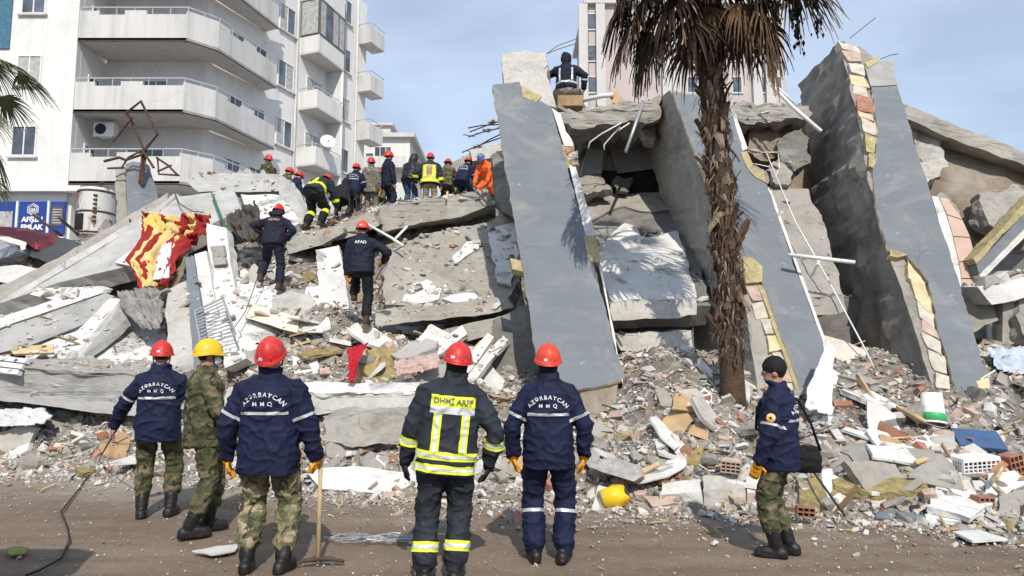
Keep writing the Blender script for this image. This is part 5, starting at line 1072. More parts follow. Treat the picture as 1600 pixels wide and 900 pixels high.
        me = bpy.data.meshes.new(nm); bm.to_mesh(me); bm.free()
        if len(me.polygons) == 0: bpy.data.meshes.remove(me); return None
        me.polygons.foreach_set('use_smooth', [True] * len(me.polygons)); return mkobj(nm, me, mat, root, shift=False)
    for bd in bands:
        kind = bd[0]
        if kind == 'torso': _, zz, w_, mat = bd[:4]; cut(jm, pel + up * zz, up, w_, 'torso', 'reflective_band', mat, bd[4] if len(bd) > 4 else .004, flt=(lambda f: f.normal.dot(fw) < .0) if len(bd) > 5 else None)
        elif kind == 'back':                                   # upright or level strip on the back: centre u, v, width, height
            _, u0, v0, w_, h_, mat, off = bd; cut(jm, pel + la * u0, la, w_, 'torso', 'reflective_band', mat, off, [(pel + up * (v0 + h_ / 2), up), (pel + up * (v0 - h_ / 2), -up)], lambda f: f.normal.dot(fw) < -.1)
        elif kind == 'arm':
            _, t, w_, mat, off = bd
            for k in 'LR':
                a, e, w2 = J['sh' + k], J['el' + k], J['wr' + k]; c, ax = (a.lerp(e, t), e - a) if t <= 1 else (e.lerp(w2, t - 1), w2 - e)
                cut(jm, c, ax, w_, 'arm', 'sleeve_band', mat, off, flt=lambda f, c=c: (f.calc_center_median() - c).length < .16)
        elif kind == 'leg':
            _, t, w_, mat, off = bd
            for k in 'LR':
                e, w2 = J['kn' + k], J['an' + k]; c = e.lerp(w2, t); cut(tm, c, w2 - e, w_, None, 'leg_band', mat, off, flt=lambda f, c=c: (f.calc_center_median() - c).length < .13)
    # lettering laid on the back
    if text:
        bv = BVHTree.FromPolygons([v.co.copy() for v in jm.vertices], [tuple(p.vertices) for p in jm.polygons])
        for tx in text:
            s, v0, size, mat, arc = tx[:5]; off = tx[5] if len(tx) > 5 else .006; vs = []; fs = []
            if arc:
                n = len(s)
                for i, ch in enumerate(s):
                    me = text_mesh(ch, size, bold=size * .012); ang = (i - (n - 1) / 2) * size * .80 / arc; o = len(vs)
                    for v in me.vertices:
                        x, y = v.co.x, v.co.y; rr = arc + y; vs.append((rr * math.sin(ang) + x * math.cos(ang), v0 - arc + rr * math.cos(ang) - x * math.sin(ang)))
                    fs += [tuple(a + o for a in p.vertices) for p in me.polygons]; bpy.data.meshes.remove(me)
            else:
                me = text_mesh(s, size, bold=size * (.03 if 'DHM' in s else .012)); vs = [(v.co.x, v.co.y + v0) for v in me.vertices]; fs = [tuple(p.vertices) for p in me.polygons]; bpy.data.meshes.remove(me)
            bm = bmesh.new(); bv_ = [bm.verts.new((x, y, 0)) for x, y in vs]
            for f_ in fs:
                try: bm.faces.new([bv_[a] for a in f_])
                except ValueError: pass
            for _ in range(2):
                bmesh.ops.triangulate(bm, faces=bm.faces); es = [e for e in bm.edges if e.calc_length() > .014]
                if es: bmesh.ops.subdivide_edges(bm, edges=es, cuts=1)
            bm.verts.index_update(); vs = [(v.co.x, v.co.y) for v in bm.verts]; fs = [tuple(v.index for v in f_.verts) for f_ in bm.faces]; bm.free()
            out_ = []
            for x, y in vs:
                p = pel + la * x + up * y - fw * .7; h = bv.ray_cast(p, fw); out_.append((h[0] - fw * off) if h[0] is not None else p + fw * .5)
            mm = MB(); mm.add(out_, fs); mkobj('lettering', mm.mesh('lettering'), mat, root, shift=False)
    root['_J'] = 0; del root['_J']
    return root, J, dict(pel=pel, la=la, fw=fw, up=up, neck=neck, hc=hc, jm=jm, hx=hx, hy=hy, hz=hzv)
MMQ = [('AZƏRBAYCAN', .395, .047, 'letter_white', .20), ('M  M  Q', .325, .044, 'letter_white', 0)]
MMQB = [('back', 0, .255, .36, .022, 'reflective', .004), ('arm', .72, .024, 'reflective', .004)]
AFAD = [('AFAD', .40, .085, 'letter_red', 0)]
def feet(px, py): p = G(px, py); return (p.x, p.y, 0)
# --- the six men on the road
p1 = person('man in navy jacket and camouflage trousers holding a cable at the far left', feet(240, 808), 12, 1.80, hL=(-.47, .16, .90), eL=(-.4, -.5, .3), hR=(.22, .30, 1.02), eR=(.6, -.6, -.2), fL=((-.12, 0, 0), 15), fR=((.14, .05, 0), -8), head=(6, 15, 0),
            jacket='navy', bulk=.97, gloves=None, bands=MMQB, text=MMQ, vox=.0105, hem=.19)
p2 = person('man with yellow helmet and face mask in full camouflage facing right', feet(312, 834), -58, 1.79, fL=((-.10, .08, 0), 0), fR=((.10, -.10, 0), -6), pel=(0, -.01, .96), head=(4, 5, 0), jacket='camo_woodland', trousers='camo_woodland', helmet='helmet_yellow', bulk=.97, gloves='glove_orange', vox=.0105, hem=.16, brim=.25, hL=(-.24, .14, .84), hR=(.20, .26, .95))
p3 = person('broad man in navy jacket resting his hand on a pickaxe handle', feet(413, 893), 0, 1.79, fL=((-.14, 0, 0), 12), fR=((.14, 0, 0), -10), hL=(-.34, .06, .86), hR=(.345, .10, .845), head=(-24, 0, 0), jacket='navy', trousers='camo_light', bulk=1.05, gloves='glove_orange', bands=MMQB, text=MMQ, vox=.010, hem=.21, leg=1.12, shaft=.20, curl=(.45, .95), hand_dir=(None, (.02, .35, -.9)))
p4 = person('firefighter in dark turnout coat with yellow reflective stripes and red helmet', feet(690, 908), 4, 1.74, pel=(.03, 0, .96), roll=6, twist=4, fL=((-.13, -.02, 0), 10), fR=((.10, .0, 0), -10), hL=(-.29, .10, .89), hR=(.36, .06, .86), eL=(-.8, -.6, 0), eR=(.8, -.6, 0), head=(0, -6, 4), jacket='turnout', trousers='turnout', helmet='helmet_red', bulk=1.04, gloves='glove_dark', hem=.16, leg=1.1, shaft=.12, gaiter='black_cloth', brim=.1, boots='boot', vox=.010,
            bands=[('torso', -.02, .062, 'fluor', .004), ('torso', -.02, .022, 'silver', .0065), ('torso', -.115, .062, 'fluor', .004), ('torso', -.115, .022, 'silver', .0065),
                   ('back', -.105, .16, .062, .30, 'fluor', .004), ('back', -.105, .16, .024, .30, 'silver', .0065), ('back', .105, .16, .062, .30, 'fluor', .004), ('back', .105, .16, .024, .30, 'silver', .0065),
                   ('back', 0, .385, .33, .082, 'fluor', .005), ('back', 0, .318, .33, .052, 'silver', .006), ('arm', 1.35, .07, 'fluor', .004), ('arm', 1.35, .024, 'silver', .0065), ('leg', .62, .075, 'fluor', .004), ('leg', .62, .026, 'silver', .0065)],
            text=[('DHMİ ARFF', .385, .058, 'letter_grey', 0, .013)])
p5 = person('man in navy jacket and navy trousers standing before the first grey wall', feet(858, 876), -4, 1.74, fL=((-.12, 0, 0), 14), fR=((.12, .0, 0), -14), head=(-6, 8, 0), hL=(-.30, .05, .86), hR=(.30, .07, .86), jacket='navy', trousers='navy', bulk=.96, gloves='glove_orange', bands=MMQB + [('leg', .28, .028, 'reflective', .004)], text=MMQ, vox=.0105, hem=.20, leg=1.1, shaft=.10, helmet='helmet_orange', gaiter='navy_dark')
p6 = person('man in black knitted cap with a black shoulder bag facing left by the palm', feet(1224, 868), 62, 1.63, fL=((-.10, .05, 0), 5), fR=((.10, -.04, 0), -5), pel=(0, 0, .965), head=(2, 8, 0), hL=(-.27, .14, .86), hR=(.26, .12, .86), jacket='navy', trousers='camo_woodland', helmet=None, hat='black_cloth', bulk=1.02, gloves='glove_orange', bands=MMQB, text=MMQ, vox=.0105, hem=.19)
# his shoulder patch is part of the coat; the bag is lifted off
r6, J6, F6 = p6
def patch(root, J, F, key):
    bv = BVHTree.FromPolygons([v.co.copy() for v in F['jm'].vertices], [tuple(p.vertices) for p in F['jm'].polygons])
    c = J['sh' + key].lerp(J['el' + key], .48); d = (F['la'] * (-1 if key == 'L' else 1)).normalized(); ax = (J['el' + key] - J['sh' + key]).normalized(); s = d.cross(ax).normalized()
    for rad, mat, off in ((.042, 'helmet_orange', .006), (.036, 'letter_white', .008), (.030, 'plastic_yellow', .010), (.012, 'navy', .012)):
        vs = []; n = 18
        for rr in (0, rad):
            for i in range(n):
                t = 2 * math.pi * i / n; p = c + s * rr * math.cos(t) + ax * rr * math.sin(t) + d * .4; h = bv.ray_cast(p, -d); vs.append((h[0] + d * off) if h[0] else p - d * .3)
        m = MB(); m.add(vs, [(i, (i + 1) % n, n + (i + 1) % n, n + i) for i in range(n)]); mkobj('round_badge', m.mesh('badge', True), mat, root, shift=False)
patch(r6, J6, F6, 'L')

def strap_curve(bv, pts, name, mat, root, r=.012):
    m = MB(); m.tube(pts, r, 6); mkobj(name, m.mesh(name, True), mat, root, shift=False)
# the bag hangs at his right hip
f6 = r6.location; rz6 = Matrix.Rotation(R(62), 3, 'Z')
def l6(v): return Vector(f6) + rz6 @ (Vector(v) * .92)
bagp = l6((.22, -.20, .72)); BAG = thing('shoulder_bag', 'black shoulder bag hanging at the hip of the man in the knitted cap', 'bag', bagp, R(62), world=False); BAG.scale = (.92, .92, .92)
m = MB(); loft(m, [(Vector((0, 0, 0)), Vector((1, 0, 0)), Vector((0, 1, 0)), .06, .13), (Vector((0, 0, .05)), Vector((1, 0, 0)), Vector((0, 1, 0)), .075, .15), (Vector((0, 0, .16)), Vector((1, 0, 0)), Vector((0, 1, 0)), .065, .14), (Vector((0, 0, .24)), Vector((1, 0, 0)), Vector((0, 1, 0)), .04, .11)])
mkobj('pouch', voxel(m, .014, 2, .012), 'black_cloth', BAG, shift=False)
m = MB(); m.tube([Vector((.0, -.13, .2)), Vector((-.02, -.06, .45)), Vector((-.10, .03, .66)), Vector((-.22, .17, .75)), Vector((-.34, .28, .735)), Vector((-.36, .36, .60)), Vector((-.2, .40, .40)), Vector((.02, .30, .25)), Vector((.0, .12, .2))], .013, 6); mkobj('strap', m.mesh('strap', True), 'black_cloth', BAG, shift=False)
# face mask of the man in camouflage
r2, J2, F2 = p2
m = MB(); ball(m, F2['hc'] - F2['hz'] * .045 + F2['hy'] * .055, (.062, .062, .055), 14, 10, Matrix((F2['hx'], F2['hy'], F2['hz'])).transposed()); mkobj('face_mask', m.mesh('mask', True), 'letter_white', r2, shift=False)
# pickaxe
r3, J3, F3 = p3
hp3 = r3.location + Vector(J3['wrR']) * (1.79 / 1.78) + Vector((.0, .06, -.06)); base = G(487, 890)
PK = thing('pickaxe', 'pickaxe standing head down with its wooden handle under the broad man s hand', 'pickaxe', (hp3.x + .02, hp3.y, 0), world=False)
PK['label'] = 'pickaxe standing head down with its wooden handle held by the broad man'
m = MB(); m.tube([(0, 0, .02), (.0, 0, .4), (0, 0, hp3.z + .05)], [.021, .017, .019], 10); mkobj('handle', m.mesh('h', True), 'wood_pale', PK, shift=False)
m = MB(); m.tube([(-.20, -.04, .012), (-.1, -.02, .04), (0, 0, .05), (.1, .02, .042), (.2, .04, .015)], [.008, .018, .026, .02, .012], 8); mkobj('pick_head', m.mesh('p', True), 'rebar', PK, shift=False)
# cable held by the first man, trailing over the road
r1, J1, F1 = p1
h1 = Vector(r1.location) + Matrix.Rotation(R(12), 3, 'Z') @ (Vector(J1['wrL']) * (1.80 / 1.78))
gp = lambda x, y: G(x, y, .012)
m = MB(); m.tube([h1 + Vector((-.02, .08, -.05)), h1.lerp(gp(150, 715), .5) + Vector((0, 0, -.1)), gp(150, 728), gp(120, 768), gp(95, 800), gp(106, 826), gp(108, 845), gp(96, 872), gp(60, 892), gp(40, 899)], .009, 6)
tag(m.build('trailing_cable', 'dark', smooth=True), 'thin black cable trailing over the dirt from the first man s hand'.replace(' s hand', ''), 'cable')

# --- the rescuers higher up
def on_top(px, py, Y, h): p = P(px, py, Y); return (p.x, p.y, p.z - h)
person('climber in dark suit bending forward on the white slab at left', tuple(P(424, 452, 13.0)), 0, 1.76, pel=(.0, .02, .94), pitch=18, fL=((-.24, .05, .16), 14), fR=((.16, -.05, -.02), -8), hL=(-.30, .30, 1.12), hR=(.20, .10, .98), eR=(1, -.5, .2), eL=(-1, 0, .2), head=(6, 0, 0), jacket='navy_dark', trousers='navy_dark', hood='down', bulk=1.02, hem=.10, vox=.016, text=AFAD, boots='boot_brown', shaft=.13, bands=[('arm', .5, .02, 'maroon', .004)])
person('climber in dark suit with one foot raised in front of the dark gap', tuple(P(566, 506, 11.5)), 4, 1.80, pel=(-.05, .05, .95), pitch=8, fL=((-.20, .35, .42), 5), fR=((.06, -.02, 0), -8), hL=(-.28, .10, .80), hR=(.30, .30, 1.10), head=(4, 8, 0), jacket='navy_dark', trousers='black_cloth', helmet='helmet_orange', bulk=1.02, hem=.12, vox=.016, text=[('AFAD', .40, .075, 'letter_white', 0)], boots='boot_brown', gloves='glove_orange', shaft=.13)
person('stooping firefighter with yellow bands climbing the broken slab', tuple(P(490, 356, 16.2)), -18, 1.80, pel=(.0, -.05, .86), pitch=52, fL=((-.17, -.05, 0), 10), fR=((.15, .05, .06), -10), hL=(-.20, .62, .62), hR=(.34, .55, .45), head=(-10, 10, 0), jacket='turnout', trousers='black_cloth', bulk=1.22, leg=1.2, hem=.10, vox=.017, shaft=.12, boots='boot_brown', gloves='glove_dark', bands=[('torso', .12, .10, 'fluor', .005), ('back', 0, .26, .11, .2, 'fluor', .006), ('arm', 1.5, .07, 'fluor', .005), ('leg', .3, .09, 'fluor', .005)])
person('black clad worker crouching beside the stooping firefighter', tuple(P(533, 334, 17.6)), 0, 1.75, pel=(0, 0, .42), pitch=40, fL=((-.16, .1, 0), 10), fR=((.16, .1, 0), -10), jacket='black_cloth', trousers='black_cloth', hood='up', helmet=None, vox=.018, hL=(-.25, .45, .3), hR=(.25, .45, .3))
for lab, px, py, Y, yaw, jk, kw in (
    ('leftmost peeking rescuer in camouflage behind the upper parapet', 420, 243, 19.4, 60, 'camo_woodland', {}),
    ('middle peeking rescuer bending behind the upper parapet', 438, 262, 19.2, -40, 'camo_woodland', dict(pitch=25)),
    ('right peeking rescuer in navy bending behind the upper parapet', 453, 268, 18.9, -40, 'navy', dict(pitch=25))):
    person(lab, on_top(px, py, Y, 1.74 if not kw else 1.62), yaw, 1.76, jacket=jk, vox=.018, group='rescuers peeking over the parapet', **kw)
GR = 'rescuers standing on the top slab'
Y0 = 19.6
person('rescuer in navy jacket standing leftmost on the top slab', on_top(553, 259, 19.0, 1.62), -12, 1.76, pitch=14, jacket='navy', trousers='navy', vox=.018, bands=MMQB, text=MMQ, group=GR, hL=(-.2, .3, .9), hR=(.2, .3, .9))
person('tall rescuer in dusty camouflage second from left on the top slab', on_top(580, 249, 19.2, 1.74), -8, 1.80, jacket='camo_dusty', trousers='camo_dusty', vox=.018, gloves='glove_orange', group=GR)
person('small rescuer in dusty camouflage half hidden beside the man in black', on_top(593, 268, 20.2, 1.60), -20, 1.74, pitch=12, jacket='camo_dusty', trousers='camo_dusty', vox=.018, gloves='glove_orange', group=GR)
person('tall man in black jacket and red helmet on the top slab looking right', on_top(607, 237, 19.0, 1.84), -55, 1.86, jacket='navy_dark', trousers='navy_dark', vox=.018, group=GR)
person('man in black hooded leather jacket and blue jeans on the top slab', on_top(640, 242, 19.6, 1.66), -25, 1.80, pitch=16, head=(22, -25, 0), jacket='leather_black', trousers='jeans', helmet=None, hood='up', vox=.018, gloves='glove_orange', hem=.10, group=GR, bulk=1.06)
person('firefighter in yellow vested coat and red helmet on the top slab', on_top(672, 241, 19.2, 1.72), 0, 1.80, pitch=8, jacket='turnout', trousers='tan_cloth', vox=.018, bulk=1.16, hem=.14, gloves='glove_orange', group=GR, hL=(-.42, .12, .92), bands=[('back', 0, .17, .37, .46, 'yellow_turnout', .008), ('back', 0, .22, .15, .26, 'tan_cloth', .014), ('back', -.12, .2, .05, .34, 'fluor', .016), ('back', .12, .2, .05, .34, 'fluor', .016), ('torso', -.07, .09, 'fluor', .016), ('arm', 1.3, .08, 'fluor', .005)])
person('rescuer in camouflage crouching between firefighter and navy jacket', on_top(697, 250, 19.8, 1.30), -10, 1.74, pel=(0, 0, .66), pitch=20, jacket='camo_woodland', trousers='camo_woodland', vox=.018, group=GR, hL=(-.2, .35, .6), hR=(.2, .35, .6))
person('rescuer in navy jacket bending at the right of the top slab', on_top(722, 246, 19.4, 1.36), -28, 1.78, pel=(0, 0, .72), pitch=30, jacket='navy', trousers='navy', vox=.018, bands=MMQB, text=MMQ, group=GR, hL=(-.2, .45, .5), hR=(.2, .45, .5))
person('worker in orange overalls and blue helmet bending over at right', on_top(766, 250, 18.6, 1.16), 150, 1.74, pel=(0, 0, .62), pitch=42, head=(10, 0, 0), jacket='orange_cloth', trousers='orange_cloth', helmet='helmet_blue', vox=.018, group=GR, hL=(-.2, .5, .4), hR=(.2, .5, .4))
person('man in dark reflective vest sitting on top of the first grey wall', tuple(P(885, 145, 14.0) - Vector((0, 0, .50))), -8, 1.80, pel=(0, 0, .60), pitch=8, fL=((-.30, .46, .08), 20), fR=((.24, .46, .08), -20), hL=(-.42, .26, .72), hR=(.36, .05, .58), eL=(-.6, -.6, .2), eR=(.7, -.6, 0), head=(12, 15, 0), jacket='navy_dark', trousers='camo_pale', helmet=None, hat=None, hood='up', vox=.016, bulk=1.02, hem=.06, leg=1.25, group=None,
       bands=[('back', -.13, .22, .035, .36, 'reflective', .006), ('back', .13, .22, .035, .36, 'reflective', .006), ('torso', .06, .045, 'reflective', .005), ('arm', 1.3, .03, 'reflective', .005)], text=[('POLİS', .34, .06, 'letter_white', 0)][:0])
# ------------------------------------------------------------------ palms
plain('palm_core', (.075, .05, .035), .95, .4, 9, bump=.8, bd=.03); plain('palm_boot', (.085, .053, .036), .9, .4, 14, bump=.6); plain('palm_boot_pale', (.21, .16, .115), .9, .35, 14, bump=.6)
plain('palm_base', (.085, .066, .05), .95, .35, 8, bump=.8, bd=.03)
plain('frond_dead', (.11, .066, .036), .85, .45, 9); plain('frond_tan', (.30, .215, .12), .85, .35, 9); plain('frond_dark', (.055, .036, .024), .9, .4, 9); plain('seed', (.018, .012, .011), .9, .4, 20)
plain('frond_green', (.10, .13, .045), .6, .35, 6, spec=.4); plain('frond_olive', (.15, .15, .05), .65, .35, 6)
def boot_mesh(k):
    r = random.Random(k); m = MB(); vs = []; L_ = r.uniform(.13, .2); w0 = r.uniform(.045, .06); bend = r.uniform(.25, .7)
    for i in range(5):
        t = i / 4; w_ = w0 * (1 - .55 * t) + r.uniform(-.004, .004); z = L_ * t; o = bend * t * t * L_ + .01
        vs += [Vector((-w_, o + r.uniform(-.006, .006), z)), Vector((0, o + .022 * (1 - t * .5), z + r.uniform(0, .01))), Vector((w_, o + r.uniform(-.006, .006), z)), Vector((0, o - .012, z))]
    fs = []
    for i in range(4):
        for j in range(4): fs.append((i * 4 + j, i * 4 + (j + 1) % 4, (i + 1) * 4 + (j + 1) % 4, (i + 1) * 4 + j))
    fs += [(16, 17, 18, 19)]
    m.add(vs, fs); return m.mesh('leaf_base')
BOOTS = []
for k in range(8):
    me = boot_mesh(k); me.materials.append(M['palm_boot'] if k % 8 < 5 else M['palm_boot_pale']); BOOTS.append(me)
def frond_mesh(org, az, out_, drop_, fan, n, grav, seed, curl=.0, w0=.024, pet_r=.016, el=.35, spread=78):
    r = random.Random(seed); m = MB(); h = Vector((math.cos(az), math.sin(az), 0)); o = Vector(org)
    p0, p1, p2 = o, o + h * out_ * .55 + Vector((0, 0, out_ * el)), o + h * out_ + Vector((0, 0, out_ * el - drop_))
    pts = [p0 * (1 - t) ** 2 + p1 * 2 * t * (1 - t) + p2 * t * t for t in [i / 6 for i in range(7)]]
    m.tube(pts, [pet_r * 1.5, pet_r * 1.2, pet_r, pet_r, pet_r * .9, pet_r * .8, pet_r * .7], 5)
    d = (pts[-1] - pts[-2]).normalized(); side = d.cross(Vector((0, 0, 1)));  side = side.normalized() if side.length > .05 else Vector((-h.y, h.x, 0)); nr = side.cross(d).normalized(); c = pts[-1]
    for i in range(n):
        a = R(-spread + 2 * spread * i / (n - 1)) + r.uniform(-.05, .05); dr = d * math.cos(a) + side * math.sin(a); L_ = fan * (.75 + .25 * math.cos(a)) * r.uniform(.8, 1.08)
        p = c.copy(); w_ = w0; vs = []; lat = (nr.cross(dr)).normalized(); K = 6; v = dr.copy()
        for j in range(K + 1):
            t = j / K; ww = w_ * (1 - t ** 1.6) + .0015; fold = nr * (.010 if j else 0)
            vs += [p - lat * ww + fold, p, p + lat * ww + fold]
            v = (v + Vector((0, 0, -grav * (.25 + t) * r.uniform(.7, 1.3))) + Vector((r.uniform(-1, 1), r.uniform(-1, 1), r.uniform(-.5, .5))) * curl).normalized(); p = p + v * (L_ / K)
        m.add(vs, [(j * 3 + q, j * 3 + q + 1, (j + 1) * 3 + q + 1, (j + 1) * 3 + q) for j in range(K) for q in (0, 1)])
    return m
PB = P(1146, 668, 9.0)
PALM = thing('palm_tree', 'palm with a shaggy brown trunk and dead hanging fronds before the second wall', 'palm', (PB.x, PB.y, drop(PB.x, PB.y) - .1))
spine = PP([(1146, 690, 9.05), (1146, 640, 9.02), (1143, 572, 8.98), (1139, 450, 8.92), (1126, 300, 8.84), (1115, 180, 8.78), (1108, 90, 8.73), (1104, 0, 8.7), (1101, -70, 8.65), (1098, -150, 8.6)])
m = MB(); m.tube(spine, [.19, .17, .15, .14, .145, .15, .165, .175, .18, .16], 18); TR = m.build('trunk', 'palm_core', PALM, smooth=True)
def sp_at(t):
    x = t * (len(spine) - 1); i = min(int(x), len(spine) - 2); return spine[i].lerp(spine[i + 1], x - i), (spine[i + 1] - spine[i]).normalized()
zb, zt_ = spine[2].z + .02, spine[-2].z; cnt = 0; RB = random.Random(5)
ringz = zb; row = 0
while ringz < zt_ and cnt < 292:
    # locate the spine at this height
    for i in range(len(spine) - 1):
        if spine[i].z <= ringz <= spine[i + 1].z: f = (ringz - spine[i].z) / (spine[i + 1].z - spine[i].z); c = spine[i].lerp(spine[i + 1], f); break
    for j in range(8):
        if cnt >= 292: break
        a = 2 * math.pi * (j + .5 * (row % 2)) / 8 + RB.uniform(-.14, .14) + row * .07
        if math.sin(a) > .75: continue          # the far side shows nothing
        o = bpy.data.objects.new('leaf_base', BOOTS[RB.randrange(8)]); COL.objects.link(o); o.parent = TR
        q = c + Vector((math.cos(a), math.sin(a), 0)) * .122 + Vector((0, 0, RB.uniform(-.06, .06)))
        o.location = q - wloc(TR); dn = RB.random() < .22; o.rotation_euler = ((RB.uniform(2.2, 2.9) if dn else RB.uniform(-.55, .25)) * -1, RB.uniform(-.5, .5), a - math.pi / 2 + RB.uniform(-.5, .5)); s = RB.uniform(.7, 1.25) * (1.5 if RB.random() < .25 else 1); o.scale = (s * RB.uniform(.8, 1.1), s, s * RB.uniform(.9, 1.6)); cnt += 1
    ringz += .112; row += 1
FB = MB(); RF = random.Random(77)
for i in range(900):
    f = RF.random(); q = spine[2].z + .05 + f * (spine[-2].z - spine[2].z)
    for e in range(len(spine) - 1):
        if spine[e].z <= q <= spine[e + 1].z: cc = spine[e].lerp(spine[e + 1], (q - spine[e].z) / (spine[e + 1].z - spine[e].z)); break
    a = RF.uniform(math.pi * .85, math.pi * 2.15); h = Vector((math.cos(a), math.sin(a), 0)); tg = Vector((-h.y, h.x, 0)); p = cc + h * RF.uniform(.135, .2); w_ = RF.uniform(.004, .014); L_ = RF.uniform(.06, .24); d = (h * RF.uniform(.1, .7) + tg * RF.uniform(-.6, .6) + Vector((0, 0, RF.choice((-1, -1, .8))))).normalized()
    p2 = p + d * L_ * .5 + h * .02; p3 = p + d * L_ + Vector((0, 0, -.03)); FB.add([p - tg * w_, p + tg * w_, p2 + tg * w_ * .9, p2 - tg * w_ * .9, p3], [(0, 1, 2, 3), (3, 2, 4)], 0 if RF.random() < .65 else 1)
fo = FB.build('trunk_fibre', ['palm_boot', 'palm_boot_pale'], PALM); fo['kind'] = 'stuff'
ctop = spine[-2] + Vector((0, 0, -.05))
k = 0
RX = random.Random(12)
for i in range(22):
    az = RX.choice((RX.uniform(165, 260), RX.uniform(280, 375)))
    frond_mesh(ctop + Vector((0, 0, RX.uniform(-.35, .25))), R(az), RX.uniform(.55, 1.15), RX.uniform(.45, .95), RX.uniform(.6, .85), 22, RX.uniform(.35, .55), 500 + i, .08).build('dead_frond', RX.choice(('frond_dark', 'frond_dark', 'frond_dead')), PALM)
for az, z, out_, dr, fan, n, gr, mat in [(200, -.10, .75, .75, .85, 26, .42, 'frond_dark'), (185, .05, .95, .62, .95, 28, .38, 'frond_dead'), (215, .15, .65, .55, .9, 26, .45, 'frond_tan'), (235, .0, .55, .7, .85, 24, .45, 'frond_dark'), (172, .25, 1.05, .55, .85, 26, .32, 'frond_dark'), (160, .2, .8, .9, .8, 22, .4, 'frond_dark'),
        (255, .1, .45, .6, .6, 22, .45, 'frond_dead'), (280, .1, .45, .7, .6, 22, .45, 'frond_dark'), (300, .0, .6, .55, .85, 24, .45, 'frond_dead'), (318, .1, .72, .72, .9, 26, .42, 'frond_dead'), (335, .05, .7, .95, .8, 24, .42, 'frond_tan'), (350, .3, 1.1, .35, .95, 28, .22, 'frond_dead'), (5, .2, 1.15, .25, 1.0, 28, .2, 'frond_tan'), (20, .1, .9, .6, .8, 24, .35, 'frond_dark'), (40, .1, .8, .6, .8, 20, .35, 'frond_dark'), (140, .1, .8, .6, .8, 20, .35, 'frond_dark'), (90, .1, .8, .6, .8, 20, .35, 'frond_dark'), (225, .45, 1.0, .4, .95, 26, .3, 'frond_dead'), (310, .5, 1.0, .4, .95, 26, .3, 'frond_dead'), (270, .5, .8, .5, .7, 24, .4, 'frond_tan')]:
    k += 1; frond_mesh(ctop + Vector((0, 0, z - .36)), R(az), out_, dr + .22, fan * 1.05, n, gr, k, .06).build('dead_frond', mat, PALM)
for az, zz, out_, dr in [(262, -.55, .32, .62), (283, -.75, .30, .55), (240, -.7, .36, .6), (303, -.6, .36, .65), (222, -.45, .42, .7), (322, -.5, .42, .7), (200, -.5, .45, .7), (342, -.55, .45, .75), (270, -1.0, .26, .4), (250, -.95, .28, .45), (295, -1.0, .28, .5), (180, -.4, .5, .7), (0, -.4, .5, .7)]:
    k += 1; frond_mesh(ctop + Vector((0, 0, zz + .25)), R(az), out_, dr, .62, 22, .55, k, .09, w0=.02).build('dead_frond', ['frond_dead', 'frond_dark', 'frond_tan', 'frond_dark'][k % 4], PALM)
for i in range(14):
    frond_mesh(ctop + Vector((0, 0, .95)), R(25.7 * i + 8), .55 + .1 * (i % 3), .0 + .2 * (i % 3), .6, 26, .10, 100 + i, .02, el=.75 - .25 * (i % 3)).build('green_frond', 'frond_green', PALM)
RSD = random.Random(8)
for az, rad, zz, L_ in [(178, 1.15, .1, .75), (190, 1.0, .1, .95), (205, 1.05, .05, .7), (170, .85, .1, .9), (222, .8, .1, .8), (330, .95, .15, .9), (345, 1.15, .2, .95), (0, 1.3, .1, .85), (8, 1.42, .05, .95), (352, 1.5, -.05, .8), (320, .75, .1, .7), (338, 1.3, .15, .7), (240, .6, .1, .7), (300, .55, .1, .75), (15, 1.2, .2, .7), (165, 1.2, .2, .6)]:
    h = Vector((math.cos(R(az)), math.sin(R(az)), 0)); p = ctop + h * rad * .92 + Vector((0, 0, zz - .35)); m = MB()
    m.tube([ctop + Vector((0, 0, .2)), ctop + h * rad * .6 + Vector((0, 0, .35)), p], .010, 5)
    pts = [p + Vector((RSD.uniform(-.03, .03), RSD.uniform(-.03, .03), -L_ * j / 6)) for j in range(7)]; m.tube(pts, .006, 4)
    for j in range(46):
        t = RSD.random(); q = p + Vector((RSD.gauss(0, .035), RSD.gauss(0, .035), -L_ * t)); s = RSD.uniform(.012, .026)
        m.add([q + Vector((s, 0, 0)), q + Vector((-s, 0, 0)), q + Vector((0, s, 0)), q + Vector((0, -s, 0)), q + Vector((0, 0, s * 2)), q + Vector((0, 0, -s * 2.4))], [(0, 2, 4), (2, 1, 4), (1, 3, 4), (3, 0, 4), (2, 0, 5), (1, 2, 5), (3, 1, 5), (0, 3, 5)])
    m.build('seed_cluster', 'seed', PALM)
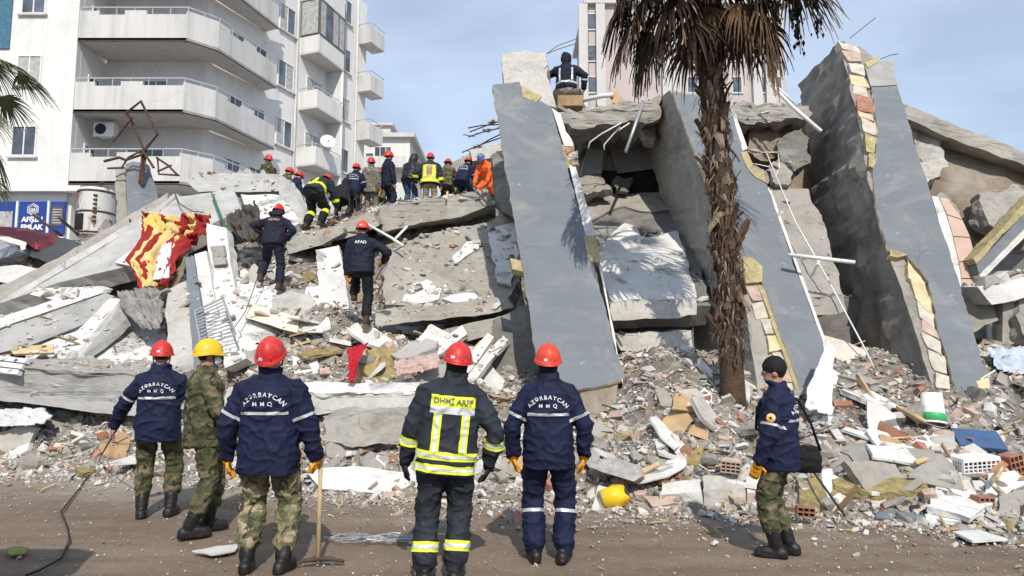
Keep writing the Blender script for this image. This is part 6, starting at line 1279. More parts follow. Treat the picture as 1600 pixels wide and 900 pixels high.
# palm at the left edge
c2 = P(-66, 118, 15.5); PL2 = thing('palm_tree', 'green fan palm reaching in at the upper left edge', 'palm', (c2.x, c2.y, 0))
m = MB(); m.tube([(c2.x - .1, c2.y, 0), (c2.x - .05, c2.y, 2), (c2.x, c2.y, c2.z - .3), (c2.x, c2.y, c2.z + .1)], [.34, .28, .26, .2], 14); TR2 = m.build('trunk', 'palm_core', PL2, smooth=True)
k = 300
for az, out_, dr, el, mat, z in [(0, .62, .10, .35, 'frond_green', .15), (-25, .62, .45, .1, 'frond_olive', -.25), (18, .55, .75, .0, 'frond_green', -.45), (-8, .6, 1.0, -.1, 'frond_green', -.6), (-50, .7, .3, .3, 'frond_olive', 0), (40, .8, .2, .4, 'frond_green', .1), (-80, .8, .3, .3, 'frond_green', 0), (-110, .8, .5, .3, 'frond_green', 0), (80, .8, .3, .3, 'frond_green', 0), (120, .8, .3, .3, 'frond_green', 0), (160, .8, .3, .3, 'frond_green', 0), (200, .8, .3, .3, 'frond_green', 0), (240, .8, .5, .2, 'frond_green', -.2), (5, .35, .5, .6, 'frond_olive', .1), (60, .4, .2, 1.0, 'frond_green', .2), (-60, .4, .2, 1.0, 'frond_green', .2)]:
    k += 1; frond_mesh(c2 + Vector((0, 0, z * 1.45)), R(az), out_ * 1.45, dr * 1.45, 1.08, 40, .16, k, .03, w0=.030, el=el, spread=100).build('green_frond', mat, PL2)
# ------------------------------------------------------------------ single things lying in and on the rubble
def cloth_grid(name, label, left, right, mat, nu=44, nv=54, amp=.08, fs=(9, 2.2), seed=0, cat='cloth', thick=.008):
    """a hanging cloth between two edge lines (px, py, Y), with folds running down it; u, v kept as UVs"""
    def at(line, t):
        x = t * (len(line) - 1); i = min(int(x), len(line) - 2); return P(*line[i]).lerp(P(*line[i + 1]), x - i)
    vs = []; uv = []
    for j in range(nv + 1):
        v = j / nv; a, b = at(left, v), at(right, v)
        for i in range(nu + 1):
            u = i / nu; p = a.lerp(b, u); q = Vector((u * fs[0] + seed, v * fs[1] + noise.noise(Vector((u * 3, v * 3, seed))) * .8, seed))
            f = (1 - 2 * abs(noise.noise(q))) * amp + (1 - 2 * abs(noise.noise(q * 2.1 + Vector((4, 4, 4))))) * amp * .45 + noise.noise(q * 5) * amp * .2
            edge = .03 * noise.noise(Vector((u * 7, v * 7, seed + 4)))
            vs.append(p + Vector((edge, -f, f * .35 + edge))); uv.append((u, v))
    n = nu + 1; fs_ = [(j * n + i, j * n + i + 1, (j + 1) * n + i + 1, (j + 1) * n + i) for j in range(nv) for i in range(nu)]
    me = bpy.data.meshes.new(name); me.from_pydata([tuple(v) for v in vs], [], fs_); ul = me.uv_layers.new(name='UVMap')
    for p in me.polygons:
        for li in p.loop_indices: ul.data[li].uv = uv[me.loops[li].vertex_index]
    me.polygons.foreach_set('use_smooth', [True] * len(me.polygons)); me.update(); o = mkobj(name, me, mat)
    md = o.modifiers.new('thick', 'SOLIDIFY'); md.thickness = thick
    return tag(o, label, cat) if cat else o
def flag_mat():
    s = NT('flag'); u = s.N('ShaderNodeUVMap'); sx = s.N('ShaderNodeSeparateXYZ'); s.L(u.outputs[0], sx.inputs[0])
    w_ = s.N('ShaderNodeMath', operation='MULTIPLY_ADD'); s.L(s.noise(2.2, 2, .5, 0, vec=u.outputs[0]), w_.inputs[0]); w_.inputs[1].default_value = .42; s.L(sx.outputs[0], w_.inputs[2])
    a = s.ramp(w_.outputs[0], [(0, (.27, .010, .018)), (.30, (.64, .50, .21)), (.42, (.27, .010, .018)), (.52, (.64, .50, .21)), (.66, (.60, .47, .20)), (.78, (.27, .010, .018)), (.90, (.64, .50, .21)), (1.0, (.27, .010, .018))], 'CONSTANT')
    s.col(s.mix(.06, a, s.ramp(s.noise(40, 3), [(.3, (.05, .02, .01)), (.7, (.8, .6, .3))]))); s.bump(s.noise(25, 4), .3, .02); s.fin(.85, 0, .15)
flag_mat(); plain('flag_lilac', (.62, .56, .66), .8, .1, 6); plain('cloth_olive', (.20, .175, .11), .9, .25, 8, bump=.5)
plain('cloth_white', (.66, .67, .68), .85, .1, 5); plain('cloth_red', (.42, .012, .025), .85, .25, 8); plain('cloth_bluewhite', (.42, .47, .55), .8, .2, 6); plain('tarp', (.52, .53, .53), .6, .15, 4)
FL = thing('flag_cloth', 'large crumpled red and yellow striped cloth draped over the ramp panel', 'cloth', P(255, 458, 13.4))
def sub_cloth(nm, *a, **k):
    o = cloth_grid(nm, None, *a, cat=None, **k); o.parent = FL; o.location = Vector(o.location) - Vector(FL.location)
sub_cloth('upper_folds', [(232, 342, 15.2), (228, 360, 14.9), (236, 392, 14.5)], [(338, 346, 15.2), (330, 372, 14.8), (284, 402, 14.4)], 'flag', amp=.24, seed=3, fs=(5, 4))
sub_cloth('hanging_fold', [(240, 360, 14.5), (222, 392, 14.0), (206, 414, 13.7), (220, 440, 13.4), (226, 458, 13.1)], [(310, 384, 14.3), (292, 402, 14.0), (284, 420, 13.7), (280, 440, 13.4), (262, 454, 13.1)], 'flag', amp=.20, seed=11, fs=(5, 2.5))
sub_cloth('yellow_hood', [(228, 342, 14.7), (228, 362, 14.5), (236, 378, 14.4)], [(252, 336, 14.8), (262, 360, 14.4), (256, 378, 14.3)], 'cloth_yellow' if 'cloth_yellow' in M else plain('cloth_yellow', (.62, .44, .12), .85, .15, 6), amp=.1, seed=5, nu=16, nv=18)
sub_cloth('red_corner', [(222, 396, 13.9), (206, 408, 13.6), (208, 418, 13.5)], [(236, 400, 13.8), (234, 412, 13.5), (226, 420, 13.4)], 'cloth_red', amp=.06, seed=7, nu=14, nv=14)
sub_cloth('lilac_lining', [(256, 384, 13.9), (246, 410, 13.5), (240, 440, 13.1)], [(270, 380, 13.9), (268, 410, 13.5), (266, 436, 13.1)], 'flag_lilac', amp=.05, seed=9, nu=14, nv=20)
sub_cloth('olive_lining', [(282, 408, 13.9), (276, 432, 13.5), (262, 458, 13.1)], [(294, 400, 14.0), (288, 430, 13.5), (274, 462, 13.1)], 'cloth_olive', amp=.06, seed=13, nu=12, nv=20)
cloth_grid('red_cloth', 'small bright red cloth caught in the rubble behind the pickaxe man', [(544, 548, 10.6), (546, 575, 10.2), (547, 598, 9.95)], [(576, 538, 10.7), (562, 566, 10.2), (554, 598, 9.9)], 'cloth_red', 16, 24, .05, seed=2)
cloth_grid('white_cloth', 'white cloth hanging from the lower corner of the second grey wall', [(1290, 535, 9.0), (1274, 575, 8.75), (1258, 610, 8.6), (1256, 640, 8.5)], [(1300, 545, 9.0), (1300, 580, 8.8), (1298, 615, 8.6), (1296, 652, 8.45)], 'cloth_white', 20, 40, .06, fs=(6, 1.2), seed=21)
cloth_grid('pale_sheet', 'bluish white sheet strewn under the slanting beam at the right side', [(1534, 548, 10.2), (1545, 566, 9.9), (1560, 584, 9.6)], [(1610, 545, 10.2), (1620, 570, 9.8), (1625, 590, 9.6)], 'cloth_bluewhite', 24, 20, .09, seed=31)
cloth_grid('plastic_sheet', 'white plastic sheet spread over debris at the left edge', [(-60, 640, 10.5), (-50, 655, 10.3), (-50, 672, 10.1)], [(70, 640, 10.5), (86, 652, 10.3), (70, 664, 10.1)], 'tarp', 30, 14, .07, seed=41)
cloth_grid('patterned_pillow', 'pinkish patterned rolled quilt lying behind the firefighter', [(618, 566, 10.4), (616, 578, 10.15), (622, 590, 10.0)], [(686, 556, 10.4), (688, 566, 10.15), (684, 578, 10.0)], plain('quilt', (.45, .33, .29), .9, .35, 26), 24, 14, .08, seed=51)
cloth_grid('dark_tarp', 'dark crumpled cloth heap by the shoulder of the left climber', [(358, 344, 15.6), (364, 362, 15.2), (382, 384, 14.7)], [(404, 322, 15.9), (412, 346, 15.3), (410, 380, 14.7)], plain('dark_cloth', (.07, .065, .055), .9, .5, 6, bump=.7), 26, 22, .2, seed=61)
cloth_grid('grey_tarp', 'grey dusty cloth heap lying below the flag cloth', [(192, 462, 12.9), (196, 486, 12.5), (230, 520, 11.9)], [(252, 452, 13.0), (262, 480, 12.5), (258, 520, 11.8)], plain('dusty_cloth', (.24, .23, .215), .95, .35, 5, bump=.8), 26, 24, .16, seed=71)

def lie(o, p, rot, s=1.0):
    o.location = p; o.rotation_euler = rot; o.scale = (s, s, s)
# buckets
p = G(958, 796); YB = thing('yellow_bucket', 'broken yellow plastic bucket lying on the road edge', 'bucket', (p.x, p.y, .13), world=False); YB.rotation_euler = (R(78), R(8), R(100))
m = MB(); n = 28; vs = []
for r_, z in ((.0, -.13), (.10, -.13), (.115, .0), (.125, .12), (.118, .12), (.108, .0), (.095, -.12), (0, -.12)):
    for j in range(n):
        a = 2 * math.pi * j / n; zz = z - (.09 * max(0, math.sin(a * 1.0 + .5)) ** 2 + .02 * math.sin(5 * a) if z > .1 else 0); vs.append((r_ * math.cos(a), r_ * math.sin(a), zz))
m.add(vs, [(i * n + j, i * n + (j + 1) % n, (i + 1) * n + (j + 1) % n, (i + 1) * n + j) for i in range(7) for j in range(n)]); m.build('shell', 'plastic_yellow', YB, smooth=True, shift=False)
m = MB(); m.tube([(.11 * math.cos(R(a)), -.02 + .11 * math.sin(R(a)), -.14) for a in range(0, 200, 20)], .006, 5); m.build('handle', 'steel', YB, shift=False)
p = P(1458, 662, 8.35); WB = thing('white_bucket', 'upturned white paint bucket with a green band below the third wall', 'bucket', p, world=False); WB.rotation_euler = (R(-12), R(8), 0)
for nm, pr, mt in (('shell', [(.0, .36), (.115, .36), (.13, .16), (.135, .12)], 'plastic_white'), ('green_band', [(.135, .12), (.142, .10), (.145, .02), (.14, .02)], 'plastic_green'), ('rim', [(.14, .02), (.152, .015), (.152, -.005), (.13, -.005)], 'plastic_white')):
    m = MB(); m.lathe(pr, 28); m.build(nm, mt, WB, smooth=True, shift=False)
m = MB(); m.tube([(.15 * math.cos(R(a)), -.15 * abs(math.sin(R(a))), .02 - .08 * abs(math.sin(R(a)))) for a in range(0, 181, 20)], .005, 5); m.build('handle', 'steel', WB, shift=False)
def crate(label, p, rot, d, mat, cols=8, rows=4, name='plastic_crate'):
    C = thing(name, label, 'crate', p, world=False); C.rotation_euler = rot; x, y, z = d; t = .012
    m = MB(); m.box((0, 0, z - t / 2), (x, y, t)); m.build('base', mat, C, shift=False)          # lies upside down
    for nm, cx, cy, sx, sy in (('long_side', 0, -y / 2, x, t), ('long_side', 0, y / 2, x, t), ('short_side', -x / 2, 0, t, y - t * 2), ('short_side', x / 2, 0, t, y - t * 2)):
        m = MB(); m.box((cx, cy, z * .9), (sx, sy, z * .18)); m.box((cx, cy, z * .06), (sx, sy, z * .12)); L_ = max(sx, sy)
        for i in range(cols + 1):
            f = (i / cols - .5) * (L_ - t); m.box((cx + (f if sx > sy else 0), cy + (f if sy > sx else 0), z * .465), (t if sx > sy else sx * .9, t if sy > sx else sy * .9, z * .69))
        for k in range(1, rows):
            m.box((cx, cy, z * (.12 + .69 * k / rows)), (sx * .98, sy * .8, t * .8) if sx > sy else (sx * .8, sy * .98, t * .8))
        m.build(nm, mat, C, shift=False)
    return C
crate('white plastic crate lying upside down in the right rubble', P(1519, 742, 7.75), (R(4), R(-3), R(6)), (.44, .30, .22), 'plastic_white')
crate('dark blue plastic crate tipped over behind the white crate', P(1523, 706, 8.2), (R(32), R(4), R(-12)), (.48, .32, .2), 'plastic_blue', 7, 3)
crate('black plastic crate half buried left of the white bucket', P(1415, 650, 8.75), (R(10), R(2), R(4)), (.5, .3, .12), 'dark', 8, 2)
def hollow_brick(label, p, rot, d=(.29, .19, .135), mat='brick', nx=4, nz=3, group=None):
    C = thing('hollow_brick', label, 'brick', p, group=group, world=False); C.rotation_euler = rot; x, y, z = d; t = .012
    for k in range(nz + 1):
        m = MB(); m.box((0, 0, z * k / nz), (x, y, t)); m.build('web', mat, C, shift=False)
    for k in range(nx + 1):
        m = MB(); m.box((-x / 2 + x * k / nx, 0, z / 2), (t, y - .002, z - t)); m.build('rib', mat, C, shift=False)
    m = MB(); m.box((0, y * .1, z / 2), (x * .96, .008, z * .96)); m.build('hole_shade', 'char_and_shade', C, shift=False)  # dark plate inside, standing for the shade in the holes
    return C
hollow_brick('hollow clay brick at the front end of the white plastered brick wall piece', G(985, 756, .12), (R(14), R(14), R(20)), (.34, .2, .2), 'brick_pale', 5, 4)
hollow_brick('hollow clay brick at the rear end of the white plastered brick wall piece', G(936, 735, .34), (R(20), R(22), R(24)), (.3, .2, .2), 'plaster_bit', 4, 4)
hollow_brick('dark red hollow brick standing on end right of the white crate', P(1571, 732, 7.7), (R(5), R(78), R(15)), (.26, .18, .16), 'brick')
hollow_brick('orange hollow brick lying left of the man with the bag', P(1142, 736, 7.7), (R(10), R(4), R(-20)), (.2, .14, .12), 'brick_pale')
hollow_brick('orange hollow brick lying right of the road end by the beige tile', P(1535, 790, 7.05), (R(4), R(3), R(10)), (.17, .12, .09), 'brick', 3, 2)
hollow_brick('small red hollow brick at the feet of the man with the bag', P(1258, 806, 6.95), (R(4), R(3), R(-10)), (.16, .1, .09), 'brick', 3, 2)
plate('wall_chunk', 'white plastered hollow brick wall piece lying right of the navy suited man', [(926, 706, 8.0), (1000, 726, 7.7), (1004, 744, 7.55), (990, 752, 7.5), (922, 730, 7.8)], (.05, .16, -.05), ['plaster_worn', 'brick_pale'], cat='wall piece', jag=.012, side_mi=1)
def flat(name, label, cat, quad, th, mats, jag=.01, **k):
    """a flat piece lying on the slope or on the road: corner pixels on the surface, thickness th upward"""
    pts = [surf(x, y) + Vector((0, 0, th * .8 + .02)) for x, y in quad]
    c = sum(pts, Vector()) / len(pts)
    # least squares plane through the surface points, so that the piece itself is flat
    A = np.array([[p.x, p.y, 1] for p in pts]); co = np.linalg.lstsq(A, np.array([p.z for p in pts]), rcond=None)[0]
    pts = [Vector((p.x, p.y, co[0] * p.x + co[1] * p.y + co[2])) for p in pts]
    return tag(slab(name, pts, (0, 0, -th), mats, jag=jag, rough=min(.03, th * .4), seg=.08, **k), label, cat)
flat('concrete_block', 'left of three grey concrete blocks along the road edge', 'concrete block', [(1034, 770), (1095, 764), (1098, 786), (1030, 792)], .12, ['plaster_bit', 'rim'], .02)
flat('concrete_block', 'middle of three grey concrete blocks along the road edge', 'concrete block', [(1098, 764), (1160, 760), (1166, 784), (1100, 790)], .16, ['concrete_pale', 'rim'], .02)
flat('concrete_block', 'right of three concrete blocks along the road edge with a brick end', 'concrete block', [(1166, 764), (1205, 768), (1200, 790), (1168, 788)], .13, ['plaster_bit', 'brick_pale'], .02, side_mi=1)
flat('orange_tile', 'flat orange brick slab left of the three road edge blocks', 'brick slab', [(1004, 784), (1060, 780), (1066, 796), (1020, 800)], .05, ['brick_pale'], .02)
flat('beige_tile', 'beige square tile board lying right of the insulation slabs', 'tile', [(1465, 752), (1512, 750), (1526, 776), (1462, 776)], .03, ['tile_beige'], .006)
flat('white_slab', 'white cracked plaster slab below the beige tile', 'plaster', [(1470, 780), (1518, 780), (1536, 812), (1450, 812)], .06, ['plaster_bit'], .02)
flat('white_tile', 'white square tile lying alone on the road at right', 'tile', [(1488, 836), (1530, 834), (1574, 848), (1520, 852)], .02, ['white_paint'], .006)
flat('white_tile', 'white broken tile lying at the rubble foot at right', 'tile', [(1446, 812), (1500, 816), (1504, 824), (1448, 820)], .04, ['white_paint'], .01)
flat('slate_sheet', 'grey slate coloured sheet lying at the rubble foot at right', 'sheet', [(1372, 806), (1390, 800), (1446, 812), (1444, 822), (1368, 814)], .02, ['grey_paint'], .008)
flat('insulation_slab', 'big yellow brown insulation slab lying in the right rubble', 'insulation', [(1300, 762), (1360, 758), (1444, 766), (1450, 780), (1380, 784), (1306, 776)], .10, ['insulation_dirty'], .03) if plain('insulation_dirty', (.30, .24, .11), .95, .4, 9, bump=.9, bd=.04) else None
flat('insulation_slab', 'brown wall board slab lying behind the legs of the man with the bag', 'board', [(1245, 756), (1285, 752), (1312, 778), (1290, 800), (1250, 790)], .06, ['insulation_dirty'], .02)
flat('insulation_slab', 'small yellow insulation piece in the middle of the right slope', 'insulation', [(1066, 716), (1098, 708), (1112, 720), (1094, 732), (1070, 730)], .08, ['insulation_dirty'], .03)
flat('insulation_slab', 'yellow insulation piece right of the navy suited man', 'insulation', [(920, 678), (946, 672), (950, 690), (926, 698)], .08, ['insulation_dirty'], .03)
flat('long_board', 'long narrow white board slanting across the right rubble', 'board', [(1310, 676), (1316, 670), (1490, 722), (1488, 732)], .03, ['white_paint'], .004)
flat('white_board', 'white board piece lying on the rubble above the long narrow board', 'board', [(1452, 686), (1484, 684), (1488, 704), (1456, 708)], .04, ['plaster_bit'], .02)
flat('black_board', 'black board lying behind the right hand of the navy suited man', 'board', [(908, 728), (920, 724), (958, 748), (944, 756)], .02, ['dark'], .006)
flat('cardboard_sheet', 'brown cardboard sheet left of the first man', 'cardboard', [(140, 630), (172, 622), (178, 646), (150, 656)], .015, ['cardboard'], .006)
flat('cardboard_sheet', 'light brown cardboard piece under the right climber', 'cardboard', [(548, 512), (584, 514), (608, 530), (606, 540), (560, 532)], .015, ['cardboard'], .01)
flat('grey_board', 'dark grey board lying right of the first man', 'board', [(128, 680), (168, 680), (184, 692), (140, 700)], .02, ['grey_paint'], .008)
flat('wood_board', 'reddish wooden board leaning in the left rubble', 'board', [(150, 690), (190, 676), (204, 690), (196, 720), (160, 716)], .03, ['wood'], .008)
flat('white_block', 'white polystyrene block left of the low beam block', 'block', [(456, 568), (494, 560), (498, 586), (460, 590)], .08, ['plastic_white'], .012)
flat('white_block', 'white foam sheet below the right climber', 'block', [(470, 498), (512, 500), (516, 522), (474, 526)], .10, ['plaster_clean'], .03)
flat('insulation_slab', 'pale yellow insulation piece at the road edge by the first man', 'insulation', [(116, 738), (134, 734), (150, 742), (128, 748)], .06, ['insulation_dirty'], .02)
flat('green_cloth_scrap', 'yellow green cloth scrap on the dirt at the lower left', 'cloth', [(10, 862), (30, 858), (44, 862), (38, 870), (14, 872)], .012, ['cloth_scrap'], .015) if plain('cloth_scrap', (.22, .24, .06), .9, .2, 6) else None
flat('white_heap', 'spilt white plaster patch on the road by the yellow helmeted man', 'plaster', [(300, 866), (336, 860), (370, 856), (366, 866), (330, 872)], .012, ['plaster_bit'], .03)
for i, (q, lab) in enumerate([([(0, 612), (90, 650)], 'long blue plastic pipe lying at the left edge'), ([(20, 620), (86, 660)], 'short blue plastic pipe lying under the long one')]):
    a, b_ = surf(*q[0]) + Vector((0, 0, .12)), surf(*q[1]) + Vector((0, 0, .1)); m = MB(); m.tube([a, a.lerp(b_, .5) + Vector((0, 0, .05)), b_], .02, 8); tag(m.build('blue_pipe', 'pipe_blue' if 'pipe_blue' in M else plain('pipe_blue', (.12, .25, .36), .5, .15, 6), smooth=True), lab, 'pipe')
a, b_ = surf(548, 742) + Vector((0, 0, .1)), G(640, 850)
WR = thing('wire_tangle', 'tangle of pale wires lying on the road between pickaxe and firefighter', 'wire', G(578, 845), world=False); RW = random.Random(3)
for i in range(14):
    x0 = RW.uniform(-.5, -.1); pts = [(x0 + RW.uniform(.06, .12) * j, .11 * math.sin(j * .9 + i) + RW.uniform(-.07, .07), .012 + .03 * RW.random()) for j in range(9)]; m = MB(); m.tube(pts, .003, 4); m.build('wire', 'steel', WR, shift=False)
a = surf(1262, 752) + Vector((0, 0, .2)); b_ = G(1320, 806, .1); m = MB(); m.tube([a, b_], .012, 6); tag(m.build('broom_stick', 'dark'), 'dark stick lying slanted behind the man with the bag', 'stick')
m = MB(); m.box((0, 0, .05), (.22, .16, .10)); tag(m.build('brown_box', 'wood'), 'small brown wooden box end by the slanted dark stick', 'box'); bpy.data.objects['brown_box'].location = G(1296, 800, .0) + Vector((.1, .1, 0))
m = MB(); m.box((0, 0, .0), (.52, .4, .22)); o = tag(m.build('seat_plank', 'wood'), 'brown wooden crate end under the seated man on the wall', 'crate'); o.location = P(890, 170, 13.9)
m = MB(); m.tube(PP([(905, 158, 13.8), (940, 150, 13.6), (958, 148, 13.5)]), .05, 8); tag(m.build('bent_duct', 'white_metal', smooth=True), 'pale bent duct lying on the roof slab right of the seated man', 'duct')
plate('roof_flap', 'tan board standing on the roof slab edge near the palm', [(951, 140, 13.6), (962, 142, 13.6), (980, 166, 13.5), (956, 164, 13.5)], (.1, .15, 0), ['cardboard'], cat='board', jag=.01)

# ------------------------------------------------------------------ larger loose pieces, one by one
ZONES = [(-99, 270, 'by the tipped balcony'), (270, 470, 'below the stepped wall'), (470, 660, 'near the low beam'), (660, 850, 'left of the first wall'), (850, 1110, 'between first wall and palm'), (1110, 1310, 'near the white cloth'), (1310, 1480, 'below the third wall'), (1480, 1800, 'near the crates')]
KINDS = [('concrete_chunk', 'rough grey concrete chunk', 'chunk', 'concrete', 'rubble chunk', .30), ('plaster_fragment', 'flat white plaster fragment', 'plate', 'plaster_bit', 'plaster', .26), ('broken_brick', 'broken reddish clay brick', 'brick', 'brick', 'brick', .05), ('brick_fragment', 'pale pink brick fragment', 'brick', 'brick_pale', 'brick', .10), ('splintered_board', 'splintered wooden board', 'stick', 'wood_pale', 'board', .08), ('dusty_lump', 'dusty beige rubble lump', 'chunk', 'dust', 'rubble chunk', .21)]
PRO = {}
for kn in KINDS:
    PRO[kn[0]] = []
    for k in range(5):
        v, f = TM[kn[2]][k]; me = bpy.data.meshes.new(kn[0]); me.from_pydata([tuple(x) for x in v], [], f)
        if kn[2] in ('chunk',):
            bm = bmesh.new(); bm.from_mesh(me); bmesh.ops.subdivide_edges(bm, edges=bm.edges, cuts=1, use_grid_fill=True); bmesh.ops.triangulate(bm, faces=bm.faces)
            for vv in bm.verts: vv.co += Vector((noise.noise(vv.co * 3 + Vector((k, 0, 0))), noise.noise(vv.co * 3 + Vector((0, k, 9))), noise.noise(vv.co * 3 + Vector((5, 0, k))))) * .13
            bm.to_mesh(me); bm.free()
        me.materials.append(M[kn[3]]); PRO[kn[0]].append(me)
RC = random.Random(21); nper = {}
for i in range(290):
    px = RC.uniform(-10, 1610); 
    py = RC.uniform(600, 815) if px > 850 else RC.uniform(500, 770)
    p = surf(px, py)
    if p.z < .02 and RC.random() < .8: continue
    r = RC.random(); acc = 0
    for kn in KINDS:
        acc += kn[5]
        if r < acc: break
    z = next(q[2] for q in ZONES if q[0] <= px < q[1]); s = min(.30, (.065 if kn[2] == 'brick' else .10) * math.exp(RC.gauss(0, .5))) * (2.6 if kn[2] == 'stick' else 1)
    o = bpy.data.objects.new(kn[0], RC.choice(PRO[kn[0]])); COL.objects.link(o); o.location = p + Vector((0, 0, s * .22)); o.scale = (s, s, s)
    o.rotation_euler = (RC.gauss(.25, .4), RC.gauss(0, .4), RC.uniform(0, 6.28))
    tag(o, '%s lying loose %s' % (kn[1], z), kn[4], '%ss %s' % (kn[1], z))

# ------------------------------------------------------------------ broken plates and panels stacked over the slope
RP = random.Random(99)
PK_ = [('slab_fragment', 'broken grey slab fragment', ['concrete', 'rim'], 'concrete slab', .30, .09), ('fallen_plaster', 'cracked white plaster sheet', ['plaster_clean', 'plaster_bit'], 'plaster', .28, .05), ('pale_slab', 'pale dusty concrete plate', ['concrete_pale', 'rim'], 'concrete slab', .22, .08), ('insulation_scrap', 'torn yellowish insulation scrap', ['insulation_dirty'], 'insulation', .06, .06), ('cardboard_scrap', 'crumpled brown cardboard scrap', ['cardboard'], 'cardboard', .07, .015), ('white_board_piece', 'broken white furniture board', ['white_paint'], 'board', .07, .02)]
REG = [(0, 270, 590, 730, 22, .26), (0, 200, 405, 450, 8, .3), (20, 260, 440, 470, 6, .28), (380, 480, 395, 560, 16, .34), (470, 600, 430, 600, 26, .34), (600, 800, 485, 600, 30, .38), (480, 820, 640, 740, 30, .24), (470, 660, 600, 660, 10, .22), (900, 1110, 560, 760, 22, .24), (1110, 1300, 600, 780, 12, .22), (1300, 1480, 580, 780, 26, .26), (1480, 1610, 580, 800, 20, .26), (1540, 1610, 470, 560, 12, .45), (1500, 1610, 430, 500, 6, .5), (285, 375, 555, 660, 8, .26)]
for x0, x1, y0, y1, n_, sz in REG:
    for i in range(n_):
        px, py = RP.uniform(x0, x1), RP.uniform(y0, y1); p = surf(px, py)
        if p.z < .08 or (1470 < px < 1590 and 640 < py < 760) or (1400 < px < 1500 and 590 < py < 690) or (900 < px < 1010 and 690 < py < 765): continue
        r = RP.random(); acc = 0
        for kn in PK_:
            acc += kn[4]
            if r < acc: break
        s_ = sz * math.exp(RP.gauss(0, .35)); th = kn[5] * RP.uniform(.6, 1.5); nn = RP.randint(4, 6); a0 = RP.uniform(0, 6); q = []
        for j in range(nn):
            a = a0 + 6.283 * (j + RP.uniform(-.25, .25)) / nn; rr = s_ * RP.uniform(.7, 1.1); q.append(Vector((rr * math.cos(a), rr * math.sin(a) * .62, 0)))
        rot = Matrix.Rotation(RP.uniform(0, 6.28), 3, 'Z'); tilt = Matrix.Rotation(RP.gauss(.55, .35), 3, 'X') @ Matrix.Rotation(RP.gauss(0, .3), 3, 'Y')
        pts = [p + Vector((0, 0, s_ * .12 + .02)) + tilt @ (rot @ v) for v in q]; z = next(g_[2] for g_ in ZONES if g_[0] <= px < g_[1])
        o = slab(kn[0], pts, tilt @ Vector((0, 0, -th)), kn[2], jag=s_ * .06, seg=.07, rough=th * .3, relief=.006 if kn[0] != 'white_board_piece' else 0)
        lvl = ' low down' if py > 620 else (' midway up' if py > 500 else ' high up')
        tag(o, '%s%s %s' % (kn[1], lvl, z), kn[3], '%ss%s %s' % (kn[1], lvl, z))
for q, lab, mt in (([(1436, 330, 14.0), (1470, 300, 14.3), (1500, 330, 14.0), (1496, 380, 13.4), (1450, 372, 13.4)], 'broken grey concrete mass hanging behind the third wall', 'concrete'), ([(1530, 300, 13.9), (1590, 290, 14.1), (1640, 330, 13.6), (1600, 372, 13.2), (1546, 350, 13.4)], 'cracked dusty concrete lump under the long sloping roof slab', 'dust'), ([(1425, 200, 15.2), (1470, 214, 15.1), (1482, 260, 14.6), (1440, 290, 14.3), (1428, 250, 14.8)], 'pale torn concrete flap right of the third wall edge', 'concrete_pale'), ([(1500, 470, 11.2), (1540, 462, 11.3), (1560, 500, 11.0), (1520, 520, 10.8)], 'jagged concrete piece in the dark gap at right', 'concrete'), ([(1590, 470, 11.0), (1640, 455, 11.2), (1660, 520, 10.6), (1604, 530, 10.5)], 'grey concrete piece right of the short post', 'concrete')):
    plate('concrete_mass', lab, q, (0, .35, -.1), [mt, 'rim'], jag=.08, rough=.09, relief=.06)
# thin sticks of rebar and pipe poking out of the heap
for i in range(46):
    px = RP.uniform(0, 1600); py = RP.uniform(520, 740) if px < 850 else RP.uniform(590, 760); p = surf(px, py)
    if p.z < .1: continue
    d = Vector((RP.uniform(-1, 1), RP.uniform(-.5, .5), RP.uniform(.0, .28))).normalized(); L_ = RP.uniform(.2, .55); b = MB()
    b.tube([p - d * .1, p + d * L_ * .5 + Vector((0, 0, RP.uniform(-.04, .06))), p + d * L_], RP.choice((.006, .008, .012)), 5); z = next(g_[2] for g_ in ZONES if g_[0] <= px < g_[1])
    mt = RP.choice(('rebar', 'rebar', 'white_metal', 'rust')); nm = {'rebar': 'dark bent rebar stick', 'white_metal': 'thin pale metal rod', 'rust': 'rusty bent rod'}[mt]
    tag(b.build('loose_rod', mt), '%s in the rubble %s' % (nm, z), 'rod', '%ss %s' % (nm, z))
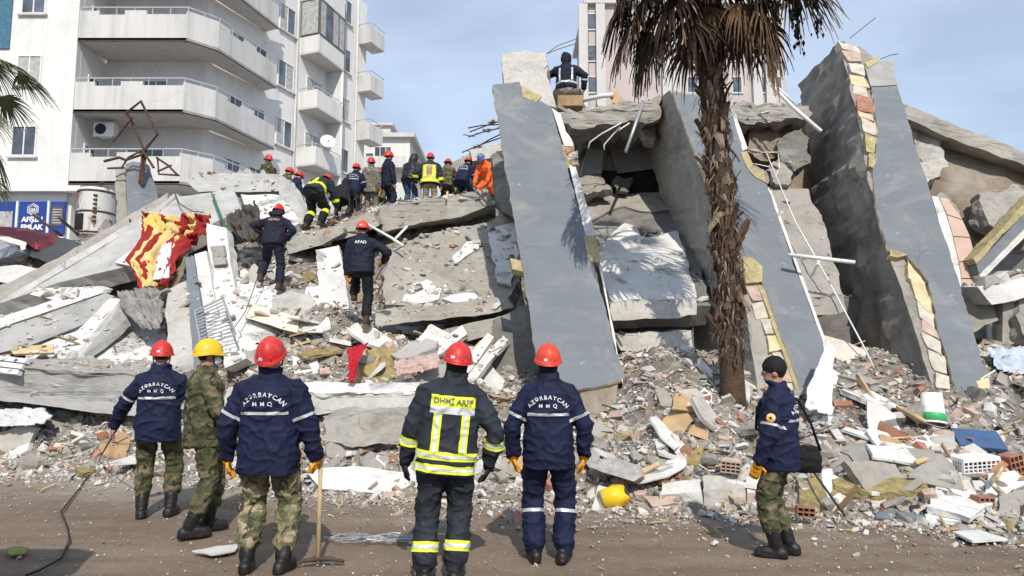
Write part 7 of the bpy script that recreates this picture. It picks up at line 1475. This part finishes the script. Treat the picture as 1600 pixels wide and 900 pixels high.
# ------------------------------------------------------------------ a van added out of view at the left to cast the lower left shadow
VN = thing('shadow_van', 'added white van out of view at left, casting the lower left shadow', 'van', (-3.95, 1.45, 0), world=False)
m = MB(); sec = [(-.9, .35), (.9, .35), (.93, 1.0), (.86, 1.6), (.78, 2.12), (.6, 2.2), (-.6, 2.2), (-.78, 2.12), (-.86, 1.6), (-.93, 1.0)]
vs = [(x, y, z) for y in (-2.4, 2.3) for x, z in sec]; k = len(sec); m.add(vs, [tuple(range(k - 1, -1, -1)), tuple(range(k, 2 * k))] + [(i, (i + 1) % k, k + (i + 1) % k, k + i) for i in range(k)]); m.build('body', 'white_metal', VN, shift=False)
m = MB(); m.add([(-.78, 2.305, 1.25), (.78, 2.305, 1.25), (.68, 2.305, 1.95), (-.68, 2.305, 1.95)], [(0, 1, 2, 3)]); m.build('windscreen', 'window_glass', VN, shift=False)
for q in (-1, 1):
    m = MB(); m.box((q * .9, 1.3, 1.5), (.06, 1.0, .5)); m.build('side_window', 'window_glass', VN, shift=False)
    m = MB(); m.box((q * .62, 2.31, .72), (.3, .04, .16)); m.build('headlight', 'plastic_white', VN, shift=False)
    for yy in (-1.5, 1.5):
        m = MB(); m.lathe([(0, -.1), (.2, -.1), (.33, -.09), (.35, 0), (.33, .09), (.2, .1), (0, .1)], 20, (q * .83, yy, .34), rot=Matrix.Rotation(R(90), 3, 'Y')); wh = m.build('wheel', 'dark', VN, shift=False)
        m = MB(); m.lathe([(0, q * .105), (.19, q * .105)], 16, (q * .83, yy, .34), rot=Matrix.Rotation(R(90), 3, 'Y')); mkobj('rim', m.mesh('rim'), 'steel', wh, shift=False)

# ------------------------------------------------------------------ labels: alike pieces are told apart by their order from the left
ORD = ['first', 'second', 'third', 'fourth', 'fifth', 'sixth', 'seventh', 'eighth', 'ninth', 'tenth', 'eleventh', 'twelfth', 'thirteenth', 'fourteenth', 'fifteenth', 'sixteenth', 'seventeenth', 'eighteenth', 'nineteenth', 'twentieth', 'twenty-first', 'twenty-second', 'twenty-third', 'twenty-fourth']
bpy.context.view_layer.update(); by = {}
for o in SC.objects:
    if o.parent is None and o.get('label') and o.get('category'): by.setdefault(o['label'], []).append(o)
for lab, os_ in by.items():
    if len(os_) < 2 or len(os_) > len(ORD): continue
    def sx_(o):
        q = o.matrix_world @ (sum((Vector(c) for c in o.bound_box), Vector()) / 8) if o.type == 'MESH' else o.location
        return q.x / max(q.y, .1)
    for k, o in enumerate(sorted(os_, key=sx_)): o['label'] = '%s from left: %s' % (ORD[k], lab)
for o in SC.objects:
    if '_w' in o: del o['_w']
